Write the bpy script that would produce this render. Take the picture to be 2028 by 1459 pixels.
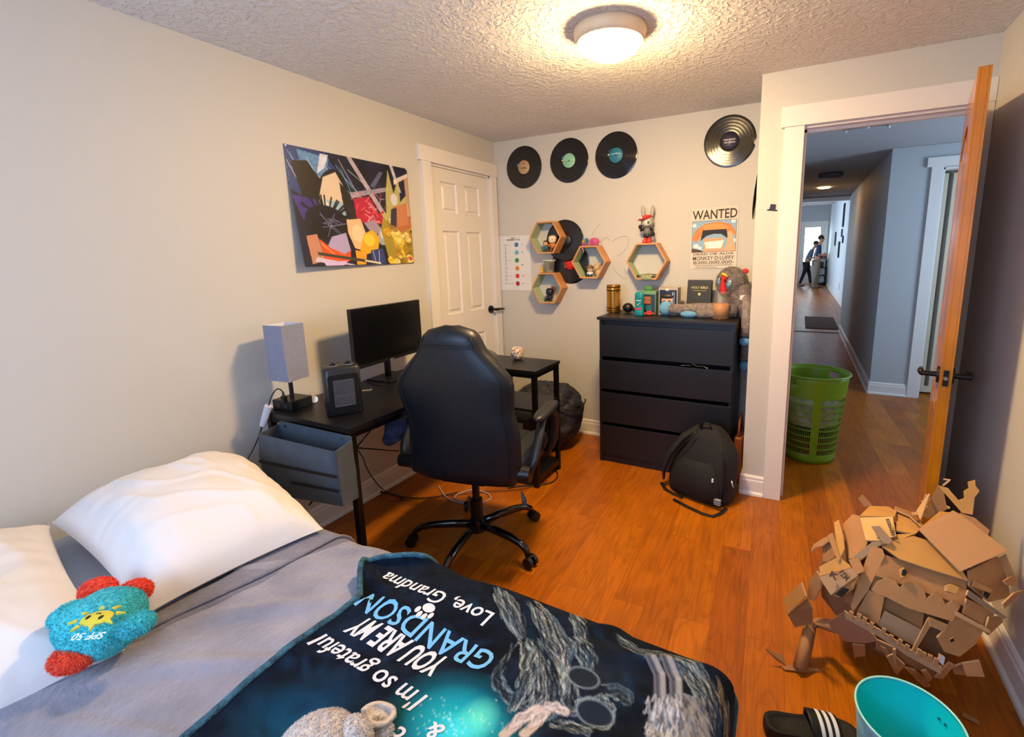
import bpy, bmesh, math, random
import numpy as np
from mathutils import Vector, Matrix, noise
PI = math.pi
random.seed(7)
SC = bpy.context.scene
COL = SC.collection
for o in list(bpy.data.objects):
    bpy.data.objects.remove(o)

# ------------------------------------------------------------------ camera
FPX, PX, PY = 929.9219, 95.9695, -58.3979
YAW, PITCH, ROLL = 0.4705, 0.1775, -0.0208
CAM = np.array([2.2172, -3.2713, 1.409])
fwd = np.array([-math.sin(YAW) * math.cos(PITCH), math.cos(YAW) * math.cos(PITCH), -math.sin(PITCH)])
rgt = np.array([math.cos(YAW), math.sin(YAW), 0.0])
upv = np.cross(rgt, fwd)
r2 = rgt * math.cos(ROLL) + upv * math.sin(ROLL)
u2 = -rgt * math.sin(ROLL) + upv * math.cos(ROLL)
cd = bpy.data.cameras.new('camera'); cam = bpy.data.objects.new('camera', cd); COL.objects.link(cam)
m = Matrix.Identity(4)
for i in range(3):
    m[i][0] = r2[i]; m[i][1] = u2[i]; m[i][2] = -fwd[i]; m[i][3] = CAM[i]
cam.matrix_world = m
cd.sensor_fit = 'HORIZONTAL'; cd.sensor_width = 36; cd.lens = FPX / 2028 * 36
cd.shift_x = -PX / 2028; cd.shift_y = PY / 2028
cd.clip_start = 0.02; cd.clip_end = 100
SC.camera = cam


def ray(x, y):
    """direction of a point of the photograph"""
    return r2 * ((x - 1014 - PX) / FPX) - u2 * ((y - 729.5 - PY) / FPX) + fwd


def at(x, y, ax, val):
    """point of the world where that direction meets a plane of the room"""
    d = ray(x, y); i = 'xyz'.index(ax); t = (val - CAM[i]) / d[i]
    return Vector(CAM + t * d)


def atp(x, y, p0, n):
    d = ray(x, y); n = np.array(n, float); t = float(np.dot(n, np.array(p0) - CAM) / np.dot(n, d))
    return Vector(CAM + t * d)


# ------------------------------------------------------------------ world, light, exposure
SC.view_settings.view_transform = 'Standard'; SC.view_settings.look = 'None'
SC.view_settings.gamma = 1.0; SC.view_settings.exposure = 0.93; SC.view_settings.use_curve_mapping = False
W = bpy.data.worlds.new('sky'); SC.world = W; W.use_nodes = True
bg = W.node_tree.nodes['Background']; bg.inputs[0].default_value = (0.50, 0.68, 1.0, 1); bg.inputs[1].default_value = 1.4


def area_light(name, loc, rot, sx, sy, power, color):
    l = bpy.data.lights.new(name, 'AREA'); l.shape = 'RECTANGLE'; l.size = sx; l.size_y = sy
    l.energy = power; l.color = color
    o = bpy.data.objects.new(name, l); COL.objects.link(o); o.location = loc; o.rotation_euler = rot
    return o


H = 2.29; W_R = 2.92; Y_REAR = -4.05
area_light('window_daylight', (1.35, Y_REAR - 0.12, 1.5), (PI / 2, 0, 0), 1.5, 1.15, 24, (0.42, 0.62, 1.0))
area_light('far_room_fill', (-1.15, 12.5, 1.6), (PI / 2, 0, -PI / 2), 2.6, 1.5, 110, (0.62, 0.82, 1.0))  # added fill that brightens the far room, kept out of view
area_light('hall_side_fill', (4.55, 1.0, 1.5), (PI / 2, 0, PI / 2), 1.0, 1.2, 17, (0.55, 0.75, 1.0))  # extra fill for the hall, added off to the side


# ------------------------------------------------------------------ materials
def s2l(c):
    return tuple(((v / 12.92) if v <= 0.04045 else ((v + 0.055) / 1.055) ** 2.4) for v in c)


def hx(h):
    return s2l(tuple(int(h[i:i + 2], 16) / 255 for i in (0, 2, 4)))


MATS = {}


def mat(name, col, rough=0.55, metal=0.0, bump=None, var=None, spec=0.5, coat=0.0, emit=None, trans=0.0, sheen=0.0, attr=None, alpha=1.0, sub=0.0):
    """col = hex sRGB; bump = (scale, strength[, detail]); var = (scale, amount)"""
    if name in MATS: return MATS[name]
    mt = bpy.data.materials.new(name); mt.use_nodes = True; MATS[name] = mt
    nt = mt.node_tree; N = nt.nodes; L = nt.links; b = N['Principled BSDF']
    c = hx(col) if isinstance(col, str) else col
    b.inputs['Base Color'].default_value = (*c, 1); b.inputs['Roughness'].default_value = rough
    b.inputs['Metallic'].default_value = metal; b.inputs['Specular IOR Level'].default_value = spec
    b.inputs['Coat Weight'].default_value = coat; b.inputs['Sheen Weight'].default_value = sheen
    b.inputs['Transmission Weight'].default_value = trans; b.inputs['Alpha'].default_value = alpha
    if sub:
        b.inputs['Subsurface Weight'].default_value = sub; b.inputs['Subsurface Scale'].default_value = 0.02
    if emit:
        b.inputs['Emission Color'].default_value = (*hx(emit[0]), 1); b.inputs['Emission Strength'].default_value = emit[1]
    tc = None
    if bump or var:
        tc = N.new('ShaderNodeTexCoord')
    src = None
    if attr:
        a = N.new('ShaderNodeAttribute'); a.attribute_name = attr; src = a.outputs['Color']
        L.new(src, b.inputs['Base Color'])
    if bump:
        n = N.new('ShaderNodeTexNoise'); n.inputs['Scale'].default_value = bump[0]; n.inputs['Detail'].default_value = bump[2] if len(bump) > 2 else 3
        L.new(tc.outputs['Object'], n.inputs['Vector'])
        bp = N.new('ShaderNodeBump'); bp.inputs['Strength'].default_value = bump[1]; bp.inputs['Distance'].default_value = 0.01
        L.new(n.outputs['Fac'], bp.inputs['Height']); L.new(bp.outputs['Normal'], b.inputs['Normal'])
    if var:
        n = N.new('ShaderNodeTexNoise'); n.inputs['Scale'].default_value = var[0]; n.inputs['Detail'].default_value = 4
        L.new(tc.outputs['Object'], n.inputs['Vector'])
        mr = N.new('ShaderNodeMapRange'); mr.inputs[1].default_value = 0.3; mr.inputs[2].default_value = 0.7
        mr.inputs[3].default_value = 1 - var[1]; mr.inputs[4].default_value = 1 + var[1]
        L.new(n.outputs['Fac'], mr.inputs[0])
        mx = N.new('ShaderNodeVectorMath'); mx.operation = 'MULTIPLY'
        if src: L.new(src, mx.inputs[0])
        else: mx.inputs[0].default_value = c
        cb = N.new('ShaderNodeCombineXYZ')
        for i in range(3): L.new(mr.outputs[0], cb.inputs[i])
        L.new(cb.outputs[0], mx.inputs[1]); L.new(mx.outputs[0], b.inputs['Base Color'])
    return mt


def floor_material():
    mt = bpy.data.materials.new('wood_floor'); mt.use_nodes = True; nt = mt.node_tree; N = nt.nodes; L = nt.links; b = N['Principled BSDF']
    tc = N.new('ShaderNodeTexCoord')
    mp = N.new('ShaderNodeMapping'); mp.inputs['Rotation'].default_value = (0, 0, math.radians(-3 - 90)); L.new(tc.outputs['Object'], mp.inputs[0])
    br = N.new('ShaderNodeTexBrick'); L.new(mp.outputs[0], br.inputs['Vector'])
    br.offset = 0.37; br.offset_frequency = 2; br.squash = 1.0
    br.inputs['Scale'].default_value = 1; br.inputs['Brick Width'].default_value = 0.86; br.inputs['Row Height'].default_value = 0.127
    br.inputs['Mortar Size'].default_value = 0.0009; br.inputs['Mortar Smooth'].default_value = 0.3; br.inputs['Bias'].default_value = 0.0
    br.inputs['Color1'].default_value = (0, 0, 0, 1); br.inputs['Color2'].default_value = (1, 1, 1, 1); br.inputs['Mortar'].default_value = (0.5, 0.5, 0.5, 1)
    # per plank offset of the grain
    sep = N.new('ShaderNodeMapping'); sep.inputs['Scale'].default_value = (1.3, 9.0, 1)
    add = N.new('ShaderNodeVectorMath'); add.operation = 'MULTIPLY_ADD'; add.inputs[1].default_value = (7, 5, 11)
    L.new(br.outputs['Color'], add.inputs[0]); L.new(mp.outputs[0], add.inputs[2]); L.new(add.outputs[0], sep.inputs[0])
    n1 = N.new('ShaderNodeTexNoise'); n1.inputs['Scale'].default_value = 1.1; n1.inputs['Detail'].default_value = 2; n1.inputs['Distortion'].default_value = 0.6; L.new(sep.outputs[0], n1.inputs['Vector'])
    ms = N.new('ShaderNodeMath'); ms.operation = 'MULTIPLY'; ms.inputs[1].default_value = 55; L.new(n1.outputs['Fac'], ms.inputs[0])
    sn = N.new('ShaderNodeMath'); sn.operation = 'SINE'; L.new(ms.outputs[0], sn.inputs[0])
    n2 = N.new('ShaderNodeTexNoise'); n2.inputs['Scale'].default_value = 3.0; n2.inputs['Detail'].default_value = 6
    mp2 = N.new('ShaderNodeMapping'); mp2.inputs['Scale'].default_value = (2, 40, 1); L.new(add.outputs[0], mp2.inputs[0]); L.new(mp2.outputs[0], n2.inputs['Vector'])
    n3 = N.new('ShaderNodeTexNoise'); n3.inputs['Scale'].default_value = 5.0; n3.inputs['Detail'].default_value = 3; L.new(add.outputs[0], n3.inputs['Vector'])
    r1 = N.new('ShaderNodeValToRGB'); L.new(br.outputs['Color'], r1.inputs[0])
    r1.color_ramp.elements[0].color = (*hx('a35408'), 1); r1.color_ramp.elements[1].color = (*hx('c06c0e'), 1)
    e = r1.color_ramp.elements.new(0.5); e.color = (*hx('b2600a'), 1)

    def darken(prev, fac, lo, hi, amt):
        mr = N.new('ShaderNodeMapRange'); mr.inputs[1].default_value = lo; mr.inputs[2].default_value = hi
        mr.inputs[3].default_value = 1 - amt; mr.inputs[4].default_value = 1.0; L.new(fac, mr.inputs[0])
        sc = N.new('ShaderNodeVectorMath'); sc.operation = 'SCALE'; L.new(prev, sc.inputs[0]); L.new(mr.outputs[0], sc.inputs['Scale'])
        return sc.outputs[0]
    c = darken(r1.outputs[0], sn.outputs[0], -1.0, -0.2, 0.16)
    c = darken(c, n2.outputs['Fac'], 0.35, 0.6, 0.2)
    c = darken(c, n3.outputs['Fac'], 0.35, 0.6, 0.16)
    inv = N.new('ShaderNodeMath'); inv.operation = 'SUBTRACT'; inv.inputs[0].default_value = 1; L.new(br.outputs['Fac'], inv.inputs[1])
    c = darken(c, inv.outputs[0], 0.0, 0.8, 0.45)
    L.new(c, b.inputs['Base Color'])
    b.inputs['Roughness'].default_value = 0.34; b.inputs['Specular IOR Level'].default_value = 0.3
    bp = N.new('ShaderNodeBump'); bp.inputs['Strength'].default_value = 0.12; bp.inputs['Distance'].default_value = 0.004
    L.new(n2.outputs['Fac'], bp.inputs['Height']); L.new(bp.outputs[0], b.inputs['Normal'])
    return mt


def ceiling_material():
    mt = bpy.data.materials.new('textured_ceiling'); mt.use_nodes = True; nt = mt.node_tree; N = nt.nodes; L = nt.links; b = N['Principled BSDF']
    b.inputs['Base Color'].default_value = (*hx('e6e3de'), 1); b.inputs['Roughness'].default_value = 0.9
    tc = N.new('ShaderNodeTexCoord')
    n = N.new('ShaderNodeTexNoise'); n.inputs['Scale'].default_value = 38; n.inputs['Detail'].default_value = 3; n.inputs['Distortion'].default_value = 0.9
    L.new(tc.outputs['Object'], n.inputs['Vector'])
    mr = N.new('ShaderNodeMapRange'); mr.inputs[1].default_value = 0.46; mr.inputs[2].default_value = 0.62; L.new(n.outputs['Fac'], mr.inputs[0])
    bp = N.new('ShaderNodeBump'); bp.inputs['Strength'].default_value = 0.75; bp.inputs['Distance'].default_value = 0.006
    L.new(mr.outputs[0], bp.inputs['Height']); L.new(bp.outputs[0], b.inputs['Normal'])
    return mt


WALL = mat('wall_paint', 'c8c4ba', 0.55, bump=(160, 0.10), spec=0.3)
WHITE = mat('white_trim', 'e2dcd4', 0.4, spec=0.4)
CEIL = ceiling_material(); FLOOR = floor_material()
HALLW = mat('hall_wall_paint', 'b4b6b6', 0.6, bump=(160, 0.10))
HALLC = mat('hall_ceiling_paint', 'b8b8ba', 0.8, bump=(40, 0.15))
BLACKW = mat('black_wood', '0e0d0f', 0.38, bump=(60, 0.05))
BLACKM = mat('black_metal', '0a0a0b', 0.35, metal=0.3)
BLACKP = mat('black_plastic', '0b0b0d', 0.4)
LEATHER = mat('black_leather', '090f17', 0.42, bump=(220, 0.12), spec=0.5)
DKFAB = mat('dark_fabric', '17171d', 0.85, bump=(240, 0.3), sheen=0.1)


# ------------------------------------------------------------------ mesh helpers
def T(x=0, y=0, z=0): return Matrix.Translation((x, y, z))
def RZ(a): return Matrix.Rotation(a, 4, 'Z')
def RX(a): return Matrix.Rotation(a, 4, 'X')
def RY(a): return Matrix.Rotation(a, 4, 'Y')


class MB:
    def __init__(s, xf=None):
        s.bm = bmesh.new(); s.xf = xf or Matrix.Identity(4)

    def _add(s, verts, faces, mi=0, xf=None, smooth=False):
        M = s.xf @ (xf if xf is not None else Matrix.Identity(4))
        vs = [s.bm.verts.new(M @ Vector(v)) for v in verts]
        for f in faces:
            try:
                fc = s.bm.faces.new([vs[i] for i in f]); fc.material_index = mi; fc.smooth = smooth
            except ValueError:
                pass
        return vs

    def box(s, x0, x1, y0, y1, z0, z1, bev=0.0, mi=0, xf=None, seg=2, smooth=False):
        t = bmesh.new(); bmesh.ops.create_cube(t, size=1)
        for v in t.verts:
            v.co = Vector((x0 + (v.co.x + .5) * (x1 - x0), y0 + (v.co.y + .5) * (y1 - y0), z0 + (v.co.z + .5) * (z1 - z0)))
        if bev > 0: bmesh.ops.bevel(t, geom=list(t.edges), offset=bev, segments=seg, affect='EDGES', profile=0.6)
        s.merge(t, mi, xf, smooth or bev > 0.004)
        return s

    def merge(s, t, mi=0, xf=None, smooth=False):
        t.verts.ensure_lookup_table()
        for i, v in enumerate(t.verts): v.index = i
        s._add([v.co.copy() for v in t.verts], [[v.index for v in f.verts] for f in t.faces], mi, xf, smooth); t.free()

    def cyl(s, a, b, r0, r1=None, seg=20, mi=0, caps=True, xf=None):
        a = Vector(a); b = Vector(b); r1 = r0 if r1 is None else r1
        q = (b - a).to_track_quat('Z', 'Y').to_matrix()
        vs = []
        for p, r in ((a, r0), (b, r1)):
            for k in range(seg):
                t = 2 * PI * k / seg; vs.append(p + q @ Vector((r * math.cos(t), r * math.sin(t), 0)))
        fs = [[k, (k + 1) % seg, seg + (k + 1) % seg, seg + k] for k in range(seg)]
        if caps: fs += [list(range(seg))[::-1], list(range(seg, 2 * seg))]
        s._add(vs, fs[:seg], mi, xf, True)
        if caps:
            s._add(vs[:seg], [list(range(seg))[::-1]], mi, xf); s._add(vs[seg:], [list(range(seg))], mi, xf)
        return s

    def lathe(s, prof, c=(0, 0, 0), seg=32, mi=0, xf=None, a0=0, a1=2 * PI, smooth=True):
        full = abs(a1 - a0 - 2 * PI) < 1e-6; n = seg if full else seg + 1
        vs = []
        for r, z in prof:
            for k in range(n):
                t = a0 + (a1 - a0) * k / seg; vs.append((c[0] + r * math.cos(t), c[1] + r * math.sin(t), c[2] + z))
        fs = []
        for i in range(len(prof) - 1):
            for k in range(seg):
                k2 = (k + 1) % n; fs.append([i * n + k, i * n + k2, (i + 1) * n + k2, (i + 1) * n + k])
        s._add(vs, fs, mi, xf, smooth); return s

    def tube(s, pts, r, seg=8, mi=0, xf=None, closed=False, flat=1.0):
        pts = [Vector(p) for p in pts]; n = len(pts); vs = []; up = Vector((0, 0, 1)); last = None
        for i, p in enumerate(pts):
            if closed: d = pts[(i + 1) % n] - pts[i - 1]
            else: d = pts[min(i + 1, n - 1)] - pts[max(i - 1, 0)]
            if d.length < 1e-9: d = Vector((1, 0, 0))
            d.normalize()
            if last is None: sd = d.cross(up)
            else: sd = last - d * last.dot(d)
            if sd.length < 1e-4: sd = d.cross(Vector((0, 1, 0)))
            sd.normalize(); last = sd; u = sd.cross(d)
            rr = r[i] if isinstance(r, (list, tuple)) else r
            for k in range(seg):
                t = 2 * PI * k / seg; vs.append(p + sd * rr * math.cos(t) + u * rr * flat * math.sin(t))
        m_ = n if closed else n - 1
        fs = [[i * seg + k, i * seg + (k + 1) % seg, ((i + 1) % n) * seg + (k + 1) % seg, ((i + 1) % n) * seg + k] for i in range(m_) for k in range(seg)]
        if not closed: fs += [list(range(seg))[::-1], [(n - 1) * seg + k for k in range(seg)]]
        s._add(vs, fs, mi, xf, True); return s

    def prism(s, poly, d0, d1, xf=None, mi=0, bev=0.0, smooth=False):
        """polygon in local x,y extruded along local z"""
        t = bmesh.new(); vs = [t.verts.new((p[0], p[1], d0)) for p in poly]
        f = t.faces.new(vs); r = bmesh.ops.extrude_face_region(t, geom=[f])
        for v in r['geom']:
            if isinstance(v, bmesh.types.BMVert): v.co.z = d1
        if bev: bmesh.ops.bevel(t, geom=list(t.edges), offset=bev, segments=2, affect='EDGES')
        bmesh.ops.triangulate(t, faces=[f for f in t.faces if len(f.verts) > 4])
        s.merge(t, mi, xf, smooth); return s

    def ell(s, c, r, seg=24, rings=14, mi=0, xf=None, rot=None, e=1.0, ns=0.0, nf=8):
        vs = []; R = rot.to_3x3() if rot else Matrix.Identity(3); c = Vector(c)
        sg = lambda v: math.copysign(abs(v) ** e, v)
        for i in range(rings + 1):
            a = -PI / 2 + PI * i / rings
            for k in range(seg):
                t = 2 * PI * k / seg
                p = Vector((r[0] * sg(math.cos(a)) * sg(math.cos(t)), r[1] * sg(math.cos(a)) * sg(math.sin(t)), r[2] * sg(math.sin(a))))
                if ns: p += p.normalized() * ns * noise.noise((c + p) * nf) if p.length > 0 else p
                vs.append(c + R @ p)
        fs = [[i * seg + k, i * seg + (k + 1) % seg, (i + 1) * seg + (k + 1) % seg, (i + 1) * seg + k] for i in range(rings) for k in range(seg)]
        s._add(vs, fs, mi, xf, True); return s

    def loft(s, rows, mi=0, xf=None, closed=True, cap=True, smooth=True):
        n = len(rows[0]); vs = [p for r in rows for p in r]
        m_ = n if closed else n - 1
        fs = [[i * n + k, i * n + (k + 1) % n, (i + 1) * n + (k + 1) % n, (i + 1) * n + k] for i in range(len(rows) - 1) for k in range(m_)]
        if cap and closed: fs += [list(range(n))[::-1], [(len(rows) - 1) * n + k for k in range(n)]]
        s._add(vs, fs, mi, xf, smooth); return s

    def grid(s, fn, nu, nv, mi=0, xf=None, smooth=True):
        vs = [fn(i / (nu - 1), j / (nv - 1)) for j in range(nv) for i in range(nu)]
        fs = [[j * nu + i, j * nu + i + 1, (j + 1) * nu + i + 1, (j + 1) * nu + i] for j in range(nv - 1) for i in range(nu - 1)]
        s._add(vs, fs, mi, xf, smooth); return s

    def fur(s, n, length, w=0.0015, mi=0, grav=0.3, seed=1, cond=None):
        """short strands standing on the faces already built"""
        rnd = random.Random(seed); s.bm.faces.ensure_lookup_table(); s.bm.normal_update()
        fs = [f for f in s.bm.faces if cond is None or cond(f)]; ar = [f.calc_area() for f in fs]
        pick = rnd.choices(fs, ar, k=n); out = []
        for f in pick:
            v = f.verts; a, b_ = rnd.random(), rnd.random()
            p = v[0].co.lerp(v[1].co, a).lerp(v[-1].co.lerp(v[2].co, a), b_); nn = f.normal
            d = (nn + Vector((rnd.uniform(-.6, .6), rnd.uniform(-.6, .6), rnd.uniform(-.6, .6) - grav))).normalized() * length * rnd.uniform(.6, 1.2)
            sd = d.cross(Vector((rnd.uniform(-1, 1), rnd.uniform(-1, 1), rnd.uniform(-1, 1)))).normalized() * w
            out.append((p - nn * .002, p + sd, p - sd, p + d, f.material_index))
        for p, a, b_, tip, m_ in out:
            s._add([a, b_, tip], [[0, 1, 2]], mi if mi else m_, Matrix.Identity(4)) if s.xf == Matrix.Identity(4) else s._add([s.xf.inverted() @ a, s.xf.inverted() @ b_, s.xf.inverted() @ tip], [[0, 1, 2]], mi if mi else m_)
        return s


def obj(name, mb, mats, parent=None, auto=True, label=None):
    if not isinstance(mats, (list, tuple)): mats = [mats]
    bm = mb.bm if isinstance(mb, MB) else mb
    bmesh.ops.recalc_face_normals(bm, faces=bm.faces)
    me = bpy.data.meshes.new(name)
    M = Matrix.Identity(4); p = parent
    while p is not None: M = p.matrix_basis @ M; p = p.parent
    bm.transform(M.inverted()); bm.to_mesh(me); bm.free()
    for x in mats: me.materials.append(x)
    o = bpy.data.objects.new(name, me); COL.objects.link(o)
    if parent is not None: o.parent = parent
    if label: o['label'] = label
    return o


def tag(o, label, cat, group=None, kind=None):
    o['label'] = label; o['category'] = cat
    if group: o['group'] = group
    if kind: o['kind'] = kind
    return o


def thing(name, label, cat, loc=(0, 0, 0), rotz=0, group=None):
    o = bpy.data.objects.new(name, None); COL.objects.link(o); o.location = loc; o.rotation_euler = (0, 0, rotz)
    o.empty_display_size = 0.05
    o.matrix_basis = T(*loc) @ RZ(rotz)
    return tag(o, label, cat, group)


def struct(name, mb, m_, parent=None):
    o = obj(name, mb, m_, parent)
    if parent is None: o['kind'] = 'structure'
    return o


def text_bm(s, size=1.0, bold=0.0, shear=0.0, sp=1.0):
    cu = bpy.data.curves.new('t', 'FONT'); cu.body = s; cu.size = size; cu.offset = bold; cu.shear = shear; cu.space_character = sp
    cu.resolution_u = 3; cu.fill_mode = 'FRONT'
    o = bpy.data.objects.new('t', cu); COL.objects.link(o)
    bpy.context.view_layer.update()
    dg = bpy.context.evaluated_depsgraph_get(); me = o.evaluated_get(dg).to_mesh()
    bm = bmesh.new(); bm.from_mesh(me); o.evaluated_get(dg).to_mesh_clear()
    bpy.data.objects.remove(o); bpy.data.curves.remove(cu)
    return bm


def text_mb(mb, s, fn, w=None, h=None, bold=0.0, shear=0.0, cuts=0, mi=0, center=False):
    """write s into mb; local text box (0..w,0..h) mapped through fn(x,y)->world"""
    bm = text_bm(s, 1.0, bold, shear)
    if not s.strip(): bm.free(); return
    xs = [v.co.x for v in bm.verts]; x0, x1 = min(xs), max(xs)
    hh = h or 1; sc_y = hh / 0.70; sc_x = (w / (x1 - x0)) if w else sc_y
    if cuts: bmesh.ops.subdivide_edges(bm, edges=list(bm.edges), cuts=cuts)
    bm.verts.ensure_lookup_table()
    for i, v in enumerate(bm.verts): v.index = i
    off = ((x1 - x0) * sc_x / 2) if center else 0
    vs = [fn((v.co.x - x0) * sc_x - off, v.co.y * sc_y) for v in bm.verts]
    mb._add(vs, [[v.index for v in f.verts] for f in bm.faces], mi); bm.free()


# ---- painted panels: small raster of colours carried by the vertices of a grid
class Paint:
    def __init__(s, w, h, bgc, aspect=1.0):
        s.w, s.h = w, h; s.a = np.zeros((h, w, 3)); s.a[:] = hx(bgc)
        s.X, s.Y = np.meshgrid(np.linspace(0, 1, w), np.linspace(0, 1, h))     # Y grows downwards

    def win(s, x0, x1, y0, y1):
        i0 = max(0, int(x0 * s.w) - 2); i1 = min(s.w, int(x1 * s.w) + 3); j0 = max(0, int(y0 * s.h) - 2); j1 = min(s.h, int(y1 * s.h) + 3)
        return (slice(j0, j1), slice(i0, i1)) if i1 > i0 and j1 > j0 else None

    def poly(s, pts, col, alpha=1.0):
        w_ = s.win(min(p[0] for p in pts), max(p[0] for p in pts), min(p[1] for p in pts), max(p[1] for p in pts))
        if w_ is None: return
        X, Y = s.X[w_], s.Y[w_]; ins = np.zeros(X.shape, bool); n = len(pts)
        for i in range(n):
            x0, y0 = pts[i]; x1, y1 = pts[(i + 1) % n]
            if y0 == y1: continue
            ins ^= ((Y < y0) != (Y < y1)) & (X < (x1 - x0) * (Y - y0) / (y1 - y0) + x0)
        s.mix(ins * 1.0, col, alpha, w_)

    def mix(s, msk, col, alpha=1.0, w_=slice(None)):
        k = np.clip(msk * alpha, 0, 1)[..., None]; s.a[w_] = s.a[w_] * (1 - k) + np.array(hx(col)) * k

    def ell(s, cx, cy, rx, ry, col, alpha=1.0, ang=0, soft=0.0):
        R_ = max(rx, ry) if ang else 0; w_ = s.win(cx - max(rx, R_), cx + max(rx, R_), cy - max(ry, R_), cy + max(ry, R_))
        if w_ is None: return
        dx, dy = s.X[w_] - cx, s.Y[w_] - cy; ca, sa = math.cos(ang), math.sin(ang)
        d = np.sqrt(((dx * ca + dy * sa) / rx) ** 2 + ((-dx * sa + dy * ca) / ry) ** 2)
        s.mix(np.clip((1 - d) / soft if soft else (1 - d) * min(rx, ry) * s.w + .5, 0, 1), col, alpha, w_)

    def line(s, pts, wd, col, alpha=1.0, asp=1.0):
        for i in range(len(pts) - 1):
            (x0, y0), (x1, y1) = pts[i], pts[i + 1]; dx, dy = (x1 - x0), (y1 - y0) * asp; l2 = dx * dx + dy * dy + 1e-12
            w_ = s.win(min(x0, x1) - wd, max(x0, x1) + wd, min(y0, y1) - wd / asp, max(y0, y1) + wd / asp)
            if w_ is None: continue
            X, Y = s.X[w_], s.Y[w_]; t = np.clip(((X - x0) * dx + (Y - y0) * asp * dy) / l2, 0, 1)
            d = np.hypot(X - x0 - t * dx, (Y - y0) * asp - t * dy); s.mix(np.clip((wd / 2 - d) * s.w + .5, 0, 1), col, alpha, w_)

    def noise(s, amt, sc, seed=0):
        rg = np.random.RandomState(seed); n = rg.rand(sc + 2, sc + 2)
        x, y = s.X * sc, s.Y * sc; i, j = x.astype(int), y.astype(int); fx, fy = x - i, y - j; fx = fx * fx * (3 - 2 * fx); fy = fy * fy * (3 - 2 * fy)
        v = (n[j, i] * (1 - fx) + n[j, i + 1] * fx) * (1 - fy) + (n[j + 1, i] * (1 - fx) + n[j + 1, i + 1] * fx) * fy
        s.a *= (1 + amt * (v - 0.5) * 2)[..., None]; return v


def painted(name, p, fn, m_, parent, label=None):
    """fn(u,v) -> world, v downwards"""
    w, h = p.w, p.h; me = bpy.data.meshes.new(name)
    M = Matrix.Identity(4); q = parent
    while q is not None: M = q.matrix_basis @ M; q = q.parent
    Mi = M.inverted()
    vs = [Mi @ Vector(fn(i / (w - 1), j / (h - 1))) for j in range(h) for i in range(w)]
    fs = [(j * w + i, (j + 1) * w + i, (j + 1) * w + i + 1, j * w + i + 1) for j in range(h - 1) for i in range(w - 1)]
    me.from_pydata(vs, [], fs); me.materials.append(m_)
    ca = me.color_attributes.new('Col', 'FLOAT_COLOR', 'POINT')
    buf = np.ones((w * h, 4), np.float32); buf[:, :3] = np.clip(p.a.reshape(-1, 3), 0, 1); ca.data.foreach_set('color', buf.ravel())
    me.polygons.foreach_set('use_smooth', [True] * len(fs)); me.update()
    o = bpy.data.objects.new(name, me); COL.objects.link(o); o.parent = parent
    if label: o['label'] = label
    return o


def copy_tree(o, parent=None):
    c = o.copy(); COL.objects.link(c); c.parent = parent
    for ch in o.children: copy_tree(ch, c)
    return c



# ================================================================== SETTING
b = MB(); b.box(-0.12, 4.8, Y_REAR - 0.1, 19.6, -0.06, 0.0); struct('floor', b, FLOOR)
b = MB(); b.box(-0.1, W_R + 0.1, Y_REAR - 0.1, 0.1, H, H + 0.06)
struct('ceiling', b, CEIL)
b = MB(); b.box(2.09, 4.8, -0.40, 6.2, H + 0.002, H + 0.07); struct('ceiling_hall', b, HALLC)
b = MB(); b.loft([[(-1, 6.2, 2.50), (4.8, 6.2, 2.50), (4.8, 6.2, 2.58), (-1, 6.2, 2.58)], [(-1, 19.6, 3.2), (4.8, 19.6, 3.2), (4.8, 19.6, 3.28), (-1, 19.6, 3.28)]], smooth=False)
struct('ceiling_far_room', b, HALLC)

CD0, CD1, CDZ = -0.765, -0.085, 2.02           # closet door opening in the left wall
b = MB()
b.box(-0.12, 0, Y_REAR, CD0, 0, H); b.box(-0.12, 0, CD1, 0.10, 0, H); b.box(-0.12, 0, CD0, CD1, CDZ, H)
struct('wall_left', b, WALL)
b = MB(); b.box(0, 2.09, 0, 0.10, 0, H); struct('wall_back', b, WALL)
b = MB(); b.box(1.987, 2.09, -0.37, 0, 0, H); struct('wall_alcove_side', b, WALL)
DX0, DX1, DZ, YN = 2.195, 2.862, 2.005, -0.49     # bedroom doorway
b = MB()
b.box(1.987, DX0 - 0.02, YN, -0.37, 0, H); b.box(DX1 + 0.02, W_R, YN, -0.37, 0, H); b.box(DX0 - 0.02, DX1 + 0.02, YN, -0.37, DZ + 0.02, H)
struct('wall_doorway', b, WALL)
b = MB(); b.box(W_R, W_R + 0.1, Y_REAR, -0.37, 0, H); struct('wall_right', b, WALL)
WX0, WX1, WZ0, WZ1 = 0.60, 2.10, 0.95, 2.05
b = MB()
b.box(-0.12, WX0, Y_REAR - 0.1, Y_REAR, 0, H); b.box(WX1, W_R + 0.1, Y_REAR - 0.1, Y_REAR, 0, H)
b.box(WX0, WX1, Y_REAR - 0.1, Y_REAR, 0, WZ0); b.box(WX0, WX1, Y_REAR - 0.1, Y_REAR, WZ1, H)
struct('wall_rear', b, WALL)
b = MB()
for (x0, x1, z0, z1) in ((WX0, WX0 + .05, WZ0, WZ1), (WX1 - .05, WX1, WZ0, WZ1), (WX0, WX1, WZ0, WZ0 + .05), (WX0, WX1, WZ1 - .05, WZ1), (1.325, 1.375, WZ0, WZ1)):
    b.box(x0, x1, Y_REAR - 0.08, Y_REAR - 0.03, z0, z1)
struct('window_1', b, WHITE)

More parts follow.
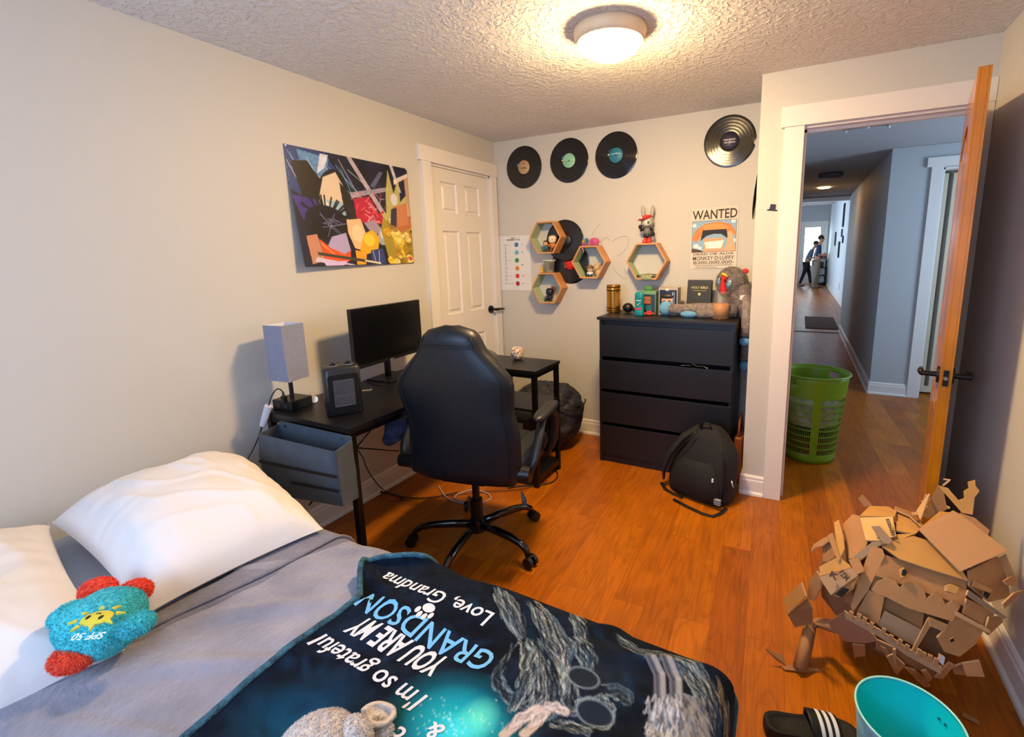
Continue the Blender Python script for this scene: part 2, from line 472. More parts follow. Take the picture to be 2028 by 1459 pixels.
# closet trim, door
b = MB()
b.box(0, 0.019, CD0 - 0.085, CD0, 0, CDZ + 0.003); b.box(0, 0.019, CD1, CD1 + 0.07, 0, CDZ + 0.003)
b.box(0, 0.024, CD0 - 0.11, -0.004, CDZ + 0.003, CDZ + 0.098, bev=0.002)
b.box(-0.10, 0.0, CD0, CD0 + 0.012, 0, CDZ); b.box(-0.10, 0.0, CD1 - 0.012, CD1, 0, CDZ); b.box(-0.10, 0.0, CD0, CD1, CDZ - 0.012, CDZ)
struct('trim_1', b, WHITE)


def panel_door(name, m_, y0, y1, z1, face_x, th, rows, cols):
    """moulded door in the plane x = face_x, panels sunk into the face"""
    b = MB(); d = 0.012
    ys = [y0] + [c for cc in cols for c in cc] + [y1]; zs = [0.012] + [c for cc in rows for c in cc] + [z1]
    for i in range(len(ys) - 1):
        for j in range(len(zs) - 1):
            if i % 2 == 1 and j % 2 == 1:
                ya, yb, za, zb = ys[i], ys[i + 1], zs[j], zs[j + 1]; k = 0.022; k2 = 0.034; x = face_x
                ring = lambda t, xx: [(xx, ya + t, za + t), (xx, yb - t, za + t), (xx, yb - t, zb - t), (xx, ya + t, zb - t)]
                b.loft([ring(0, x), ring(0.008, x - d), ring(k, x - d), ring(k2, x - 0.003)], cap=False, smooth=False)
                b._add(ring(k2, x - 0.003), [[0, 1, 2, 3]]); b._add(ring(0, x - th), [[0, 1, 2, 3]])
            else:
                b.box(face_x - th, face_x, ys[i], ys[i + 1], zs[j], zs[j + 1])
    return b


dr = obj('door_2', panel_door('d', WHITE, CD0 + 0.014, CD1 - 0.014, CDZ - 0.014, -0.012, 0.035, [(0.22, 0.82), (1.0, 1.59), (1.71, 1.92)], [(-0.655, -0.48), (-0.395, -0.215)]), WHITE)
dr['kind'] = 'structure'
for z in (0.25, 1.03, 1.80):
    b = MB(); b.cyl((0.002, CD0 + 0.012, z - 0.045), (0.002, CD0 + 0.012, z + 0.045), 0.006); b.box(-0.012, 0.0, CD0 + 0.012, CD0 + 0.03, z - 0.045, z + 0.045); obj('hinge', b, WHITE, dr)
b = MB(); b.cyl((-0.012, -0.135, 0.985), (0.0, -0.135, 0.985), 0.03, seg=28); b.cyl((0.0, -0.135, 0.985), (0.05, -0.135, 0.985), 0.011)
b.tube([(0.048, -0.135, 0.985), (0.052, -0.10, 0.985), (0.052, -0.065, 0.982), (0.05, -0.03, 0.978)], [0.011, 0.010, 0.009, 0.008]); obj('door_handle', b, BLACKM, dr)

# bedroom doorway trim
b = MB()
b.box(DX0 - 0.09, DX0, YN - 0.02, YN, 0, 2.016, bev=0.0015); b.box(DX1, W_R - 0.002, YN - 0.02, YN, 0, 2.016)
b.box(DX0 - 0.106, W_R - 0.001, YN - 0.026, YN, 2.016, 2.113, bev=0.002)
b.box(DX0 - 0.02, DX0, YN, -0.37, 0, DZ); b.box(DX1, DX1 + 0.02, YN, -0.37, 0, DZ); b.box(DX0 - 0.02, DX1 + 0.02, YN, -0.37, DZ, DZ + 0.02)
b.box(DX0, DX0 + 0.012, YN + 0.045, YN + 0.08, 0, DZ); b.box(DX0, DX1, YN + 0.045, YN + 0.08, DZ - 0.012, DZ); b.box(DX1 - 0.012, DX1, YN + 0.045, YN + 0.08, 0, DZ)
struct('trim_2', b, WHITE)


def baseboard(name, p, q, nx, ny):
    """moulded board from p to q, standing out along (nx,ny)"""
    prof = [(0, 0), (0.026, 0), (0.024, 0.012), (0.016, 0.02), (0.014, 0.022), (0.013, 0.085), (0.009, 0.094), (0.010, 0.104), (0.004, 0.115), (0, 0.118)]
    rows = [[(P_[0] + nx * d, P_[1] + ny * d, z + 0.001) for d, z in prof] for P_ in (p, q)]
    b = MB(); b.loft(rows, smooth=False); return struct(name, b, WHITE)


baseboard('baseboard_left', (0, Y_REAR), (0, CD0 - 0.086), 1, 0)
baseboard('baseboard_back', (0.004, 0), (1.986, 0), 0, -1)
baseboard('baseboard_doorway', (1.975, YN), (DX0 - 0.091, YN), 0, -1)
baseboard('baseboard_right', (W_R, Y_REAR), (W_R, YN - 0.021), -1, 0)
baseboard('baseboard_alcove', (1.987, YN + 0.002), (1.987, -0.001), -1, 0)

# hall
b = MB(); b.box(2.06, 2.09, 0.1, 6.2, 0, H); b.box(-1, 2.09, 6.12, 6.2, 0, 2.6); struct('wall_hall_left', b, HALLW)
b = MB(); b.box(2.90, 3.0, 2.09, 6.15, 0, H); struct('wall_hall_right', b, HALLW)
b = MB(); b.box(3.0, 3.285, 2.09, 2.2, 0, H); b.box(3.285, 3.95, 2.09, 2.2, 2.09, H); b.box(3.95, 4.8, 2.09, 2.2, 0, H); struct('wall_hall_facing', b, HALLW)
b = MB(); b.box(W_R, 4.8, -0.40, -0.37, 0, H); struct('wall_hall_near', b, HALLW)
b = MB(); b.box(4.7, 4.8, -0.37, 2.09, 0, 0.9); b.box(4.7, 4.8, -0.37, 2.09, 2.1, H); b.box(4.7, 4.8, -0.37, 0.45, 0.9, 2.1); b.box(4.7, 4.8, 1.55, 2.09, 0.9, 2.1)
struct('wall_hall_side', b, HALLW)
b = MB()
for (y0, y1, z0, z1) in ((0.45, 0.5, 0.9, 2.1), (1.5, 1.55, 0.9, 2.1), (0.45, 1.55, 0.9, 0.95), (0.45, 1.55, 2.05, 2.1), (0.98, 1.02, 0.9, 2.1)): b.box(4.72, 4.78, y0, y1, z0, z1)
struct('added_window_2', b, WHITE)  # unseen window, added to go with the hall fill light
b = MB(); b.box(3.20, 3.285, 2.07, 2.09, 0, 2.10); b.box(3.165, 4.06, 2.065, 2.09, 2.10, 2.18); b.box(3.95, 4.03, 2.07, 2.09, 0, 2.1)
b.box(3.285, 3.30, 2.09, 2.2, 0, 2.09); b.box(3.285, 3.95, 2.09, 2.2, 2.075, 2.09)
struct('trim_3', b, WHITE)
b = MB(); LV = mat('louvre_paint', 'cfc3a8', 0.6)
for k in range(9): b.box(3.33 + k * 0.07, 3.365 + k * 0.07, 2.26, 2.28, 0.05, 2.06)
b.box(3.30, 3.96, 2.255, 2.27, 0.02, 0.08)
o = struct('door_3', b, LV)
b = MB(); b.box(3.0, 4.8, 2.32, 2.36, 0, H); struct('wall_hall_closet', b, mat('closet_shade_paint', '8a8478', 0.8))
for nm, p, q, nx, ny in (('baseboard_hall_right', (2.90, 2.075), (2.90, 6.15), -1, 0), ('baseboard_hall_facing', (2.887, 2.09), (3.199, 2.09), 0, -1), ('baseboard_far_right', (3.2, 6.2), (3.2, 19.1), -1, 0)):
    baseboard(nm, p, q, nx, ny)
b = MB(); b.box(3.2, 3.3, 6.15, 19.2, 0, 3.3); b.box(2.9, 3.3, 6.15, 6.2, 0, H); struct('wall_far_right', b, mat('far_wall_paint', 'd6dadc', 0.6))
FX0, FX1 = 2.16, 3.02
b = MB(); b.box(-1, FX0, 19.2, 19.3, 0, 3.3); b.box(FX1, 3.3, 19.2, 19.3, 0, 3.3); b.box(FX0, FX1, 19.2, 19.3, 2.42, 3.3); struct('wall_far', b, HALLW)
b = MB(); b.box(-1.1, -1, 6.15, 11.2, 0, 3.3); b.box(-1.1, -1, 13.8, 19.3, 0, 3.3); b.box(-1.1, -1, 11.2, 13.8, 0, .85); b.box(-1.1, -1, 11.2, 13.8, 2.35, 3.3); struct('wall_far_left', b, HALLW)
b = MB()
for (y0, y1, z0, z1) in ((11.2, 11.26, .85, 2.35), (13.74, 13.8, .85, 2.35), (11.2, 13.8, .85, .91), (11.2, 13.8, 2.29, 2.35), (12.47, 12.53, .85, 2.35)): b.box(-1.08, -1.02, y0, y1, z0, z1)
struct('added_window_3', b, WHITE)  # out of view, put in so the far room fill has an opening
b = MB(); b.box(-1, 3.2, 8.6, 8.8, 2.42, 2.62); struct('trim_4', b, WHITE)
b = MB(); b.box(2.09, 2.9, 6.12, 6.2, 2.27, 2.6); struct('wall_hall_header', b, HALLC)
b = MB(); b.box(2.09, 2.9, 5.86, 5.90, 0.0, 0.008); struct('trim_5', b, mat('threshold_wood', '3a2418', 0.4))
b = MB(); b.box(FX0 - .12, FX0, 19.17, 19.2, 0, 2.42); b.box(FX1, FX1 + .12, 19.17, 19.2, 0, 2.42); b.box(FX0 - .14, FX1 + .14, 19.17, 19.2, 2.42, 2.55); struct('trim_6', b, WHITE)
b = MB()
for (x0, x1, z0, z1) in ((FX0, 2.32, 0, 2.42), (2.88, FX1, 0, 2.42), (2.32, 2.88, 0, 0.75), (2.32, 2.88, 2.3, 2.42)): b.box(x0, x1, 19.21, 19.26, z0, z1)
o = struct('door_4', b, WHITE)
b = MB(); b.box(2.32, 2.88, 19.225, 19.235, 0.75, 2.3); obj('lit_glass_pane', b, mat('daylit_glass', 'ffffff', 0.2, emit=('d8f0ff', 4.0)), o)

# ================================================================== CEILING LIGHT
LX, LY = 1.482, -1.335
t = thing('ceiling_light', 'round flush ceiling light, lit, with a white glass bowl, in the bedroom', 'ceiling light', (LX, LY, H))
b = MB(); b.lathe([(0.0, 0), (0.142, 0), (0.146, -0.012), (0.143, -0.026), (0.137, -0.040), (0.132, -0.052), (0.126, -0.052)], (LX, LY, H), 48); obj('base_pan', b, mat('lamp_pan', 'e0c9a8', 0.4), t)  # tan puts the glow of the bowl into the pan colour
b = MB(); b.lathe([(0.0, -0.108), (0.04, -0.106), (0.075, -0.098), (0.104, -0.083), (0.120, -0.066), (0.126, -0.050), (0.124, -0.045)], (LX, LY, H), 48)
obj('glass_bowl', b, mat('lamp_glass', 'ffffff', 0.3, emit=('ffd699', 172.0)), t)

# hall fixtures
t = thing('ceiling_light', 'dim curved bar light with three small bulbs on the hall ceiling', 'ceiling light', (2.58, 0.82, H))
b = MB(); b.lathe([(0, 0), (0.05, 0), (0.05, -0.02), (0, -0.02)], (2.58, 0.82, H), 20); b.tube([(2.44, 0.90, 2.262), (2.50, 0.85, 2.255), (2.58, 0.83, 2.252), (2.66, 0.85, 2.255), (2.72, 0.90, 2.262)], 0.008); obj('bar', b, BLACKM, t)
for x, y in ((2.45, 0.89), (2.58, 0.83), (2.71, 0.89)):
    b = MB(); b.ell((x, y, 2.245), (.012, .012, .014), 12, 8); obj('bulb', b, mat('dim_bulb', 'e8e8f0', 0.3), t)
t = thing('ceiling_light', 'unlit drum light further down the hall ceiling', 'ceiling light', (2.475, 3.38, H))
b = MB(); b.lathe([(0, 0), (0.13, 0), (0.13, -0.03), (0.11, -0.05), (0, -0.055)], (2.475, 3.38, H), 28); obj('drum', b, mat('drum_shade', '6e6c70', 0.6), t)
t = thing('ceiling_light', 'small bright recessed downlight in the far hall ceiling', 'ceiling light', (2.46, 4.8, H))
b = MB(); b.lathe([(0, -0.004), (0.06, -0.004), (0.075, -0.008), (0.08, 0)], (2.46, 4.8, H), 24); obj('recessed_lens', b, mat('downlight', 'ffffff', 0.3, emit=('ffc070', 30.0)), t)

# ================================================================== BEDROOM DOOR (open)
PINE = mat('stained_pine_door', 'b9700c', 0.28, var=(6, 0.18), coat=0.3)
hp = Vector((2.858, -0.505, 0)); uu = Vector((-0.120, -0.643, 0)).normalized(); nn = Vector((-uu.y, uu.x, 0))
if nn.x > 0: nn = -nn                      # towards the left face
DM = Matrix((( uu.x, 0, nn.x, hp.x), (uu.y, 0, nn.y, hp.y), (0, 1, 0, 0.008), (0, 0, 0, 1)))   # local (u, z, n)
DW, DH, DT = 0.655, 1.982, 0.036
d1 = MB(DM)
d1.box(0, DW, 0, DH, 0.007, DT - 0.007)
door1 = obj('door_1', d1, PINE); door1['kind'] = 'structure'


def arch(u0, u1, z0, z1, rise, n=12):
    w = u1 - u0; return [(u0 + w * k / n, z1 - rise + rise * math.sin(PI * k / n)) for k in range(n + 1)]


for n0, n1, nm in ((DT - 0.008, DT, 'door_panelling'), (0.008, 0, 'door_panelling')):
    b = MB(DM); u0, u1 = 0.105, DW - 0.105
    b.prism([(0, 0), (u0, 0), (u0, DH), (0, DH)], n0, n1); b.prism([(u1, 0), (DW, 0), (DW, DH), (u1, DH)], n0, n1)
    b.prism([(u0, 0), (u1, 0), (u1, 0.21), (u0, 0.21)], n0, n1); b.prism([(u0, 0.80), (u1, 0.80), (u1, 0.98), (u0, 0.98)], n0, n1)
    ar = arch(u0, u1, 0.98, 1.86, 0.10); b.prism(ar + [(u1, DH), (u0, DH)], n0, n1)
    for za, zb, rs in ((0.21, 0.80, 0), (0.98, 1.86, 0.10)):
        for t_, e in ((0.016, 0.35), (0.045, 0.85)):
            a2 = [(u0 + t_, za + t_)] + [(u1 - t_, za + t_)] + (arch(u0 + t_, u1 - t_, za, zb - t_, rs)[::-1] if rs else [(u1 - t_, zb - t_), (u0 + t_, zb - t_)])
            b.prism(a2, n0 + (n1 - n0) * 0.0, n0 + (n1 - n0) * e)
    obj(nm, b, PINE, door1)
b = MB(DM); b.box(DW - 0.001, DW + 0.002, 0.895, 0.955, 0.010, DT - 0.010, bev=0.001); obj('latch_plate', b, BLACKM, door1)
b = MB(DM); b.cyl((DW, 0.925, DT / 2), (DW + 0.010, 0.925, DT / 2), 0.008, 0.006, seg=14); obj('latch_bolt', b, mat('steel', 'a8a8a8', 0.3, metal=0.9), door1)
for s_, n0 in ((1, DT), (-1, 0.0)):
    b = MB(DM); b.cyl((DW - 0.06, 0.925, n0), (DW - 0.06, 0.925, n0 + s_ * 0.008), 0.032, 0.030, seg=28); b.cyl((DW - 0.06, 0.925, n0), (DW - 0.06, 0.925, n0 + s_ * 0.055), 0.010)
    b.tube([(DW - 0.06, 0.925, n0 + s_ * 0.052), (DW - 0.09, 0.927, n0 + s_ * 0.058), (DW - 0.13, 0.925, n0 + s_ * 0.056), (DW - 0.165, 0.920, n0 + s_ * 0.052)], [0.012, 0.012, 0.010, 0.007], flat=0.8)
    obj('door_handle', b, BLACKM, door1)
for z in (0.22, 1.0, 1.78):
    b = MB(DM); b.cyl((-0.004, z - 0.045, -0.003), (-0.004, z + 0.045, -0.003), 0.006); obj('hinge', b, BLACKM, door1)

# ================================================================== DRESSER
t = thing('dresser', 'black four drawer dresser against the records wall beside the doorway corner', 'dresser', (1.48, -0.22, 0))
DRX0, DRX1, DRY = 1.06, 1.905, -0.438
DRM = mat('dresser_black', '121217', 0.42, var=(3, 0.15), bump=(90, 0.04))
b = MB(); b.box(DRX0, DRX0 + 0.02, DRY + 0.012, -0.014, 0, 0.985); b.box(DRX1 - 0.02, DRX1, DRY + 0.012, -0.014, 0, 0.985)
b.box(DRX0 + .02, DRX1 - .02, -0.03, -0.014, 0, 0.985); b.box(DRX0 + .02, DRX1 - .02, DRY + 0.03, -0.03, 0.02, 0.035); b.box(DRX0 + .02, DRX1 - .02, DRY + 0.02, DRY + 0.035, 0.0, 0.065)
b.box(DRX0 + .02, DRX1 - .02, DRY + 0.03, DRY + 0.05, 0.93, 0.985)
obj('body', b, DRM, t)
b = MB(); b.box(DRX0 - 0.012, DRX1 + 0.004, DRY - 0.004, -0.012, 0.985, 1.003, bev=0.0015); obj('top', b, DRM, t)
for i, (z0, z1) in enumerate(((0.742, 0.95), (0.522, 0.715), (0.290, 0.497), (0.062, 0.265))):
    y = DRY + (0.006 if i in (0, 3) else 0)
    b = MB(); b.box(DRX0 + 0.003, DRX1 - 0.003, y, y + 0.02, z0, z1, bev=0.0015); b.box(DRX0 + .03, DRX1 - .03, y + 0.02, -0.05, z0 + 0.01, z0 + 0.02); obj('drawer', b, DRM, t)
sock = mat('grey_sock_cloth', '77747c', 0.9)
b = MB()
b.grid(lambda u, v: (1.60 + 0.16 * u, DRY - 0.006 + 0.03 * v, 0.722 + 0.014 * math.sin(u * PI) * (1 + .4 * math.sin(u * 17)) * (0.5 + 0.5 * math.cos(v * 2)) + 0.002 * math.sin(u * 30)), 24, 6)
o = obj('clothing_scrap', b, sock); tag(o, 'grey cloth poking out over the second drawer of the black dresser', 'clothing')

# ================================================================== DESK
t = thing('corner_desk', 'black L shaped desk with a low shelf tower in the corner under the monitor', 'desk', (0.4, -1.3, 0))
DZT = 0.74; X0, X1, YA, YB, XW, YW = 0.085, 0.648, -2.065, -0.645, 0.875, -0.965
b = MB(); b.prism([(X0, YA), (X1, YA), (X1, YW), (XW, YW), (XW, YB), (X0, YB)], DZT - 0.022, DZT, bev=0.0015); obj('desktop', b, BLACKW, t)
LG = [(X1 - .022, YA + .022), (X0 + .02, YA + .022), (XW - .02, YB - .02), (XW - .02, YW + .02), (X0 + .02, YB - .02), (0.50, YB - .02), (0.50, YW + .02)]
for x, y in LG:
    b = MB(); b.box(x - .014, x + .014, y - .014, y + .014, 0.001, DZT - 0.022, bev=0.002); obj('leg', b, BLACKM, t)
b = MB()
for (x0, x1, y0, y1) in ((X0 + .02, X1 - .022, YA + .012, YA + .032), (X0 + .01, X0 + .03, YA + .03, YB - .03), (X1 - .032, X1 - .012, YA + .02, YW), (0.5, XW - .02, YW + .01, YW + .03), (X0 + .02, XW - .02, YB - .03, YB - .01), (XW - .03, XW - .01, YW + .02, YB - .02)):
    b.box(x0, x1, y0, y1, DZT - 0.047, DZT - 0.022)
obj('frame', b, BLACKM, t)
b = MB(); p = at(612, 1000, 'x', 0.10); q = at(757, 824, 'x', 0.10); b.tube([(0.10, p.y, p.z), (0.10, q.y, q.z)], 0.004, 6)
p = at(700, 886, 'x', 0.10); q = at(790, 893, 'x', 0.10); b.tube([(0.10, p.y, p.z), (0.10, q.y, q.z)], 0.004, 6); obj('brace', b, BLACKM, t)
for z in (0.50, 0.075):
    b = MB(); b.box(0.49, XW - 0.008, YW + 0.008, YB - 0.008, z - 0.016, z, bev=0.001)
    for x in (0.50, XW - .02): b.box(x - .012, x + .012, YW + .02, YB - .02, z - 0.04, z - 0.016)
    obj('shelf', b, BLACKW, t)

# computer tower on the low shelf
t = thing('computer_tower', 'black computer case on the low shelf of the desk tower', 'computer', (0.70, -0.80, 0.075))
b = MB(); b.box(0.62, 0.80, -0.945, -0.68, 0.077, 0.42, bev=0.004); obj('case', b, BLACKP, t)
b = MB(); b.box(0.64, 0.78, -0.9475, -0.944, 0.10, 0.34); b.box(0.655, 0.765, -0.949, -0.947, 0.36, 0.40); obj('rear_grille', b, mat('grey_steel_grille', '6d6c68', 0.5, metal=0.6, bump=(300, 0.5)), t)

# ================================================================== MONITOR
t = thing('monitor', 'black flat computer monitor, switched off, on the desk by the wall', 'monitor', (0.19, -1.39, DZT))
MX = T(0.19, -1.392, 0) @ RZ(math.radians(4.5))
b = MB(MX); b.box(-0.018, 0.004, -0.268, 0.268, 0.845, 1.160, bev=0.003); b.box(-0.045, -0.016, -0.16, 0.16, 0.88, 1.08, bev=0.01); obj('casing', b, BLACKP, t)
b = MB(MX); b.box(0.0035, 0.0055, -0.261, 0.261, 0.866, 1.154); obj('screen', b, mat('dark_screen', '050506', 0.22), t)
b = MB(MX); b.tube([(-0.02, 0, 0.90), (-0.035, 0, 0.84), (-0.035, 0, 0.75)], 0.018, 12); obj('stand', b, BLACKP, t)
b = MB(MX); b.box(-0.10, 0.07, -0.10, 0.10, 0.7405, 0.750, bev=0.003); obj('stand_base', b, BLACKP, t)
b = MB(); fn = lambda x, y: MX @ Vector((0.0062, x, 0.849 + y)); text_mb(b, 'acer', fn, w=0.032, h=0.008, center=True); obj('maker_mark', b, mat('logo_silver', 'c8c8c8', 0.4), t, label='small silver maker mark')

# ================================================================== LAMP
t = thing('table_lamp', 'table lamp with a square grey linen shade on the near end of the desk', 'lamp', (0.155, -1.965, DZT))
LM = T(0.155, -1.968, 0) @ RZ(math.radians(6))
b = MB(LM); b.box(-0.06, 0.06, -0.055, 0.055, 0.7405, 0.785, bev=0.003); obj('base', b, BLACKP, t)
for k in (-0.022, 0.022):
    b = MB(LM); b.box(k - .009, k + .009, -0.0565, -0.0548, 0.752, 0.772); obj('socket', b, mat('socket_grey', '2e2e33', 0.5), t)
b = MB(LM); b.cyl((0, 0, 0.78), (0, 0, 1.0), 0.009, seg=16); obj('pole', b, BLACKP, t)
LIN = mat('grey_linen', '8c8fa0', 0.9, bump=(420, 0.5), var=(160, 0.14))
b = MB(LM); w0, w1 = 0.0565, 0.056; zz = [0.875, 0.90, 1.0, 1.09, 1.125, 1.128]
rows = []
for z in zz:
    f = (z - 0.875) / 0.253; w = w1 + (w0 - w1) * f
    rows.append([(w * cx + (0.012 if (cx > 0 and cy < 0 and f < .2) else 0) * (1 - f * 5), w * cy, z) for cx, cy in ((-1, -1), (0, -1), (1, -1), (1, 0), (1, 1), (0, 1), (-1, 1), (-1, 0))])
b.loft(rows, cap=False, smooth=False)
rows2 = [[(p[0] * 0.97, p[1] * 0.97, p[2]) for p in r] for r in rows]
b.loft(rows2, cap=False, smooth=False, mi=1); b.loft([rows[-1], rows2[-1]], cap=False); b.loft([rows[0], rows2[0]], cap=False)
obj('lamp_shade', b, [LIN, mat('shade_lining', 'd8dae0', 0.8)], t)
b = MB(LM); b.tube([(-0.05, 0, 1.10), (0, 0, 1.06), (0.05, 0, 1.10)], 0.0015, 6); b.tube([(0, -.05, 1.10), (0, 0, 1.06), (0, .05, 1.10)], 0.0015, 6); b.ell((0, 0, 1.03), (.024, .024, .035)); obj('bulb', b, mat('off_bulb', 'f0f0ea', 0.3), t)

# ================================================================== HEATER
t = thing('space_heater', 'small black ceramic space heater with two top dials on the desk', 'heater', (0.46, -1.90, DZT))
hl = at(650, 828, 'z', DZT); hr_ = at(722, 815, 'z', DZT); hv = (hr_ - hl); hw = hv.length; ang = math.atan2(hv.y, hv.x)
HM = T(hl.x, hl.y, DZT) @ RZ(ang)        # local x along the front, y back
hw, hd, hh = hw, 0.115, 0.213


def rrect(x0, x1, y0, y1, r, n=4):
    out = []
    for cx, cy, a in ((x1 - r, y1 - r, 0), (x0 + r, y1 - r, PI / 2), (x0 + r, y0 + r, PI), (x1 - r, y0 + r, 1.5 * PI)):
        for k in range(n + 1): out.append((cx + r * math.cos(a + k * PI / 2 / n), cy + r * math.sin(a + k * PI / 2 / n)))
    return out


CH = mat('heater_charcoal', '17181b', 0.38)
b = MB(HM); b.loft([[(x, y, z) for x, y in rrect(0 + s, hw - s, 0 + s, hd - s, 0.02)] for z, s in ((0.001, .004), (0.006, 0), (hh * .5, -0.001), (hh - .008, 0), (hh, .006))]); obj('housing', b, CH, t)
b = MB(HM); b.prism(rrect(0.012, hw - 0.012, 0.018, hh - 0.030, 0.012), 0, 0.006, xf=T(0, -0.006, 0) @ RX(PI / 2) @ T(0, 0, -0.006)); obj('front_frame', b, mat('heater_front', '0c0c0e', 0.3), t)
b = MB(HM)
for k in range(15): b.box(0.034 + k * (hw - .068) / 14 - .0017, 0.034 + k * (hw - .068) / 14 + .0017, -0.0085, -0.0055, 0.045, hh - 0.055)
for z in (0.045, 0.09, hh - .055): b.box(0.034, hw - .034, -0.009, -0.006, z - .0015, z + .0015)
obj('grille', b, mat('heater_grille', '66666e', 0.4, metal=0.5), t)
for k in (0.3, 0.72):
    b = MB(HM); b.cyl((hw * k, hd * .5, hh), (hw * k, hd * .5, hh + .004), 0.018, seg=24); b.cyl((hw * k, hd * .5, hh + .004), (hw * k, hd * .5, hh + .012), 0.011, seg=18); b.box(hw * k - .003, hw * k + .003, hd * .5 - .013, hd * .5 + .013, hh + .010, hh + .018, bev=.001); o = obj('dial', b, BLACKP, t)
    b = MB(HM); b.lathe([(0.0185, 0.0), (0.0205, 0.0), (0.0205, 0.002), (0.0185, 0.002)], (hw * k, hd * .5, hh), 24); obj('dial_ring', b, mat('dial_print', '8c8c90', 0.4), o)
b = MB(HM); b.tube([(0.02, hd - .02, hh - .02), (0.02, hd + .004, hh - .01), (hw / 2, hd + .010, hh - .005), (hw - .02, hd + .004, hh - .01), (hw - .02, hd - .02, hh - .02)], 0.006, 8); obj('carry_handle', b, CH, t)

# white round tag with print, small card
t = thing('white_badge', 'white rounded badge with red and black print between lamp and heater', 'badge', (0.2, -1.87, DZT))
c = at(622, 797, 'z', DZT) + Vector((0, 0, .0155)); BD = Matrix.Translation(c) @ RZ(YAW + .2) @ RX(math.radians(75))
b = MB(BD); b.prism(rrect(-0.019, 0.019, -0.015, 0.015, 0.011), 0, 0.006, bev=0.001); obj('plate', b, mat('white_plastic', 'f0eee8', 0.35), t)
b = MB(BD); fn = lambda x, y: BD @ Vector((x, y - .006, 0.0066)); text_mb(b, 'iTTi', fn, w=0.028, h=0.013, bold=.03, center=True); obj('print', b, mat('red_brown_print', '8a2a22', 0.5), t, label='red and black letters')
p = at(727, 773, 'z', DZT)
b = MB(); fn = lambda x, y: (p.x + (x - y * .3) * .75, p.y + x * .7 + y * .7, DZT + 0.0012); text_mb(b, 'BSA', fn, w=0.05, h=0.016, bold=0.02, center=True); text_mb(b, 'DESK', lambda x, y: (p.x + .012 + x * .75, p.y - .012 + x * .7 + y * .7, DZT + 0.0012), w=0.045, h=0.008, center=True)
o = obj('desk_sticker', b, mat('cream_print', 'e0d8c8', 0.6)); tag(o, 'small cream printed sticker on the black desktop beside the heater', 'sticker')

# ================================================================== FABRIC BIN
GRF = mat('charcoal_felt', '46505c', 0.95, bump=(300, 0.4), var=(20, 0.1))
t = thing('storage_pocket', 'dark grey fabric hanging bin with two black bands on the desk end', 'storage bin', (0.42, -2.13, 0.5))
ly = -2.075; fl = at(511, 859, 'y', -2.2); fr_ = at(664, 895, 'y', -2.2)
bl, br = Vector((0.205, ly, 0.70)), Vector((0.672, ly, 0.70)); fl = Vector((0.262, -2.2, 0.706)); fr_ = Vector((0.735, -2.2, 0.71))
fl = at(511, 859, 'y', -2.195); fr_ = at(664, 895, 'y', -2.195)
bbl, bbr = Vector((0.21, ly, 0.43)), Vector((0.678, ly, 0.458)); fbl = at(522, 975, 'y', -2.18); fbr = at(679, 1003, 'y', -2.18)
top = [bl, br, fr_, fl]; bot = [bbl, bbr, fbr, fbl]
b = MB()
tin = [v + (Vector((0.45, -2.135, v.z)) - v).normalized() * 0.006 for v in top]; bin_ = [v + (Vector((0.45, -2.135, v.z)) - v).normalized() * 0.006 + Vector((0, 0, 0.006)) for v in bot]


def sub(a, n, nzn, k):
    rows = []
    for j in range(nzn + 1):
        f = j / nzn; r = []
        for i in range(4):
            for q_ in range(n):
                g = q_ / n; P_ = a[0][i].lerp(a[0][(i + 1) % 4], g).lerp(a[1][i].lerp(a[1][(i + 1) % 4], g), f)
                off = k * noise.noise(P_ * 9) * math.sin(PI * f); r.append(P_ + Vector((off, off, 0)))
        rows.append(r)
    return rows


b.loft(sub((top, bot), 10, 8, 0.006), cap=False); b.loft(sub((tin, bin_), 10, 8, 0.006), cap=False)
b.loft([sub((top, bot), 10, 1, 0)[0], sub((tin, bin_), 10, 1, 0)[0]], cap=False, smooth=False); b._add(bot, [[0, 1, 2, 3]]); b._add(bin_, [[0, 1, 2, 3]])
obj('pocket', b, GRF, t)
b = MB(); b._add([(0.215, ly - .002, 0.715), (0.665, ly - .002, 0.715), (0.668, ly - .002, 0.55), (0.21, ly - .002, 0.55), (0.215, ly + .004, 0.715), (0.665, ly + .004, 0.715), (0.668, ly + .004, 0.55), (0.21, ly + .004, 0.55)], [[0, 1, 2, 3], [7, 6, 5, 4], [0, 4, 5, 1], [0, 3, 7, 4], [1, 5, 6, 2]]); obj('hanging_flap', b, GRF, t)
for x in (0.26, 0.62):
    b = MB(); b.cyl((x, ly - .002, 0.70), (x, ly - .008, 0.70), 0.006, seg=12); obj('rivet', b, mat('chrome_rivet', 'd8d8dc', 0.2, metal=1), t)
BB = mat('black_webbing', '08080a', 0.6)
for f0, f1, g0 in ((0.42, 0.47, 0.0), (0.68, 0.73, 0.42)):
    b = MB(); P = lambda g, f: fl.lerp(fr_, g).lerp(fbl.lerp(fbr, g), f) + Vector((0, -0.006, 0))
    b.grid(lambda u, v: P(g0 + (1 - g0) * u * 0.99, f0 + (f1 - f0) * v) + Vector((0, -0.001, 0)), 12, 3); obj('band', b, BB, t)

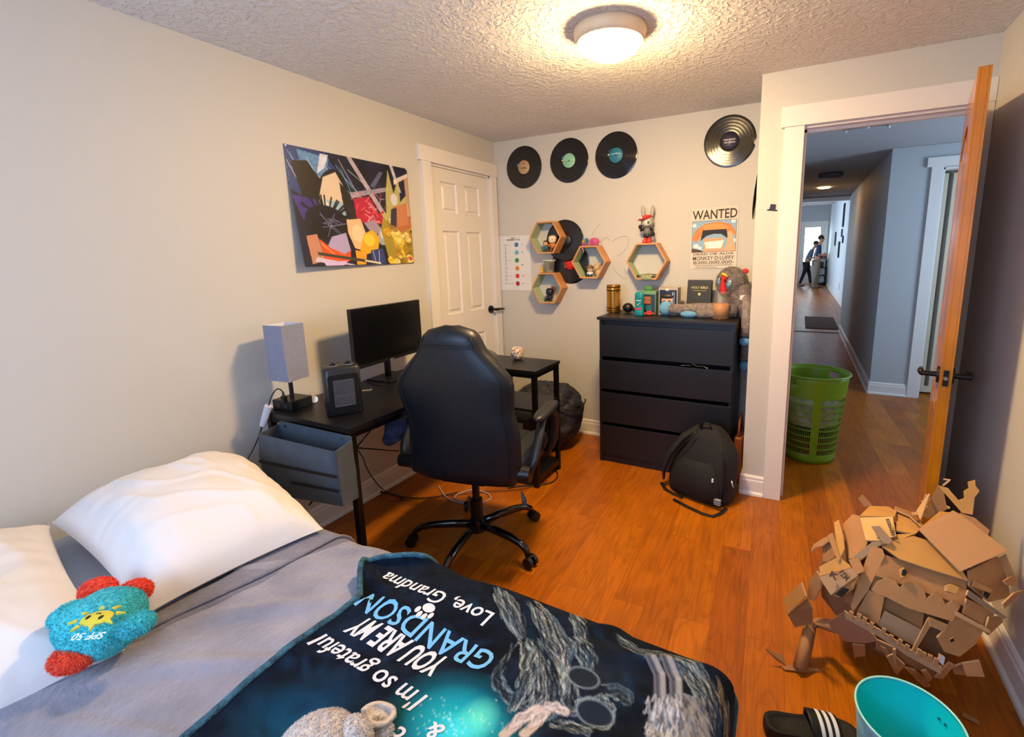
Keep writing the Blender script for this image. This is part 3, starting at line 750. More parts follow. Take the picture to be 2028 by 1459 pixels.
# candle cup
t = thing('candle_cup', 'round marbled white and rust candle cup on the desk wing', 'candle', (0.56, -0.76, DZT))
c = at(1020, 713, 'z', DZT); c = Vector((c.x, c.y + .03, DZT))
prof = [(0, 0.001), (0.022, 0.001), (0.036, 0.012), (0.044, 0.035), (0.041, 0.062), (0.033, 0.078), (0.031, 0.078), (0.038, 0.06), (0.038, 0.05), (0, 0.05)]
mm = mat('marbled_glaze', 'c9b6ac', 0.15, coat=0.5); nt = mm.node_tree; tc = nt.nodes.new('ShaderNodeTexCoord'); n = nt.nodes.new('ShaderNodeTexNoise'); n.inputs['Scale'].default_value = 45; n.inputs['Distortion'].default_value = 1.5
rp = nt.nodes.new('ShaderNodeValToRGB'); rp.color_ramp.elements[0].position = .36; rp.color_ramp.elements[0].color = (*hx('3a3f52'), 1); rp.color_ramp.elements[1].position = .6; rp.color_ramp.elements[1].color = (*hx('a06a48'), 1); e = rp.color_ramp.elements.new(.47); e.color = (*hx('e8e0da'), 1)
nt.links.new(tc.outputs['Object'], n.inputs['Vector']); nt.links.new(n.outputs['Fac'], rp.inputs[0]); nt.links.new(rp.outputs[0], nt.nodes['Principled BSDF'].inputs['Base Color'])
b = MB(); b.lathe(prof, c, 32); obj('bowl', b, mm, t)

# ================================================================== CHAIR
CX, CY, CYAW = 0.868, -1.566, 0.172
t = thing('gaming_chair', 'black leather high back gaming chair on a five star base before the desk', 'chair', (CX, CY, 0))
f_ = Vector((-math.sin(CYAW), math.cos(CYAW), 0)); rr_ = Vector((math.cos(CYAW), math.sin(CYAW), 0))
CM = Matrix(((rr_.x, f_.x, 0, CX), (rr_.y, f_.y, 0, CY), (0, 0, 1, 0), (0, 0, 0, 1)))        # local x right, y forward
CMi = CM.inverted()
p0 = CM @ Vector((0, -0.205, 0.4)); nrm = (CM.to_3x3() @ Vector((0, 1, 0.08))).normalized()
Lp = [(860, 648), (846, 650), (833, 656), (825, 665), (815, 698), (791, 727), (774, 752), (770, 768), (779, 795), (790, 822), (797, 850), (799, 880), (798, 915), (800, 938), (812, 950)]
Rp = [(893, 648), (908, 650), (921, 656), (931, 666), (947, 698), (974, 727), (1000, 757), (1005, 775), (1005, 805), (1006, 829), (1013, 855), (1018, 880), (1020, 920), (1022, 950), (1014, 976)]
rows = []
CH_L = [CMi @ atp(x, y, p0, nrm) for x, y in Lp]; CH_R = [CMi @ atp(x, y, p0, nrm) for x, y in Rp]
# outline as half widths over the height
pts = sorted([(a.z, a.x) for a in CH_L]); ptr = sorted([(a.z, a.x) for a in CH_R])


def interp(tb, z):
    if z <= tb[0][0]: return tb[0][1]
    for (z0, x0), (z1, x1) in zip(tb, tb[1:]):
        if z <= z1: return x0 + (x1 - x0) * (z - z0) / (z1 - z0 + 1e-9)
    return tb[-1][1]


zt = (pts[-1][0] + ptr[-1][0]) / 2; zb = (pts[0][0] + ptr[0][0]) / 2
def backrow(z, th=0.042, infl=0.0, n=28):
    xl = interp(pts, z); xr = interp(ptr, z); cx = (xl + xr) / 2; hw_ = (xr - xl) / 2 + infl
    yb = -0.205 - 0.08 * (z - 0.4); out = []
    for k in range(n):
        a = 2 * PI * k / n; ca, sa = math.cos(a), math.sin(a)
        x = cx + hw_ * math.copysign(abs(ca) ** 0.45, ca); y = th * math.copysign(abs(sa) ** 0.6, sa)
        fr = abs(x - cx) / hw_
        y += 0.022 * fr ** 2.5 + 0.012          # side bolsters sweep forward
        out.append(Vector((x, yb + y + 0.03, z)))
    return out


zs = [zb + (zt - zb) * k / 34 for k in range(35)]
rws = [backrow(z, 0.042 * min(1, 0.35 + (zt - z) * 14, 0.35 + (z - zb) * 14), -max(0, 0.012 - min(zt - z, z - zb) * .5)) for z in zs]
b = MB(CM); b.loft(rws); obj('backrest', b, LEATHER, t)
# piping and straps on the rear face


def rear(x, z, o=0.0015):
    xl = interp(pts, z); xr = interp(ptr, z); cx = (xl + xr) / 2; hw_ = (xr - xl) / 2
    u_ = max(-1, min(1, (x - cx) / hw_)); ca = abs(u_) ** (1 / .45); sa = -math.sqrt(max(0, 1 - ca * ca))
    return Vector((x, -0.205 - 0.08 * (z - 0.4) + 0.042 * math.copysign(abs(sa) ** 0.6, sa) + 0.022 * abs(u_) ** 2.5 + 0.042 - o, z))


SEAM = mat('seam_piping', '050507', 0.5)
for s_ in (-1, 1):
    b = MB(CM); ps = []
    for k in range(30):
        z = zb + 0.03 + (zt - zb - 0.07) * k / 29; xl = interp(pts, z); xr = interp(ptr, z); cx = (xl + xr) / 2
        ps.append(rear(cx + s_ * (xr - xl) / 2 * 0.86, z, 0.0))
    b.tube(ps, 0.0028, 6); obj('piping', b, SEAM, t)
b = MB(CM); z0_ = (CMi @ atp(880, 688, p0, nrm)).z
for zz_ in (z0_,):
    b.grid(lambda u, v: rear(-0.118 + 0.033 + 0.236 * u, zz_ - 0.009 + 0.018 * v, 0.003), 14, 4)
obj('strap', b, BB, t)
b = MB(CM); zc = zt - 0.16; b.ell((0.035, 0.0 - .205 + 0.05, zc), (0.19, 0.045, 0.062), e=0.7, rot=None); obj('headrest_pillow', b, mat('headrest_fabric', '2c2c33', 0.8), t)
# seat
b = MB(CM); b.ell((0.01, 0.06, 0.46), (0.255, 0.255, 0.055), 36, 14, e=0.45)
for s_ in (-1, 1): b.ell((0.01 + s_ * 0.235, 0.07, 0.475), (0.055, 0.23, 0.062), 20, 12, e=0.7)
obj('seat', b, LEATHER, t)
b = MB(CM); b.box(-0.11, 0.11, -0.12, 0.12, 0.375, 0.41, bev=0.008); b.cyl((0, 0, 0.36), (0, 0, 0.40), 0.05); b.tube([(0.09, 0.0, 0.385), (0.2, 0.0, 0.38), (0.26, 0.0, 0.37)], 0.007); obj('tilt_mechanism', b, BLACKM, t)
# arms
for s_ in (-1, 1):
    b = MB(CM); x = s_ * 0.285 + 0.02
    b.cyl((s_ * 0.25 + .02, -0.14, 0.475), (s_ * 0.325 + .02, -0.14, 0.475), 0.034, seg=24); obj('recline_hub', b, BLACKP, t)
    b = MB(CM)
    b.tube([(x + s_ * .03, -0.13, 0.48), (x + s_ * .045, -0.10, 0.53), (x + s_ * .05, -0.06, 0.60), (x + s_ * .048, -0.01, 0.66), (x + s_ * .045, 0.05, 0.675), (x + s_ * .045, 0.16, 0.675), (x + s_ * .045, 0.22, 0.62), (x + s_ * .03, 0.23, 0.50), (x, 0.20, 0.43)], [0.020, 0.022, 0.022, 0.022, 0.018, 0.018, 0.02, 0.02, 0.018], 12, flat=0.75)
    a = obj('armrest', b, mat('arm_plastic', '1a1a1c', 0.45), t)
    b = MB(CM); b.ell((x + s_ * .045, 0.075, 0.695), (0.034, 0.14, 0.019), 24, 10, e=0.75); obj('arm_pad', b, mat('arm_pad_vinyl', '15151a', 0.45), a)
# base
b = MB(CM); b.cyl((0, 0, 0.10), (0, 0, 0.24), 0.030, seg=24); b.cyl((0, 0, 0.24), (0, 0, 0.375), 0.018, seg=20); obj('gas_lift', b, BLACKM, t)
GLOSS = mat('gloss_black', '08080a', 0.18, coat=0.5)
b = MB(); b.cyl((CX, CY, 0.075), (CX, CY, 0.135), 0.042, 0.036, seg=28); obj('hub', b, GLOSS, t)
for k in range(5):
    a = math.radians(207.76) + k * 2 * PI / 5; d = Vector((math.cos(a), math.sin(a), 0)); C0 = Vector((CX, CY, 0))
    b = MB(); b.tube([C0 + d * .03 + Vector((0, 0, .108)), C0 + d * .12 + Vector((0, 0, .112)), C0 + d * .22 + Vector((0, 0, .108)), C0 + d * .275 + Vector((0, 0, .098)), C0 + d * .308 + Vector((0, 0, .078)), C0 + d * .318 + Vector((0, 0, .055))], [.021, .020, .018, .017, .016, .015], 14); lg = obj('leg', b, GLOSS, t)
    b = MB(); sd = Vector((-d.y, d.x, 0)); cc = C0 + d * .331 + Vector((0, 0, .027))
    for q_ in (-1, 1): b.cyl(cc + sd * (q_ * .008), cc + sd * (q_ * .026), .0265, seg=22)
    b.cyl(cc - sd * .01, cc + sd * .01, .012); b.box(-.014, .014, -.012, .012, .025, .056, bev=.004, xf=T(cc.x - d.x * .006, cc.y - d.y * .006, 0) @ RZ(a)); obj('caster', b, BLACKP, t)

# ================================================================== BED
BX1, BY0, BY1, BZ = 2.125, -3.78, -2.352, 0.515       # foot, near side, far side, top
SHEET = mat('pale_sheet', 'c3cbdc', 0.9, bump=(30, 0.2))
COTTON = mat('white_pillowcase', 'e3dcd6', 0.85, bump=(14, 0.35, 5))
GREY = mat('grey_fleece', '8b8790', 0.95, bump=(70, 0.5, 5), var=(9, 0.22), sheen=0.35)


def fold(t_, e, r):
    if t_ < e - r: return t_, 0.0
    s = t_ - (e - r)
    if s < r * PI / 2: a = s / r; return e - r + r * math.sin(a), r * (1 - math.cos(a))
    return e, r + s - r * PI / 2


def drape(x, y, off=0.0, r=0.06):
    """cloth coordinates on the flat bed -> world, falling over the foot and the far side"""
    X, d1_ = fold(x, BX1 + off, r); Y, d2 = fold(y, BY1 + off, r)
    Yn, d3 = fold(-y, -BY0 + off, r)
    if y < BY0 + 0.1: Y = -Yn
    dz = d1_ + d2 + d3
    if d1_ > r: Y += 0.012 * math.sin(y * 21) * min(1, (d1_ - r) * 8); X += 0.014 * (math.sin(y * 17) + .6) * min(1, (d1_ - r) * 8)
    return Vector((X, Y, BZ + off - dz))


t = thing('bed', 'bed with white sheet under a grey fleece blanket against the left wall', 'bed', (1.05, -3.05, 0))
b = MB(); b.box(0.035, BX1 - 0.012, BY0 + .012, BY1 - .012, 0.24, BZ - 0.004, bev=0.05, seg=4); obj('mattress', b, SHEET, t)
b = MB(); b.box(0.04, BX1 - 0.03, BY0 + .03, BY1 - .03, 0.06, 0.238, bev=0.01); obj('box_spring', b, mat('grey_box_fabric', '5a5a62', 0.9), t)
for x in (0.10, BX1 - .1):
    for y in (BY0 + .1, BY1 - .1):
        b = MB(); b.cyl((x, y, 0), (x, y, 0.06), 0.022, 0.028); obj('leg', b, BLACKP, t)


def wr(x, y, k=1.0):
    q = Vector((x * 2.2 + y * 1.1, y * 7 - x * 3.0, 0.3)); z = noise.noise(q) * 0.012 + noise.noise(q * 2.3) * 0.006
    z += 0.011 * max(0, 1 - abs(noise.noise(Vector((x * 1.6, y * 5 - x * 2.6, 4))) * 6))
    return k * z


gb = MB()
def gfn(u, v):
    x = 0.83 + (BX1 + 0.22 - 0.83) * u; y = (BY0 - 0.15) + (BY1 + 0.16 - BY0 + 0.15) * v
    p = drape(x, y, 0.010); p.z += wr(x, y) * (1 if p.z > BZ - .05 else .3) * (1 if x < 1.24 else .12) + 0.003; return p
gb.grid(gfn, 150, 150)
sol = obj('grey_blanket', gb, GREY); tag(sol, 'grey fleece blanket spread over the bed beneath the printed blanket', 'blanket')
md = sol.modifiers.new('s', 'SOLIDIFY'); md.thickness = 0.006; md.offset = -1


def edge0(y): return 0.800 + 0.012 * math.sin(y * 9) + 0.008 * math.sin(y * 23)
def edge1(y): return 0.86 + (y + 3.07) * 0.19 + 0.006 * math.sin(y * 14)
b = MB()
def hfn(u, v):
    y = (BY0 - 0.12) + (BY1 + 0.13 - BY0 + 0.12) * v; x = edge0(y) + (edge1(y) - edge0(y)) * u
    p = drape(x, y, 0.012); p.z += 0.016 * (1 - (2 * u - 1) ** 6) + 0.003 * noise.noise(Vector((x * 20, y * 12, 0))); return p
b.grid(hfn, 14, 160); o = obj('folded_band', b, mat('grey_fleece_dark', '74707a', 0.95, bump=(70, 0.5, 5), var=(12, 0.22), sheen=0.3), sol)
b = MB()
ps = []
for k in range(120):
    v = k / 119; y = (BY0 - 0.12) + (BY1 + 0.12 - BY0 + 0.12) * v; p = drape(edge1(y) - .022, y, 0.012); p.z += 0.019 + 0.0012 * (k % 2); ps.append(p)
b.tube(ps, 0.004, 6); obj('hem_stitching', b, mat('hem_thread', '74727c', 0.9), sol)

# pillows


def pillow(name, cx, cy, sx, sy, h, rot, tilt, label, seed, taper=0.0):
    """soft rectangular pillow lying on the bed"""
    def P(u, v, s):
        a = 2 * u - 1; c = 2 * v - 1
        prof = max(0.0, (1 - abs(a) ** 3.2)) ** 0.55 * max(0.0, (1 - abs(c) ** 3.2)) ** 0.55
        x = a * sx / 2 * (1 - 0.05 * (1 - c * c) * 0 - 0.045 * (1 - abs(c)) * abs(a) ** 3 * 0); y = c * sy / 2
        x *= 1 - 0.05 * (1 - c * c) * abs(a) ** 2; y *= (1 - 0.06 * (1 - a * a) * abs(c) ** 2) * (1 - taper * a)
        q = Vector((x * 6 + seed, y * 9, seed)); wz = (noise.noise(q) * 0.014 + .008 * max(0, 1 - abs(noise.noise(Vector((x * 5 - y * 7, y * 4 + x * 3, seed)))) * 7)) * prof
        rim = abs(c) ** 4
        wz += 0.010 * rim * prof ** .3 * math.sin(x * 70 + 5 * noise.noise(Vector((x * 8, y * 3, seed)))) * (1 - abs(a))
        z = (h * 0.80 * prof + wz) if s > 0 else -h * 0.20 * prof
        return M_ @ Vector((x, y, z))
    M_ = T(cx, cy, BZ + 0.20 * h + 0.014) @ RZ(rot) @ RY(tilt)
    b = MB(); b.grid(lambda u, v: P(u, v, 1), 64, 56); b.grid(lambda u, v: P(u, v, -1), 40, 32)
    o = obj(name, b, COTTON); tag(o, label, 'pillow', 'pillows at the head of the bed'); return o


pillow('pillow', 0.495, -2.555, 0.75, 0.505, 0.20, math.radians(-9), 0.03, 'plump white pillow at the head of the bed beside the desk', 3.0, 0.11)
pillow('pillow', 0.45, -3.165, 0.80, 0.66, 0.16, math.radians(-8), 0.06, 'white pillow at the left edge of the photo, tucked beside the far pillow', 8.0)

# printed blanket
cpx = lambda x, y: at(x, y, 'z', BZ + 0.028)
U0, U1, V0, V1 = 1.14, BX1 + 0.40, -3.62, BY1 + 0.055
PW, PH = 470, 440
pt = Paint(PW, PH, '0b1524')
pt.noise(0.5, 26, 1); pt.noise(0.5, 70, 2)
asp = (V1 - V0) / (U1 - U0)
def uv(p):
    q = cpx(*p); return ((q.x - U0) / (U1 - U0), (V1 - q.y) / (V1 - V0))
def UL(m_): return m_ / (U1 - U0)
for c_, rx, ry, col, al in (((640, 1400), .12, .09, '12405e', .6), ((720, 1250), .10, .07, '102c4a', .5), ((560, 1440), .14, .08, '0f5470', .55), ((1180, 1330), .12, .09, '27313f', .4)):
    u, v = uv(c_); pt.ell(u, v, UL(rx), UL(ry) / asp, col, al, soft=1.0)
rq = random.Random(21)
for _ in range(260):
    u, v = rq.random(), rq.random(); pt.ell(u, v, UL(rq.uniform(.012, .05)), UL(rq.uniform(.006, .02)) / asp, rq.choice(['0f2a44', '123a5a', '0a121e', '16304a', '070c14']), .35, rq.uniform(-1, 1), .8)
u, v = uv((905, 1440)); pt.ell(u, v, UL(.17), UL(.12) / asp, '0e7f98', .95, soft=.9); pt.ell(u, v, UL(.12), UL(.085) / asp, '1cc0cc', .9, soft=.9)
u, v = uv((945, 1425)); pt.ell(u, v, UL(.045), UL(.05) / asp, '6cf0d0', .8, soft=.9)
u, v = uv((905, 1459)); pt.ell(u, v, UL(.06), UL(.05) / asp, '48e0e8', .8, soft=.9)
rn = random.Random(3)
for _ in range(70):
    u, v = uv((rn.gauss(900, 50), rn.gauss(1430, 22))); pt.ell(u, v, UL(.0012), UL(.0012) / asp, 'c8f4f0', .7)


def streaks(path, wd, n, cols, al=.85, seed=0, lw=.0019):
    rn = random.Random(seed); P_ = [uv(p) for p in path]
    dense = []
    for i in range(len(P_) - 1):
        for k in range(8): f = k / 8; dense.append((P_[i][0] + (P_[i + 1][0] - P_[i][0]) * f, P_[i][1] + (P_[i + 1][1] - P_[i][1]) * f))
    dense.append(P_[-1])
    for j in range(n):
        o = rn.uniform(-1, 1) * UL(wd) / 2; ph = rn.uniform(0, 6); a = rn.randint(0, len(dense) // 2); bnd = rn.randint(a + 5, len(dense) + 4)
        seg = []
        for k in range(a, min(bnd, len(dense))):
            d0 = dense[max(0, k - 1)]; d1 = dense[min(len(dense) - 1, k + 1)]; dx, dy = d1[0] - d0[0], (d1[1] - d0[1]) * asp; L_ = math.hypot(dx, dy) + 1e-9
            tp = math.sin(PI * min(1, max(.15, k / len(dense)))) ** .5
            w_ = o * tp + UL(.003) * math.sin(k * .9 + ph); seg.append((dense[k][0] - dy / L_ * w_, dense[k][1] + dx / L_ * w_ / asp))
        if len(seg) > 1: pt.line(seg, UL(rn.uniform(.6, 1.5) * lw), rn.choice(cols), al, asp)


BARK = ['b4bcc0', '8496a2', '5c7080', 'd0d0c4', '41586a', '9aa8a8', '6c7e86']
DARK = ['0a0e16', '16202c']
for sd, (path, wd, n) in enumerate([([(985, 1165), (1008, 1210), (1035, 1262)], .045, 26), ([(1053, 1190), (1082, 1235), (1112, 1290), (1118, 1330)], .05, 34),
                                    ([(1060, 1265), (1078, 1320), (1090, 1380), (1060, 1420)], .07, 44), ([(1022, 1270), (1000, 1310), (982, 1345), (1000, 1375), (1050, 1408)], .022, 16),
                                    ([(1118, 1320), (1124, 1360), (1130, 1400), (1160, 1395)], .035, 26), ([(1010, 1410), (1040, 1370), (1050, 1320), (1045, 1280)], .04, 22),
                                    ([(1035, 1262), (1048, 1290), (1040, 1330)], .03, 16), ([(1222, 1252), (1262, 1292), (1330, 1305), (1390, 1345), (1420, 1400)], .035, 30),
                                    ([(1330, 1300), (1370, 1325), (1405, 1380), (1415, 1459)], .05, 34), ([(1130, 1195), (1150, 1230), (1160, 1280)], .04, 14), ([(1140, 1265), (1160, 1300), (1170, 1330)], .04, 18),
                                    ([(1140, 1395), (1190, 1385), (1210, 1405), (1200, 1440), (1150, 1435)], .012, 12), ([(1090, 1430), (1130, 1440), (1170, 1459)], .02, 12), ([(1190, 1365), (1230, 1375), (1250, 1395)], .03, 14)]):
    streaks(path, wd * 1.1, int(n * 1.7), BARK, .62, sd); streaks(path, wd, n, DARK, .75, sd + 50)
for c_, rx, ry in (((1155, 1345), .032, .022), ((1178, 1412), .035, .022)):
    u, v = uv(c_); pt.ell(u, v, UL(rx * 1.12), UL(ry * 1.15) / asp, '8e9ea6', .6); pt.ell(u, v, UL(rx), UL(ry) / asp, '0e1826', .95)
# pale boughs at the lower edge
for path, wd in (([(1000, 1459), (1030, 1425), (1062, 1405)], .022), ([(1040, 1459), (1065, 1425), (1085, 1400)], .022), ([(1062, 1405), (1100, 1400), (1120, 1408)], .016)):
    pt.line([uv(p) for p in path], UL(wd), 'cbbab2', .9, asp); streaks(path, wd, 8, ['8a7c7c', 'f0e4dc', '5a5660'], .6, 91)
# shaggy grey animal flank and legs
pl = [(1280, 1459), (1285, 1415), (1305, 1385), (1340, 1372), (1372, 1380), (1402, 1420), (1412, 1459), (1412, 1500), (1280, 1500)]
pt.poly([uv(p) for p in pl], '7d7f88', .95)
for path, wd in (([(1288, 1306), (1306, 1335), (1308, 1395)], .024), ([(1318, 1305), (1338, 1345), (1340, 1400)], .026)):
    pt.line([uv(p) for p in path], UL(wd), '6a6c78', .95, asp); pt.line([uv((p[0] + 6, p[1])) for p in path], UL(wd * .4), 'a8a8a8', .6, asp); pt.line([uv((p[0] - 5, p[1])) for p in path], UL(wd * .25), '3a3e4c', .8, asp)
for _ in range(520):
    x_, y_ = rn.uniform(1283, 1410), rn.uniform(1378, 1500); a_ = rn.uniform(-.5, .5) + (x_ - 1340) / 90
    q0 = (x_, y_); q1 = (x_ + 10 * math.sin(a_), y_ + 12); c_ = rn.choice(['d8dade', 'aab2bc', '4c5564', '2a3240', 'bfb8b0'] if x_ < 1350 else ['6a6460', '8c8478', '34343c', '2a3240', 'a49a8a'])
    pt.line([uv(q0), uv(q1)], UL(.0028), c_, .7, asp)
# right hand hanging side, brown and dark streaks
for path, wd, cols in (([(1425, 1335), (1445, 1380), (1470, 1430), (1480, 1490)], .04, ['8a7860', '5c5048', '1a1c24', 'a89478']), ([(1400, 1360), (1420, 1400), (1440, 1470)], .04, ['0a0e16', '0e1a30', '1c3456'])):
    streaks(path, wd, 26, cols, .8, 12)
FLEECE = mat('printed_fleece', 'ffffff', 0.92, bump=(120, 0.45, 5), attr='Col', spec=0.15)


def xleft(y):
    tb = [(-3.7, 1.30), (-2.95, 1.262), (-2.557, 1.262), (-2.50, 1.195), (-2.465, 1.168), (-2.43, 1.19), (-2.36, 1.30), (-2.28, 1.32)]
    return interp(tb, y)


def pz(x, y):
    z = wr(x + 3, y - 2, .9)
    # raised crease running in from the curled corner
    a = Vector((1.17, -2.475)); c = Vector((1.40, -2.53)); d = c - a; tt = max(0, min(1, (Vector((x, y)) - a).dot(d) / d.length_squared)); ds = (Vector((x, y)) - a - d * tt).length
    z += 0.020 * math.exp(-(ds / .018) ** 2) * (1 - tt * .8)
    z += 0.012 * math.exp(-((x - xleft(y)) / .02) ** 2)
    return z + 0.006


def bl_pt(x, y, lift=0.0):
    x = max(x, xleft(y)); p = drape(x, y, 0.024); p.z += pz(x, y) * (1 if p.z > BZ - .03 else .35) + lift
    if p.z < BZ - .03: p.x += lift
    return p


t = thing('printed_blanket', 'dark blue fleece blanket printed with words, trees and an animal, draped over the bed foot', 'blanket', (1.7, -2.9, BZ))
def bfn(u, v):
    y = V1 + (V0 - V1) * v; xl = xleft(y); x = U0 + (U1 - U0) * u
    return bl_pt(x, y)
painted('fleece', pt, bfn, FLEECE, t)
b = MB(); ps = [bl_pt(xleft(y_), y_, .002) for y_ in np.linspace(-3.62, V1 - .005, 90)]; b.tube(ps, 0.0075, 8)
ps = [bl_pt(x_, V1 - .002, .0) for x_ in np.linspace(1.32, U1, 90)]; b.tube(ps, 0.0075, 8)
hm = mat('blanket_hem_pile', '3b6a80', 0.95, bump=(220, 1.0), var=(60, 0.5)); obj('hem', b, hm, t)

PRW = mat('print_white', 'dcdce0', 0.9); PRB = mat('print_blue', '6fb6e6', 0.9)


def word(s, a, c, h, m_, bold=0.0, shear=0.0, base=0.0):
    A, Cc = cpx(*a), cpx(*c); d = Vector((Cc.x - A.x, Cc.y - A.y)); L_ = d.length; d.normalize(); n = Vector((-d.y, d.x))
    b = MB(); fn = lambda x, y: bl_pt(A.x + d.x * x + n.x * (y - base), A.y + d.y * x + n.y * (y - base), .0016)
    text_mb(b, s, fn, w=L_, h=h, bold=bold, shear=shear, cuts=2); o = obj('print_lettering', b, m_, t); return o


word("I'm so grateful", (835, 1395), (628, 1272), 0.042, PRW, 0.012, 0.2, 0.018)
word("YOU ARE MY", (872, 1320), (700, 1238), 0.055, PRW, 0.03, 0.25, 0.026)
word("GRANDSON", (972, 1315), (720, 1191), 0.058, PRB, 0.012, 0.0, 0.028)
word("Love, Grandma", (972, 1232), (760, 1143), 0.040, PRW, 0.012, 0.2, 0.018)
word("&", (878, 1452), (850, 1440), 0.03, PRW, 0.02, 0.2, 0.01)
word("c", (800, 1459), (782, 1450), 0.03, PRW, 0.02, 0.2, 0.01)
b = MB(); c_ = cpx(843, 1215)
for dx, dy, rx, ry in ((0, .012, .017, .013), (.020, -.004, .006, .010), (.007, -.013, .006, .010), (-.008, -.013, .006, .010), (-.021, -.004, .006, .010)):
    n_ = 16; P_ = [bl_pt(c_.x + dx + rx * math.cos(2 * PI * k / n_), c_.y + dy + ry * math.sin(2 * PI * k / n_), .0018) for k in range(n_)]
    b._add(P_, [list(range(n_))])
obj('paw_print', b, PRW, t, label='white paw print')

# ---- turquoise plush
TQ = mat('turquoise_plush', '3fd0d8', 0.95, sheen=0.3, bump=(160, 0.8, 5)); OR = mat('orange_red_plush', 'ff4a1c', 0.95, sheen=0.3, bump=(200, 0.6, 5))
cz = BZ + 0.112
pc = at(205, 1232, 'z', cz)
t = thing('plush_toy', 'turquoise plush toy with orange feet and a smiling sun, lying on the pillows', 'plush toy', (pc.x, pc.y, BZ + .02))
rx_ = (at(288, 1225, 'z', cz) - at(118, 1240, 'z', cz)); ra = math.atan2(rx_.y, rx_.x); PR = rx_.length / 2
TM = T(pc.x, pc.y, cz) @ RZ(ra)
b = MB(TM); b.ell((0, 0, 0), (PR * 0.82, PR * 0.80, 0.060), 40, 24, e=0.85, ns=0.008, nf=18); b.fur(12000, 0.005, 0.0009, seed=2); obj('body', b, TQ, t)


def blob(nm, px_, py_, zz, rx, ry, rz, ang, m_, n=2500):
    c = at(px_, py_, 'z', zz); b = MB(); b.ell(c, (rx, ry, rz), 24, 14, rot=RZ(ang)); b.fur(n, 0.006, 0.0011, seed=int(px_)); return obj(nm, b, m_, t)


blob('foot', 194, 1168, cz + .015, .036, .027, .026, ra + .2, OR); blob('foot', 266, 1172, cz + .015, .034, .027, .026, ra + .4, OR); blob('foot', 145, 1302, cz - .03, .040, .030, .026, ra + .2, OR)
blob('flipper', 134, 1216, cz + .02, .024, .034, .020, ra - .3, TQ, 1800); blob('flipper', 270, 1236, cz + .02, .032, .024, .022, ra + .5, TQ, 1800)
b = MB(); sc_ = at(192, 1224, 'z', cz + .066); SM = T(*sc_) @ RZ(ra + PI - .1)
b.ell((0, 0, 0), (.030, .021, .006), 28, 8, xf=SM)
for k in range(8):
    a = 2 * PI * (k + .5) / 8; P_ = [(0.034 * math.cos(a - .14), .026 * math.sin(a - .14), .001), (0.034 * math.cos(a + .14), .026 * math.sin(a + .14), .001), (.050 * math.cos(a), .038 * math.sin(a), -.002)]
    b._add(P_ + [(x, y, z + .004) for x, y, z in P_], [[0, 1, 2], [3, 4, 5], [0, 1, 4, 3], [1, 2, 5, 4], [2, 0, 3, 5]], xf=SM)
o = obj('sun_patch', b, mat('yellow_felt', 'd8c83c', 0.6), t)
b = MB(SM)
for x in (-.013, .013): b.ell((x, .004, .006), (.0035, .0055, .002), 12, 6)
b.tube([(-.005, -.004, .0068), (-.002, -.007, .0066), (.002, -.007, .0066), (.005, -.004, .0068)], .0008, 6); obj('sun_face', b, mat('embroidery_black', '101010', 0.6), o)
b = MB(); tp = at(176, 1262, 'z', cz + .055); TMt = T(*tp) @ RZ(ra + PI - .05) @ RX(-.25)
text_mb(b, 'SPF 50', lambda x, y: TMt @ Vector((x, y - .007, .004)), w=.06, h=.014, bold=.02, center=True); obj('embroidered_words', b, mat('embroidery_white', 'd8e8e8', 0.7), t)

# ---- cream plush lamb at the lower edge
CR = mat('cream_plush', 'dcd0c6', 0.95, sheen=0.3, bump=(120, 0.7, 5))
lz = BZ + .07; lc = at(672, 1442, 'z', lz)
t = thing('plush_lamb', 'cream white plush animal lying on the printed blanket at the bottom edge', 'plush toy', (lc.x, lc.y, BZ + .03))
b = MB(); b.ell(lc + Vector((-.005, -.035, -.01)), (.068, .060, .052), 40, 24, ns=.012, nf=14, rot=RZ(.4)); b.ell(lc + Vector((.035, .0, -.005)), (.035, .034, .034), 24, 14, ns=.005, nf=20); b.fur(15000, .0045, .0009, seed=5, grav=.5); obj('body', b, CR, t)
ec = at(758, 1425, 'z', lz - .01); b = MB()
e0 = at(722, 1420, 'z', lz); e1 = at(780, 1408, 'z', lz - .02); dv = (e1 - e0); ex = dv.normalized(); ey = Vector((-ex.y, ex.x, 0))
b.grid(lambda u, v: e0 + ex * dv.length * u + ey * (.026 * math.sin(PI * min(1, .12 + u * .88)) ** .6) * math.cos(PI * v) + Vector((0, 0, .016 * (2 * abs(v - .5)) ** 1.5 - .012)), 24, 16)
o = obj('ear', b, CR, t); md = o.modifiers.new('s', 'SOLIDIFY'); md.thickness = .009; md.offset = 0
b = MB(); b.ell(at(735, 1447, 'z', lz - .03), (.04, .022, .020), 24, 12, rot=RZ(.3), ns=.004, nf=20); b.fur(2500, .006, .0011, seed=6); obj('arm', b, CR, t)

# ================================================================== WALL DECOR
PAPER = mat('printed_paper', 'ffffff', 0.35, attr='Col', coat=0.15)
PAPER2 = mat('matte_printed_paper', 'ffffff', 0.75, attr='Col')

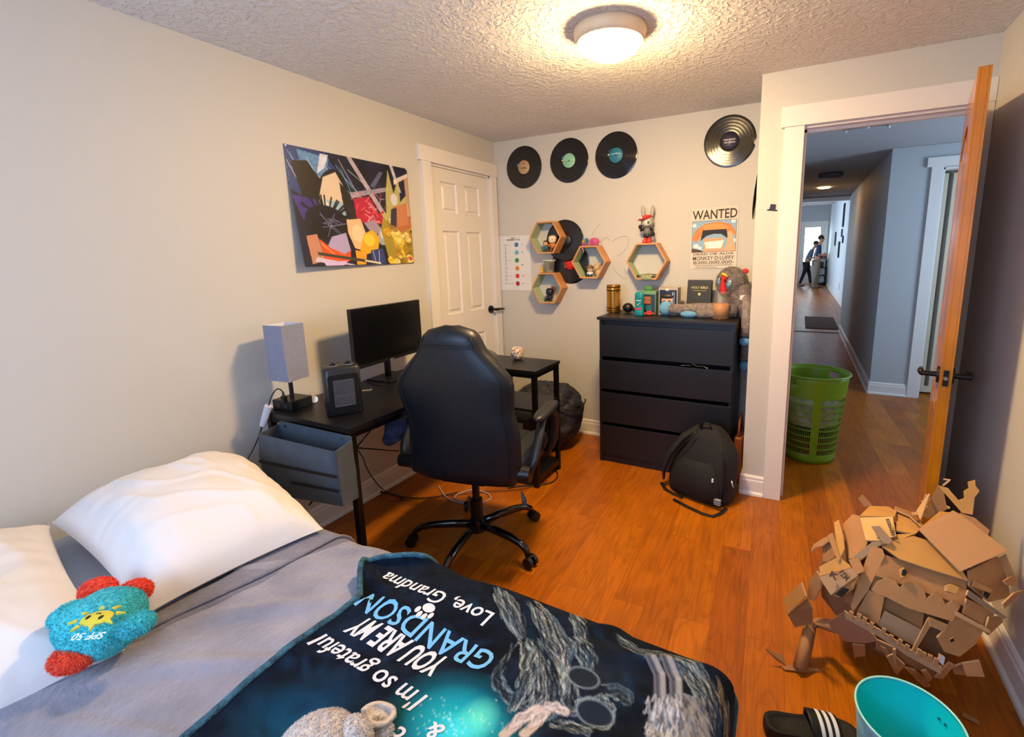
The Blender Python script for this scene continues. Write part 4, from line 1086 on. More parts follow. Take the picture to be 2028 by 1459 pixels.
# ---- large poster on the left wall (generic action picture in the same colours)
p = Paint(300, 210, '15162e'); A_ = 0.576 / 0.80
p.noise(0.7, 9, 4)
rn = random.Random(11)
p.poly([(0, 0), (.28, 0), (.42, .35), (.2, .5), (0, .35)], '24407e', .8); p.poly([(.08, .02), (.3, .05), (.25, .3), (.1, .2)], '6fa8d8', .6)
for k in range(40):
    x = rn.uniform(0, .45); p.line([(x, rn.uniform(0, .3)), (x + .12, rn.uniform(.2, .5))], .003, rn.choice(['8fd0f0', 'e8f4ff', '3b62c8', '4a2a86']), .7, A_)
p.poly([(.03, .12), (.14, .10), (.25, .3), (.2, .42), (.08, .45)], '1d1512'); p.poly([(.0, .40), (.16, .42), (.2, .62), (.05, .6)], '3a2a78')
for q, c in (([(.24, .02), (.30, .02), (.26, .14), (.20, .2)], 'd8dce8'), ([(.44, .0), (.48, .0), (.76, .52), (.73, .56)], 'b4a8b4'), ([(.42, .33), (.80, .22), (.80, .26), (.42, .38)], '9a94a8'), ([(.82, .0), (.85, .0), (.92, .26), (.89, .26)], 'c8c0cc'), ([(.85, .14), (1, .05), (1, .09), (.85, .19)], 'dccfc8'), ([(.62, .24), (.72, .08), (.75, .09), (.66, .25)], '5a5e80')):
    p.poly(q, c, .9)
p.poly([(.46, .38), (.60, .34), (.68, .50), (.72, .46), (.74, .58), (.60, .62), (.47, .58)], 'b01c3a'); p.noise(.15, 40, 3)
for k in range(46):
    x, y = rn.uniform(.45, .72), rn.uniform(.32, .6); p.line([(x, y), (x + rn.uniform(-.06, .06), y + rn.uniform(-.1, .05))], .003, rn.choice(['ff8aa0', 'f4d0d8', 'e0304c']), .8, A_)
# abstract pale, gold and black shapes
p.ell(.30, .30, .10, .17, '181420', 1, .3); p.poly([(.24, .22), (.34, .16), (.40, .30), (.36, .5), (.24, .56), (.18, .44)], 'd6c2a8'); p.poly([(.2, .42), (.36, .42), (.40, .58), (.22, .64)], '8fb4c8', .9); p.poly([(.2, .38), (.3, .5), (.26, .62), (.16, .58)], 'e8dcc4', .8)
p.poly([(.36, .24), (.44, .34), (.46, .56), (.40, .62), (.37, .45)], '22201e')
p.ell(.23, .62, .17, .15, '0e0c14', 1, .5)
for k in range(26):
    a = rn.uniform(-2.6, 1.2); p.line([(.22, .62), (.22 + .2 * math.cos(a), .60 + .22 * math.sin(a))], .012, rn.choice(['0c0a12', '1c1830', '14101c']), 1, A_)
for k in range(14): p.line([(rn.uniform(.15, .3), rn.uniform(.52, .66)), (rn.uniform(.2, .38), rn.uniform(.6, .75))], .0028, '8a88b8', .8, A_)
p.poly([(.24, .74), (.36, .70), (.38, .86), (.28, .93), (.18, .86)], 'a89cc8'); p.poly([(.05, .74), (.13, .72), (.16, .95), (.06, .98)], 'c88a6c', .9)
p.poly([(.14, .76), (.22, .84), (.33, .90), (.38, .86), (.37, .95), (.28, 1.0), (.16, .94)], 'e2501c'); p.line([(.15, .80), (.25, .91), (.37, .93)], .01, 'f8a060', .7, A_)
p.poly([(.38, .58), (.50, .56), (.54, .72), (.48, .86), (.42, .84), (.38, .7)], 'e6b88c'); p.ell(.46, .70, .05, .08, 'f4d0a8', .8)
p.poly([(.53, .6), (.62, .56), (.70, .66), (.60, .72)], '9c8aa0'); p.ell(.70, .72, .055, .09, '9aa4ac', 1, .2); p.ell(.70, .70, .03, .05, 'e0e4e0', .7)
GOLD = ['d8a820', 'f0cc3c', 'b88818', '8c6c1c', 'f8e48c']
p.poly([(.52, .70), (.60, .66), (.66, .74), (.63, .86), (.52, .90), (.46, .86)], 'd8a820'); p.ell(.56, .76, .05, .06, 'f4d048', .8); p.poly([(.42, .86), (.52, .88), (.50, 1), (.42, 1)], 'e0a028')
p.poly([(.72, .50), (.80, .56), (.94, .62), (1, .72), (1, 1), (.74, 1), (.68, .66)], 'a08c28')
for k in range(46):
    x, y = rn.uniform(.72, 1.0), rn.uniform(.56, 1.0); p.ell(x, y, rn.uniform(.015, .04), rn.uniform(.02, .06), rn.choice(GOLD), .75, rn.uniform(-1, 1)); p.line([(x - .02, y), (x + .02, y + rn.uniform(-.05, .05))], .004, '4a3c14', .8, A_)
p.poly([(.76, .30), (.80, .05), (.84, .28), (.90, .12), (.90, .36), (.97, .28), (.96, .42), (.74, .56), (.70, .50), (.75, .48)], 'b8b06c', .9)
p.ell(.84, .34, .035, .06, 'd0ccd8', .9); p.poly([(.82, .42), (.98, .36), (1, .62), (.88, .68), (.80, .56)], 'b4683c'); p.poly([(.80, .44), (.86, .42), (.84, .62), (.78, .60)], '2c2c48'); p.poly([(.96, .1), (1, .08), (1, .5), (.97, .5)], 'e0b88c', .6)
for k in range(10): p.line([(.86, .42 + k * .02), (.97, .38 + k * .022)], .0035, 'f0c890', .6, A_)
p.poly([(.56, .86), (.68, .84), (.70, 1), (.56, 1)], '2c3c78'); p.line([(.58, .86), (.6, 1)], .004, 'dce4f8', .8, A_); p.line([(.64, .86), (.63, 1)], .004, 'dce4f8', .8, A_)
p.poly([(.1, .92), (.42, 1.0), (.38, 1), (.08, .96)], 'c8bcd8'); p.poly([(.14, .955), (.34, .96), (.30, 1), (.16, 1)], 'c8b8e0'); p.line([(.12, .89), (.62, .985)], .02, '3a3c2c', 1, A_); p.line([(.5, .96), (.64, .99)], .012, 'e8e0d0', .9, A_)
p.ell(.965, .95, .022, .022, 'c83038', .9)
t = thing('wall_poster', 'large glossy landscape poster of colourful action art curling off the left wall', 'poster', (0.002, -1.37, 1.66))
PY0, PY1, PZ0, PZ1 = -1.762, -0.972, 1.376, 1.952


def poster_fn(u, v):
    off = 0.0035 + 0.045 * max(0, v) ** 1.6 * (1 - u) ** 1.4 + 0.004 * v
    return (off, PY0 + (PY1 - PY0) * u + 0.006 * v * (1 - u), PZ1 - (PZ1 - PZ0) * v)


o = painted('poster_sheet', p, poster_fn, PAPER, t); md = o.modifiers.new('s', 'SOLIDIFY'); md.thickness = 0.0012; md.offset = -1
for u, v in ((.01, .01), (.99, .01), (.99, .98)):
    P_ = Vector(poster_fn(u, v)); b = MB(); b.cyl(P_, P_ + Vector((.004, 0, 0)), .004, seg=10); obj('push_pin', b, mat('clear_pin', 'e8e8ea', 0.2), t)

# ---- WANTED poster
p = Paint(150, 190, 'd9cfbf'); A_ = 0.375 / 0.29
p.noise(.05, 12, 2)
px0, px1, py0, py1 = .03, .965, .215, .725
p.poly([(px0, py0), (px1, py0), (px1, py1), (px0, py1)], '8fb4cc')
for cx_, cy_, r_ in ((.07, .28, .05), (.12, .62, .06), (.9, .24, .05), (.93, .55, .05), (.2, .66, .05)): p.ell(cx_, cy_, r_, r_ * .6, 'e8ecee', .9)
p.poly([(px0, .50), (.10, .36), (.30, .26), (.60, .235), (.85, .29), (px1, .42), (px1, .47), (.78, .42), (.52, .40), (.28, .44), (.12, .56)], 'd8854c')
p.poly([(.25, .29), (.6, .25), (.82, .33), (.75, .38), (.3, .38)], 'e49a5c'); p.poly([(.26, .36), (.76, .36), (.80, .52), (.66, .44), (.5, .43), (.34, .46), (.22, .54)], '2a2a36')
p.poly([(.28, .50), (.72, .50), (.70, .72), (.30, .72)], 'dba680'); p.poly([(.80, .40), (.88, .40), (.93, .60), (px1, .72), (.72, .72), (.78, .6)], 'dfae88'); p.poly([(.30, .56), (.72, .54), (.66, .67), (.34, .67)], 'f0ede8')
p.poly([(px0, .66), (.2, .68), (.3, .725), (px0, .725)], '5a3c34'); p.line([(px0, py0), (px1, py0), (px1, py1), (px0, py1), (px0, py0)], .008, '3c3430', 1, A_)
wl = at(1368, 476, 'y', 0).x; wr_ = at(1461, 476, 'y', 0).x; WZT, WZB = 1.690, 1.296
t = thing('wanted_poster', 'cream WANTED notice poster with a picture, taped above the dresser', 'poster', ((wl + wr_) / 2, -0.002, 1.49))
WF = lambda u, v: (wl + (wr_ - wl) * u, -0.0025 - .004 * v * u, WZT - (WZT - WZB) * v + .006 * u)
painted('notice_sheet', p, WF, PAPER2, t)
INK = mat('brown_ink', '3c332e', 0.8)


def wtext(nm, s, u0, u1, v, h, bold=0.0, n_=None):
    b = MB(); W_ = (wr_ - wl); fn = lambda x, y: Vector(WF(u0 + x / W_, v - y / (WZT - WZB))) + Vector((0, -.0012, 0)); text_mb(b, s, fn, w=(u1 - u0) * W_, h=h, bold=bold, mi=0); return obj(nm, b, INK, t)


wtext('headline_lettering', 'WANTED', .03, .97, .185, .058, .012); wtext('notice_lettering', 'DEAD OR ALIVE', .07, .93, .775, .014, .01); wtext('notice_lettering', 'MONKEY·D·LUFFY', .06, .94, .858, .025, .005)
wtext('notice_lettering', 'B300,000,000-', .08, .95, .925, .021, .0); wtext('notice_lettering', 'MARINE HEADQUARTERS WORLD GOVERNMENT', .12, .92, .957, .007); wtext('notice_lettering', 'Approved by the Navy', .12, .6, .985, .007)

# ---- assessment chart
x0 = 0.012; x1 = 0.305; z1 = 1.566; z0 = 1.13
t = thing('assessment_chart', 'white pain assessment chart sheet with six coloured faces beside the closet door', 'chart', (0.16, -0.002, 1.35))
b = MB(); b.box(x0, x1, -0.003, -0.0005, z0, z1); obj('chart_sheet', b, mat('chart_paper', 'dcdcda', 0.6), t)
CI = mat('chart_ink', '2c2e34', 0.7)
for txt, zc, w_, h_ in (('PAIN', 1.545, .04, .008), ('ASSESSMENT TOOL', 1.530, .13, .009)):
    b = MB(); text_mb(b, txt, lambda x, y: (x0 + .135 + x, -.0040, zc + y), w=w_, h=h_, bold=.03, center=True); obj('chart_lettering', b, CI, t)
for k, (c, s) in enumerate((('3c7ac0', '0'), ('6fb4d0', '1-3'), ('3c8c3c', ''), ('d8902c', '4-6'), ('d0382c', '7-9'), ('b02030', '10'))):
    zc = 1.495 - k * .0615 - (.002 if k > 2 else 0); b = MB(); b.cyl((x0 + .165, -.003, zc), (x0 + .165, -.0045, zc), .0185, seg=28); f = obj('face_symbol', b, mat('chart_face_' + c, c, 0.6), t)
    b = MB(); b.cyl((x0 + .159, -.0045, zc + .004), (x0 + .159, -.0052, zc + .004), .002, seg=8); b.cyl((x0 + .171, -.0045, zc + .004), (x0 + .171, -.0052, zc + .004), .002, seg=8)
    sg = 1 if k < 3 else -1; b.tube([(x0 + .156, -.005, zc - .006 + sg * .002), (x0 + .165, -.005, zc - .008 - sg * .001), (x0 + .174, -.005, zc - .006 + sg * .002)], .0007, 5); obj('face_lines', b, CI, f)
    if s:
        b = MB(); zz_ = zc - .004 + (.028 if s == '4-6' else 0); text_mb(b, s, lambda x, y: (x0 + .215 + x, -.0040, zz_ + y), h=.010, bold=.03, center=True); obj('chart_lettering', b, CI, t)
b = MB(); b.box(x0 + .058, x0 + .060, -.004, -.003, 1.34, 1.497); obj('scale_line', b, CI, t)
b = MB(); b.box(x0 + .058, x0 + .060, -.004, -.003, 1.185, 1.34); obj('scale_line', b, mat('chart_red', 'c03038', 0.6), t)
for k in range(11):
    zc = 1.495 - k * .031; b = MB(); b.box(x0 + .060, x0 + (.068 if k % 2 else .072), -.004, -.003, zc - .0008, zc + .0008); obj('scale_tick', b, CI, t)
    b = MB(); text_mb(b, str(k), lambda x, y: (x0 + .045 + x, -.0040, zc - .004 + y), h=.008, bold=.02, center=True); obj('chart_lettering', b, CI, t)
for k, s in ((0, 'No pain'), (2, 'Mild'), (4, 'Moderate'), (6, 'Severe'), (8, 'Very severe'), (10, 'Worst possible')):
    zc = 1.495 - k * .031; b = MB(); text_mb(b, s, lambda x, y: (x0 + .078 + x, -.0040, zc - .003 + y), h=.005, bold=.0); obj('chart_lettering', b, CI, t)

# ---- records
VIN = bpy.data.materials.new('vinyl'); VIN.use_nodes = True; nt = VIN.node_tree; bs = nt.nodes['Principled BSDF']; bs.inputs['Base Color'].default_value = (.006, .006, .007, 1); bs.inputs['Roughness'].default_value = .17; bs.inputs['Anisotropic'].default_value = .9; bs.inputs['Anisotropic Rotation'].default_value = .25; bs.inputs['Specular IOR Level'].default_value = .6
tn = nt.nodes.new('ShaderNodeTangent'); tn.direction_type = 'RADIAL'; tn.axis = 'Z'; nt.links.new(tn.outputs[0], bs.inputs['Tangent'])


def record(cx, cz, lab, label, words=(), y=-0.004, M=None, r=0.156, chip=False, ink='1c1a18'):
    t = thing('vinyl_record', label, 'record', (cx, y, cz), 0, 'vinyl records on the wall')
    RM = M or (T(cx, y, cz) @ RX(PI / 2))
    b = MB(RM); n = 72; prof = [(0.0, .0), (.052, .0), (.0525, .0008), (.058, .0008), (.0585, .0013)]
    for k in range(5): prof += [(.06 + k * .019, .0015), (.0765 + k * .019, .0015), (.0770 + k * .019, .00143), (.0785 + k * .019, .00143)]
    prof = [q for q in prof if q[0] < r - .004] + [(r - .002, .0015), (r, .0005), (r, -.0008), (0, -.0008)]
    b.lathe(prof, (0, 0, 0), n); o = obj('disc', b, VIN, None); 
    me = o.data; Mi = RM.inverted(); me.transform(Mi)
    if chip:
        for v in me.vertices:
            if (v.co.x - r * .97) ** 2 + (v.co.y + .022) ** 2 < .018 ** 2 and v.co.x > r * .9: v.co.x -= .012
    o.parent = t; o.matrix_parent_inverse = Matrix.Identity(4); o.matrix_local = t.matrix_basis.inverted() @ RM
    b = MB(RM); b.lathe([(.004, .0018), (.0505, .0018), (.051, .0010)], (0, 0, 0), 40); obj('centre_label', b, mat('label_' + lab, lab, .45), t)
    for j, s in enumerate(words):
        if not s: continue
        b = MB(RM); text_mb(b, s, lambda x, yy: (x, yy + .024 - j * .017, .0024), h=.0075, w=min(.07, .011 * len(s)), bold=.04, center=True); obj('label_print', b, mat('label_ink_' + ink, ink, .6), t)
    return t


record(0.270, 2.077, 'b8956a', 'vinyl record with tan centre label, first of the row nearest the closet door', ('FM', '', 'LIVE'))
record(0.655, 2.087, '8fc8a4', 'vinyl record with pale green centre label, high in the row', ('', '', 'side a'), ink='5c9474')
record(1.020, 2.085, '2c7890', 'vinyl record with teal blue centre label, third in the high row', ('', 'LP STEREO'), ink='a8d4dc')
record(1.774, 2.087, '2c2638', 'vinyl record with dark purple centre label and chipped rim, above the wanted poster', ('', 'RECORDS', '33 RPM'), chip=True, ink='c8c4cc')
record(0.612, 1.512, '0c0c0e', 'all black vinyl record behind the top hexagon shelf', y=-0.007)
record(0.655, 1.345, 'd02a24', 'vinyl record with red centre label, between the hexagon shelves', y=-0.0035)
M_ = T(1.975, -.30, 1.74) @ RY(-PI / 2 + .10) @ RX(.0)
record(1.975, 1.74, '9c9484', 'vinyl record seen nearly edge on against the alcove side wall', y=-.30, M=M_)

# ---- hexagon shelves
HEXM = mat('pine_ply', 'c98d55', 0.5, var=(14, 0.12)); HEXI = mat('pale_green_ply', 'a8b894', 0.6)


def hexagon(cx, cz, R_, label):
    t = thing('hexagon_shelf', label, 'shelf', (cx, -0.055, cz), 0, 'hexagon shelves'); b = MB()
    ri = R_ - 0.0125
    V_ = lambda r, y: [(cx + r * math.cos(PI * k / 3), y, cz + r * math.sin(PI * k / 3)) for k in range(6)]
    b.loft([V_(R_, -0.001), V_(R_, -0.108)], cap=False, smooth=False); b.loft([V_(R_, -0.108), V_(ri, -0.108)], cap=False, smooth=False); b.loft([V_(R_, -0.001), V_(ri, -0.001)], cap=False, smooth=False)
    b.loft([V_(ri, -0.108), V_(ri, -0.001)], cap=False, smooth=False, mi=1); obj('frame', b, [HEXM, HEXI], t); return t, cz - ri * math.sin(PI / 3), cz + R_ * math.sin(PI / 3)


_, h1, h1t = hexagon(0.495, 1.538, 0.136, 'top left wooden hexagon shelf holding two figurines')
_, h2, h2t = hexagon(0.497, 1.160, 0.133, 'lowest wooden hexagon shelf with a black figure, under the plant pot')
_, h3, h3t = hexagon(0.848, 1.352, 0.135, 'right hand wooden hexagon shelf of the cluster, with two seated figures')
_, h4, h4t = hexagon(1.275, 1.352, 0.142, 'separate wooden hexagon shelf above the dresser, rabbit on top')

# ---- figurines (plain toy figures)


def figure(name, label, x, y, z, s, skin, hair, body, legs, sit=False, cat='figurine'):
    t = thing(name, label, cat, (x, y, z), 0, 'toy figures on the hexagon shelves'); F = T(x, y, z) @ Matrix.Scale(s, 4)
    m_ = lambda c: mat('toy_' + c, c, .4)
    b = MB(F)
    if sit:
        for q in (-1, 1): b.tube([(q * .10, 0, .12), (q * .2, -.28, .14), (q * .24, -.34, .04)], [.09, .08, .06], 10)
    else:
        for q in (-1, 1): b.tube([(q * .10, 0, .28), (q * .11, 0, .1), (q * .11, -.04, .03)], [.09, .085, .08], 10)
    obj('legs', b, m_(legs), t)
    z0 = .12 if sit else .27; b = MB(F); b.ell((0, 0, z0 + .17), (.17, .12, .2), 18, 12, e=.8)
    for q in (-1, 1): b.tube([(q * .15, 0, z0 + .29), (q * .25, -.05, z0 + .18), (q * .2, -.16, z0 + .1)], [.06, .055, .045], 10)
    obj('torso', b, m_(body), t)
    hz = z0 + .55; b = MB(F); b.ell((0, -.01, hz), (.27, .24, .24), 22, 14, e=.8); hd_ = obj('head', b, m_(skin), t)
    b = MB(F)
    for q in (-1, 1): b.ell((q * .11, -.235, hz), (.035, .02, .045), 10, 8)
    obj('eyes', b, m_('101012'), hd_)
    b = MB(F); b.ell((0, .03, hz + .08), (.285, .25, .21), 20, 12, e=.8, ns=.03, nf=3 / s); obj('hair', b, m_(hair), hd_)
    return t, F, hz


figure('figurine', 'small dark haired toy figure in blue, left inside the top hexagon shelf', 0.475, -0.060, h1, 0.078, 'd8a878', '2c2018', '3a6478', '20303c')
figure('figurine', 'pale bald toy figure in orange inside the top hexagon shelf', 0.538, -0.070, h1, 0.110, 'ecd0b0', 'e8ccb0', 'c8702c', '7c3c20')
t, F, hz = figure('figurine', 'seated toy figure with a brown hat and white shirt in the right hexagon shelf', 0.845, -0.070, h3, 0.085, 'd8b088', '2c2420', 'e4dcd0', '1c1c20', sit=True)
b = MB(F); b.lathe([(0, .34), (.18, .32), (.22, .2), (.42, .16), (.44, .14), (.2, .13), (0, .13)], (0, 0, hz), 24); obj('hat', b, mat('toy_hat', '8c6c40', .6), t)
t = thing('figurine', 'tan long eared toy animal sitting at the right side of a hexagon shelf', 'figurine', (0.905, -.06, h3), 0, 'toy figures on the hexagon shelves')
b = MB(); b.ell((.905, -.06, h3 + .030), (.024, .022, .031)); b.ell((.898, -.07, h3 + .066), (.019, .020, .022)); obj('body', b, mat('toy_tan', 'c8a478', .6), t)
for q, a in ((-1, -.1), (1, .7)):
    b = MB(); b.ell((.899 + q * .012, -.062, h3 + .085), (.008, .006, .020), rot=RY(a)); obj('ear', b, mat('toy_tan', 'c8a478', .6), t)
t, F, hz = figure('figurine', 'black armoured toy figure holding up a red patterned card in the lowest hexagon shelf', 0.503, -0.068, h2, 0.105, '20222c', '101016', '181a26', '12131c', sit=True)
b = MB(T(.518, -.05, h2 + .058) @ RZ(.1) @ RY(.12)); b.box(-.014, .014, -.002, .002, -.01, .055); o = obj('card', b, mat('red_patterned_card', '7c2c24', .5, var=(120, .7)), t)
t = thing('plant_pot', 'pale green white plastic pot standing on the lowest hexagon shelf', 'pot', (0.50, -.055, h2t))
b = MB(); b.lathe([(0, .001), (.031, .001), (.044, .085), (.049, .086), (.049, .098), (.045, .098), (.029, .006), (0, .006)], (0.50, -.057, h2t), 32); obj('pot', b, mat('pot_plastic', 'b4bca4', .5, var=(60, .15)), t)
b = MB()
for j in range(7): b.grid(lambda u, v: (0.50 + (.0395 + v * .0 + j * .0017) * math.cos(-1.2 + u * .8), -.057 + (.0395 + j * .0017) * math.sin(-1.2 + u * .8), h2t + .022 + j * .0085 + v * .003), 8, 2)
obj('pot_label_print', b, mat('pot_print', '3c4038', .7), t)
t = thing('figurine', 'tiny yellow toy animal beside the pot on the lowest hexagon shelf', 'figurine', (.432, -.08, h2t), 0, 'toy figures on the hexagon shelves')
b = MB(); b.ell((.440, -.07, h2t + .013), (.012, .010, .013)); b.ell((.440, -.073, h2t + .031), (.012, .010, .010)); obj('body', b, mat('toy_yellow', 'e0b020', .5), t)
for q in (-1, 1):
    b = MB(); b.ell((.440 + q * .008, -.073, h2t + .042), (.003, .003, .008), 10, 6, rot=RY(q * .4)); obj('ear', b, mat('toy_yellow', 'e0b020', .5), t)
t = thing('feather_toy', 'small toy heap of pink, blue and yellow feathers on the right hexagon shelf', 'toy', (.84, -.06, h3t))
for nm, cx_, cz_, rx, rz, c, n_ in (('pink_feathers', .872, .030, .034, .022, 'e070a8', 1600), ('pink_tuft', .800, .014, .022, .013, 'c8709c', 700), ('blue_feather', .815, .036, .009, .022, '3c8ca8', 400), ('yellow_feather', .795, .030, .011, .014, 'd8b83c', 400)):
    b = MB(); b.ell((cx_, -.06, h3t + max(cz_, rz)), (rx, .016, rz), 18, 12, ns=.006, nf=30); b.fur(n_, .010, .0009, seed=n_); obj(nm, b, mat('feather_' + c, c, .9), t)
b = MB(); b.tube([(.802, -.108, h3t + .004), (.806, -.112, h3t - .02), (.812, -.113, h3t - .04), (.808, -.113, h3t - .052)], .003, 8); obj('pink_ribbon', b, mat('feather_e070a8', 'e070a8', .9), t)

# rabbit toy on the separate shelf
t = thing('rabbit_figure', 'grey toy rabbit with a red cap and red shoes on the separate hexagon shelf', 'figurine', (1.27, -.06, h4t))
RB = T(1.268, -.062, h4t) @ RZ(.1); GR = mat('toy_rabbit_grey', 'a4a49c', .5); RD = mat('toy_red', 'd8301c', .35); BK = mat('toy_101012', '101012', .4)
b = MB(RB); b.ell((0, 0, .143), (.043, .038, .040), 24, 16, e=.85); hd_ = obj('head', b, GR, t)
for q in (-1, 1):
    b = MB(RB); b.ell((q * .032, .005, .213), (.014, .009, .040), 16, 12, rot=RY(q * .08)); obj('ear', b, GR, hd_)
b = MB(RB); b.ell((-.010, -.012, .168), (.046, .040, .018), 24, 12, rot=RY(-.25)); b.ell((-.03, -.045, .158), (.030, .022, .005), 20, 8, rot=RY(-.3)); cp = obj('cap', b, RD, t)
b = MB(RB); b.cyl((-.030, -.050, .166), (-.031, -.056, .167), .007, seg=14); obj('cap_eye', b, mat('toy_white', 'e8e8e4', .4), cp)
b = MB(RB); b.ell((.004, -.030, .133), (.026, .012, .020), 16, 10); obj('face_patch', b, mat('toy_face', 'd0ccb8', .5), hd_)
b = MB(RB); b.box(.008, .022, -.043, -.040, .128, .143); obj('eye', b, BK, hd_)
b = MB(RB); b.ell((0, 0, .078), (.027, .022, .032), 20, 12); obj('torso', b, mat('toy_jacket', '6c6c6c', .5), t)
for q, z_ in ((-1, .11), (1, .06)):
    b = MB(RB); b.tube([(q * .022, 0, .095), (q * .040, -.012, .085), (q * .043, -.02, z_)], [.009, .009, .008], 10); b.ell((q * .044, -.02, z_), (.013, .013, .014)); obj('arm', b, BK, t)
b = MB(RB); b.ell((0, 0, .05), (.030, .024, .016), 20, 10); obj('shorts', b, mat('toy_shorts', '22242a', .5), t)
for q in (-1, 1):
    b = MB(RB); b.cyl((q * .014, 0, .02), (q * .014, 0, .045), .010); b.box(q * .015 - .014, q * .015 + .014, -.03, .016, 0.001, .022, bev=.006); obj('shoe', b, RD, t)
# money in the shelf
t = thing('banknotes', 'small pile of green banknotes drooping over the edge of the separate hexagon shelf', 'banknotes', (1.275, -.06, h4))
BN = mat('banknote_green', '8c946c', .8, var=(120, .3))
rn = random.Random(5)
for k in range(5):
    M_ = T(1.275 + rn.uniform(-.02, .02), -.055 + rn.uniform(-.01, .01), h4 + .004 + k * .004) @ RZ(rn.uniform(-.3, .3))
    b = MB(M_); b.grid(lambda u, v: (-.058 + .116 * u, -.03 + .06 * v, .003 * math.sin(u * 7 + k) + .003), 12, 6); obj('banknote', b, mat('banknote_dark', '4a5038', .8, var=(150, .4)), t)
b = MB(T(1.282, -.06, h4 + .026))
b.grid(lambda u, v: (-.035 + .07 * u, -.052 * math.sin(min(v * 1.6, PI / 2)) - .002, -.001 - .044 * max(0, v - .45) * 1.4 + .0015 * math.sin(u * 9)), 10, 14); obj('banknote', b, BN, t)

# little hat sticker beside the doorway
t = thing('hat_sticker', 'tiny black top hat sticker on the wall left of the doorway', 'sticker', (2.07, YN - .001, 1.63))
HS = T(2.068, YN - .0015, 1.625) @ RY(.12)
b = MB(HS); b.prism([(-.024, -.012), (.026, -.012), (.026, -.006), (.016, -.004), (.014, .022), (-.012, .022), (-.014, -.004), (-.024, -.006)], -.0006, .0006, xf=RX(PI / 2)); obj('hat_shape', b, mat('sticker_black', '1c1a20', .5), t)
# pencil scribbles on the back wall
t = None
b = MB()
rn = random.Random(9)


def scrib(pts, n=40):
    P_ = [at(x, y, 'y', -.0012) for x, y in pts]; out = []
    for i in range(len(P_) - 1):
        a0 = P_[max(0, i - 1)]; a1 = P_[i]; a2 = P_[i + 1]; a3 = P_[min(len(P_) - 1, i + 2)]
        for k in range(8):
            f = k / 8; out.append(0.5 * ((2 * a1) + (a2 - a0) * f + (2 * a0 - 5 * a1 + 4 * a2 - a3) * f * f + (3 * a1 - a0 - 3 * a2 + a3) * f ** 3))
    out.append(P_[-1]); return out


for pts in ([(1212, 478), (1225, 470), (1240, 468), (1245, 478), (1238, 495), (1222, 508)], [(1172, 467), (1178, 455), (1188, 443)], [(1215, 527), (1222, 540), (1240, 552), (1236, 530)], [(1188, 480), (1200, 470), (1208, 476)]):
    b.tube(scrib(pts), .0011, 5)
o = obj('pencil_scribble', b, mat('graphite', '9c958a', .9)); tag(o, 'faint pencil scribbles on the wall between the hexagon shelves', 'drawing')

# ================================================================== THINGS ON THE DRESSER
ZD = 1.003
t = thing('gold_canister', 'tall gold and brown cylinder canister at the left end of the dresser top', 'canister', (1.062, -.165, ZD))
b = MB(); b.lathe([(0, .001), (.047, .001), (.048, .008), (.0475, .04), (.0475, .15), (.048, .188), (.045, .193), (0, .193)], (1.062, -.165, ZD), 36); obj('can', b, mat('gold_metal', 'c08a3c', .22, metal=.9), t)
for z in (.012, .028, .150, .172):
    b = MB(); b.lathe([(.0478, z), (.0486, z + .001), (.0486, z + .010), (.0478, z + .011)], (1.062, -.165, ZD), 36); obj('band', b, mat('brown_gold', '5c3c14', .3, metal=.7), t)
b = MB(); b.grid(lambda u, v: (1.062 + .0482 * math.cos(-.9 + u * .55), -.165 + .0482 * math.sin(-.9 + u * .55), ZD + .05 + v * .09), 8, 8); obj('label', b, mat('tan_print', '8c6428', .4, var=(150, .5)), t)
t = thing('black_ball', 'black round bulb with a short nozzle lying beside the gold canister', 'toy', (1.165, -.15, ZD))
b = MB(); b.ell((1.163, -.15, ZD + .034), (.038, .034, .033)); obj('bulb', b, BLACKP, t)
b = MB(); b.tube([(1.195, -.155, ZD + .032), (1.215, -.165, ZD + .024), (1.228, -.17, ZD + .012)], [.013, .011, .010], 12); obj('nozzle', b, BLACKP, t)
t = thing('deodorant_stick', 'teal deodorant stick with a tick mark near the front edge of the dresser', 'deodorant', (1.292, -.30, ZD))
b = MB(); b.loft([[(1.292 + (a - 1.292) * k, -.30 + (c + .30) * k2, ZD + z) for a, c in [(1.292 + x, -.30 + y) for x, y in rrect(-.031, .031, -.017, .017, .016)]] for z, k, k2 in ((.001, .9, .9), (.005, 1, 1), (.03, 1, 1), (.034, .93, .93), (.10, .93, .93), (.104, 1, 1), (.140, .98, .96), (.152, .85, .8), (.157, .5, .5))]); obj('case', b, mat('teal_plastic', '0c7c84', .3), t)
b = MB(); P_ = lambda x, z: (1.292 + x, -.318, ZD + z)
b.tube([P_(-.010, .078), P_(-.004, .068), P_(.012, .092)], .0028, 6, flat=.4); obj('tick_mark', b, mat('white_ink', 'f0f0f0', .5), t)
b = MB(); text_mb(b, 'Degree', lambda x, y: P_(x, .10 + y), w=.034, h=.007, bold=.03, center=True); obj('brand_print', b, mat('white_ink', 'f0f0f0', .5), t)
b = MB(); b.box(1.275, 1.312, -.3175, -.3165, ZD + .042, ZD + .054); obj('red_label', b, mat('red_label', 'c0303c', .5), t)
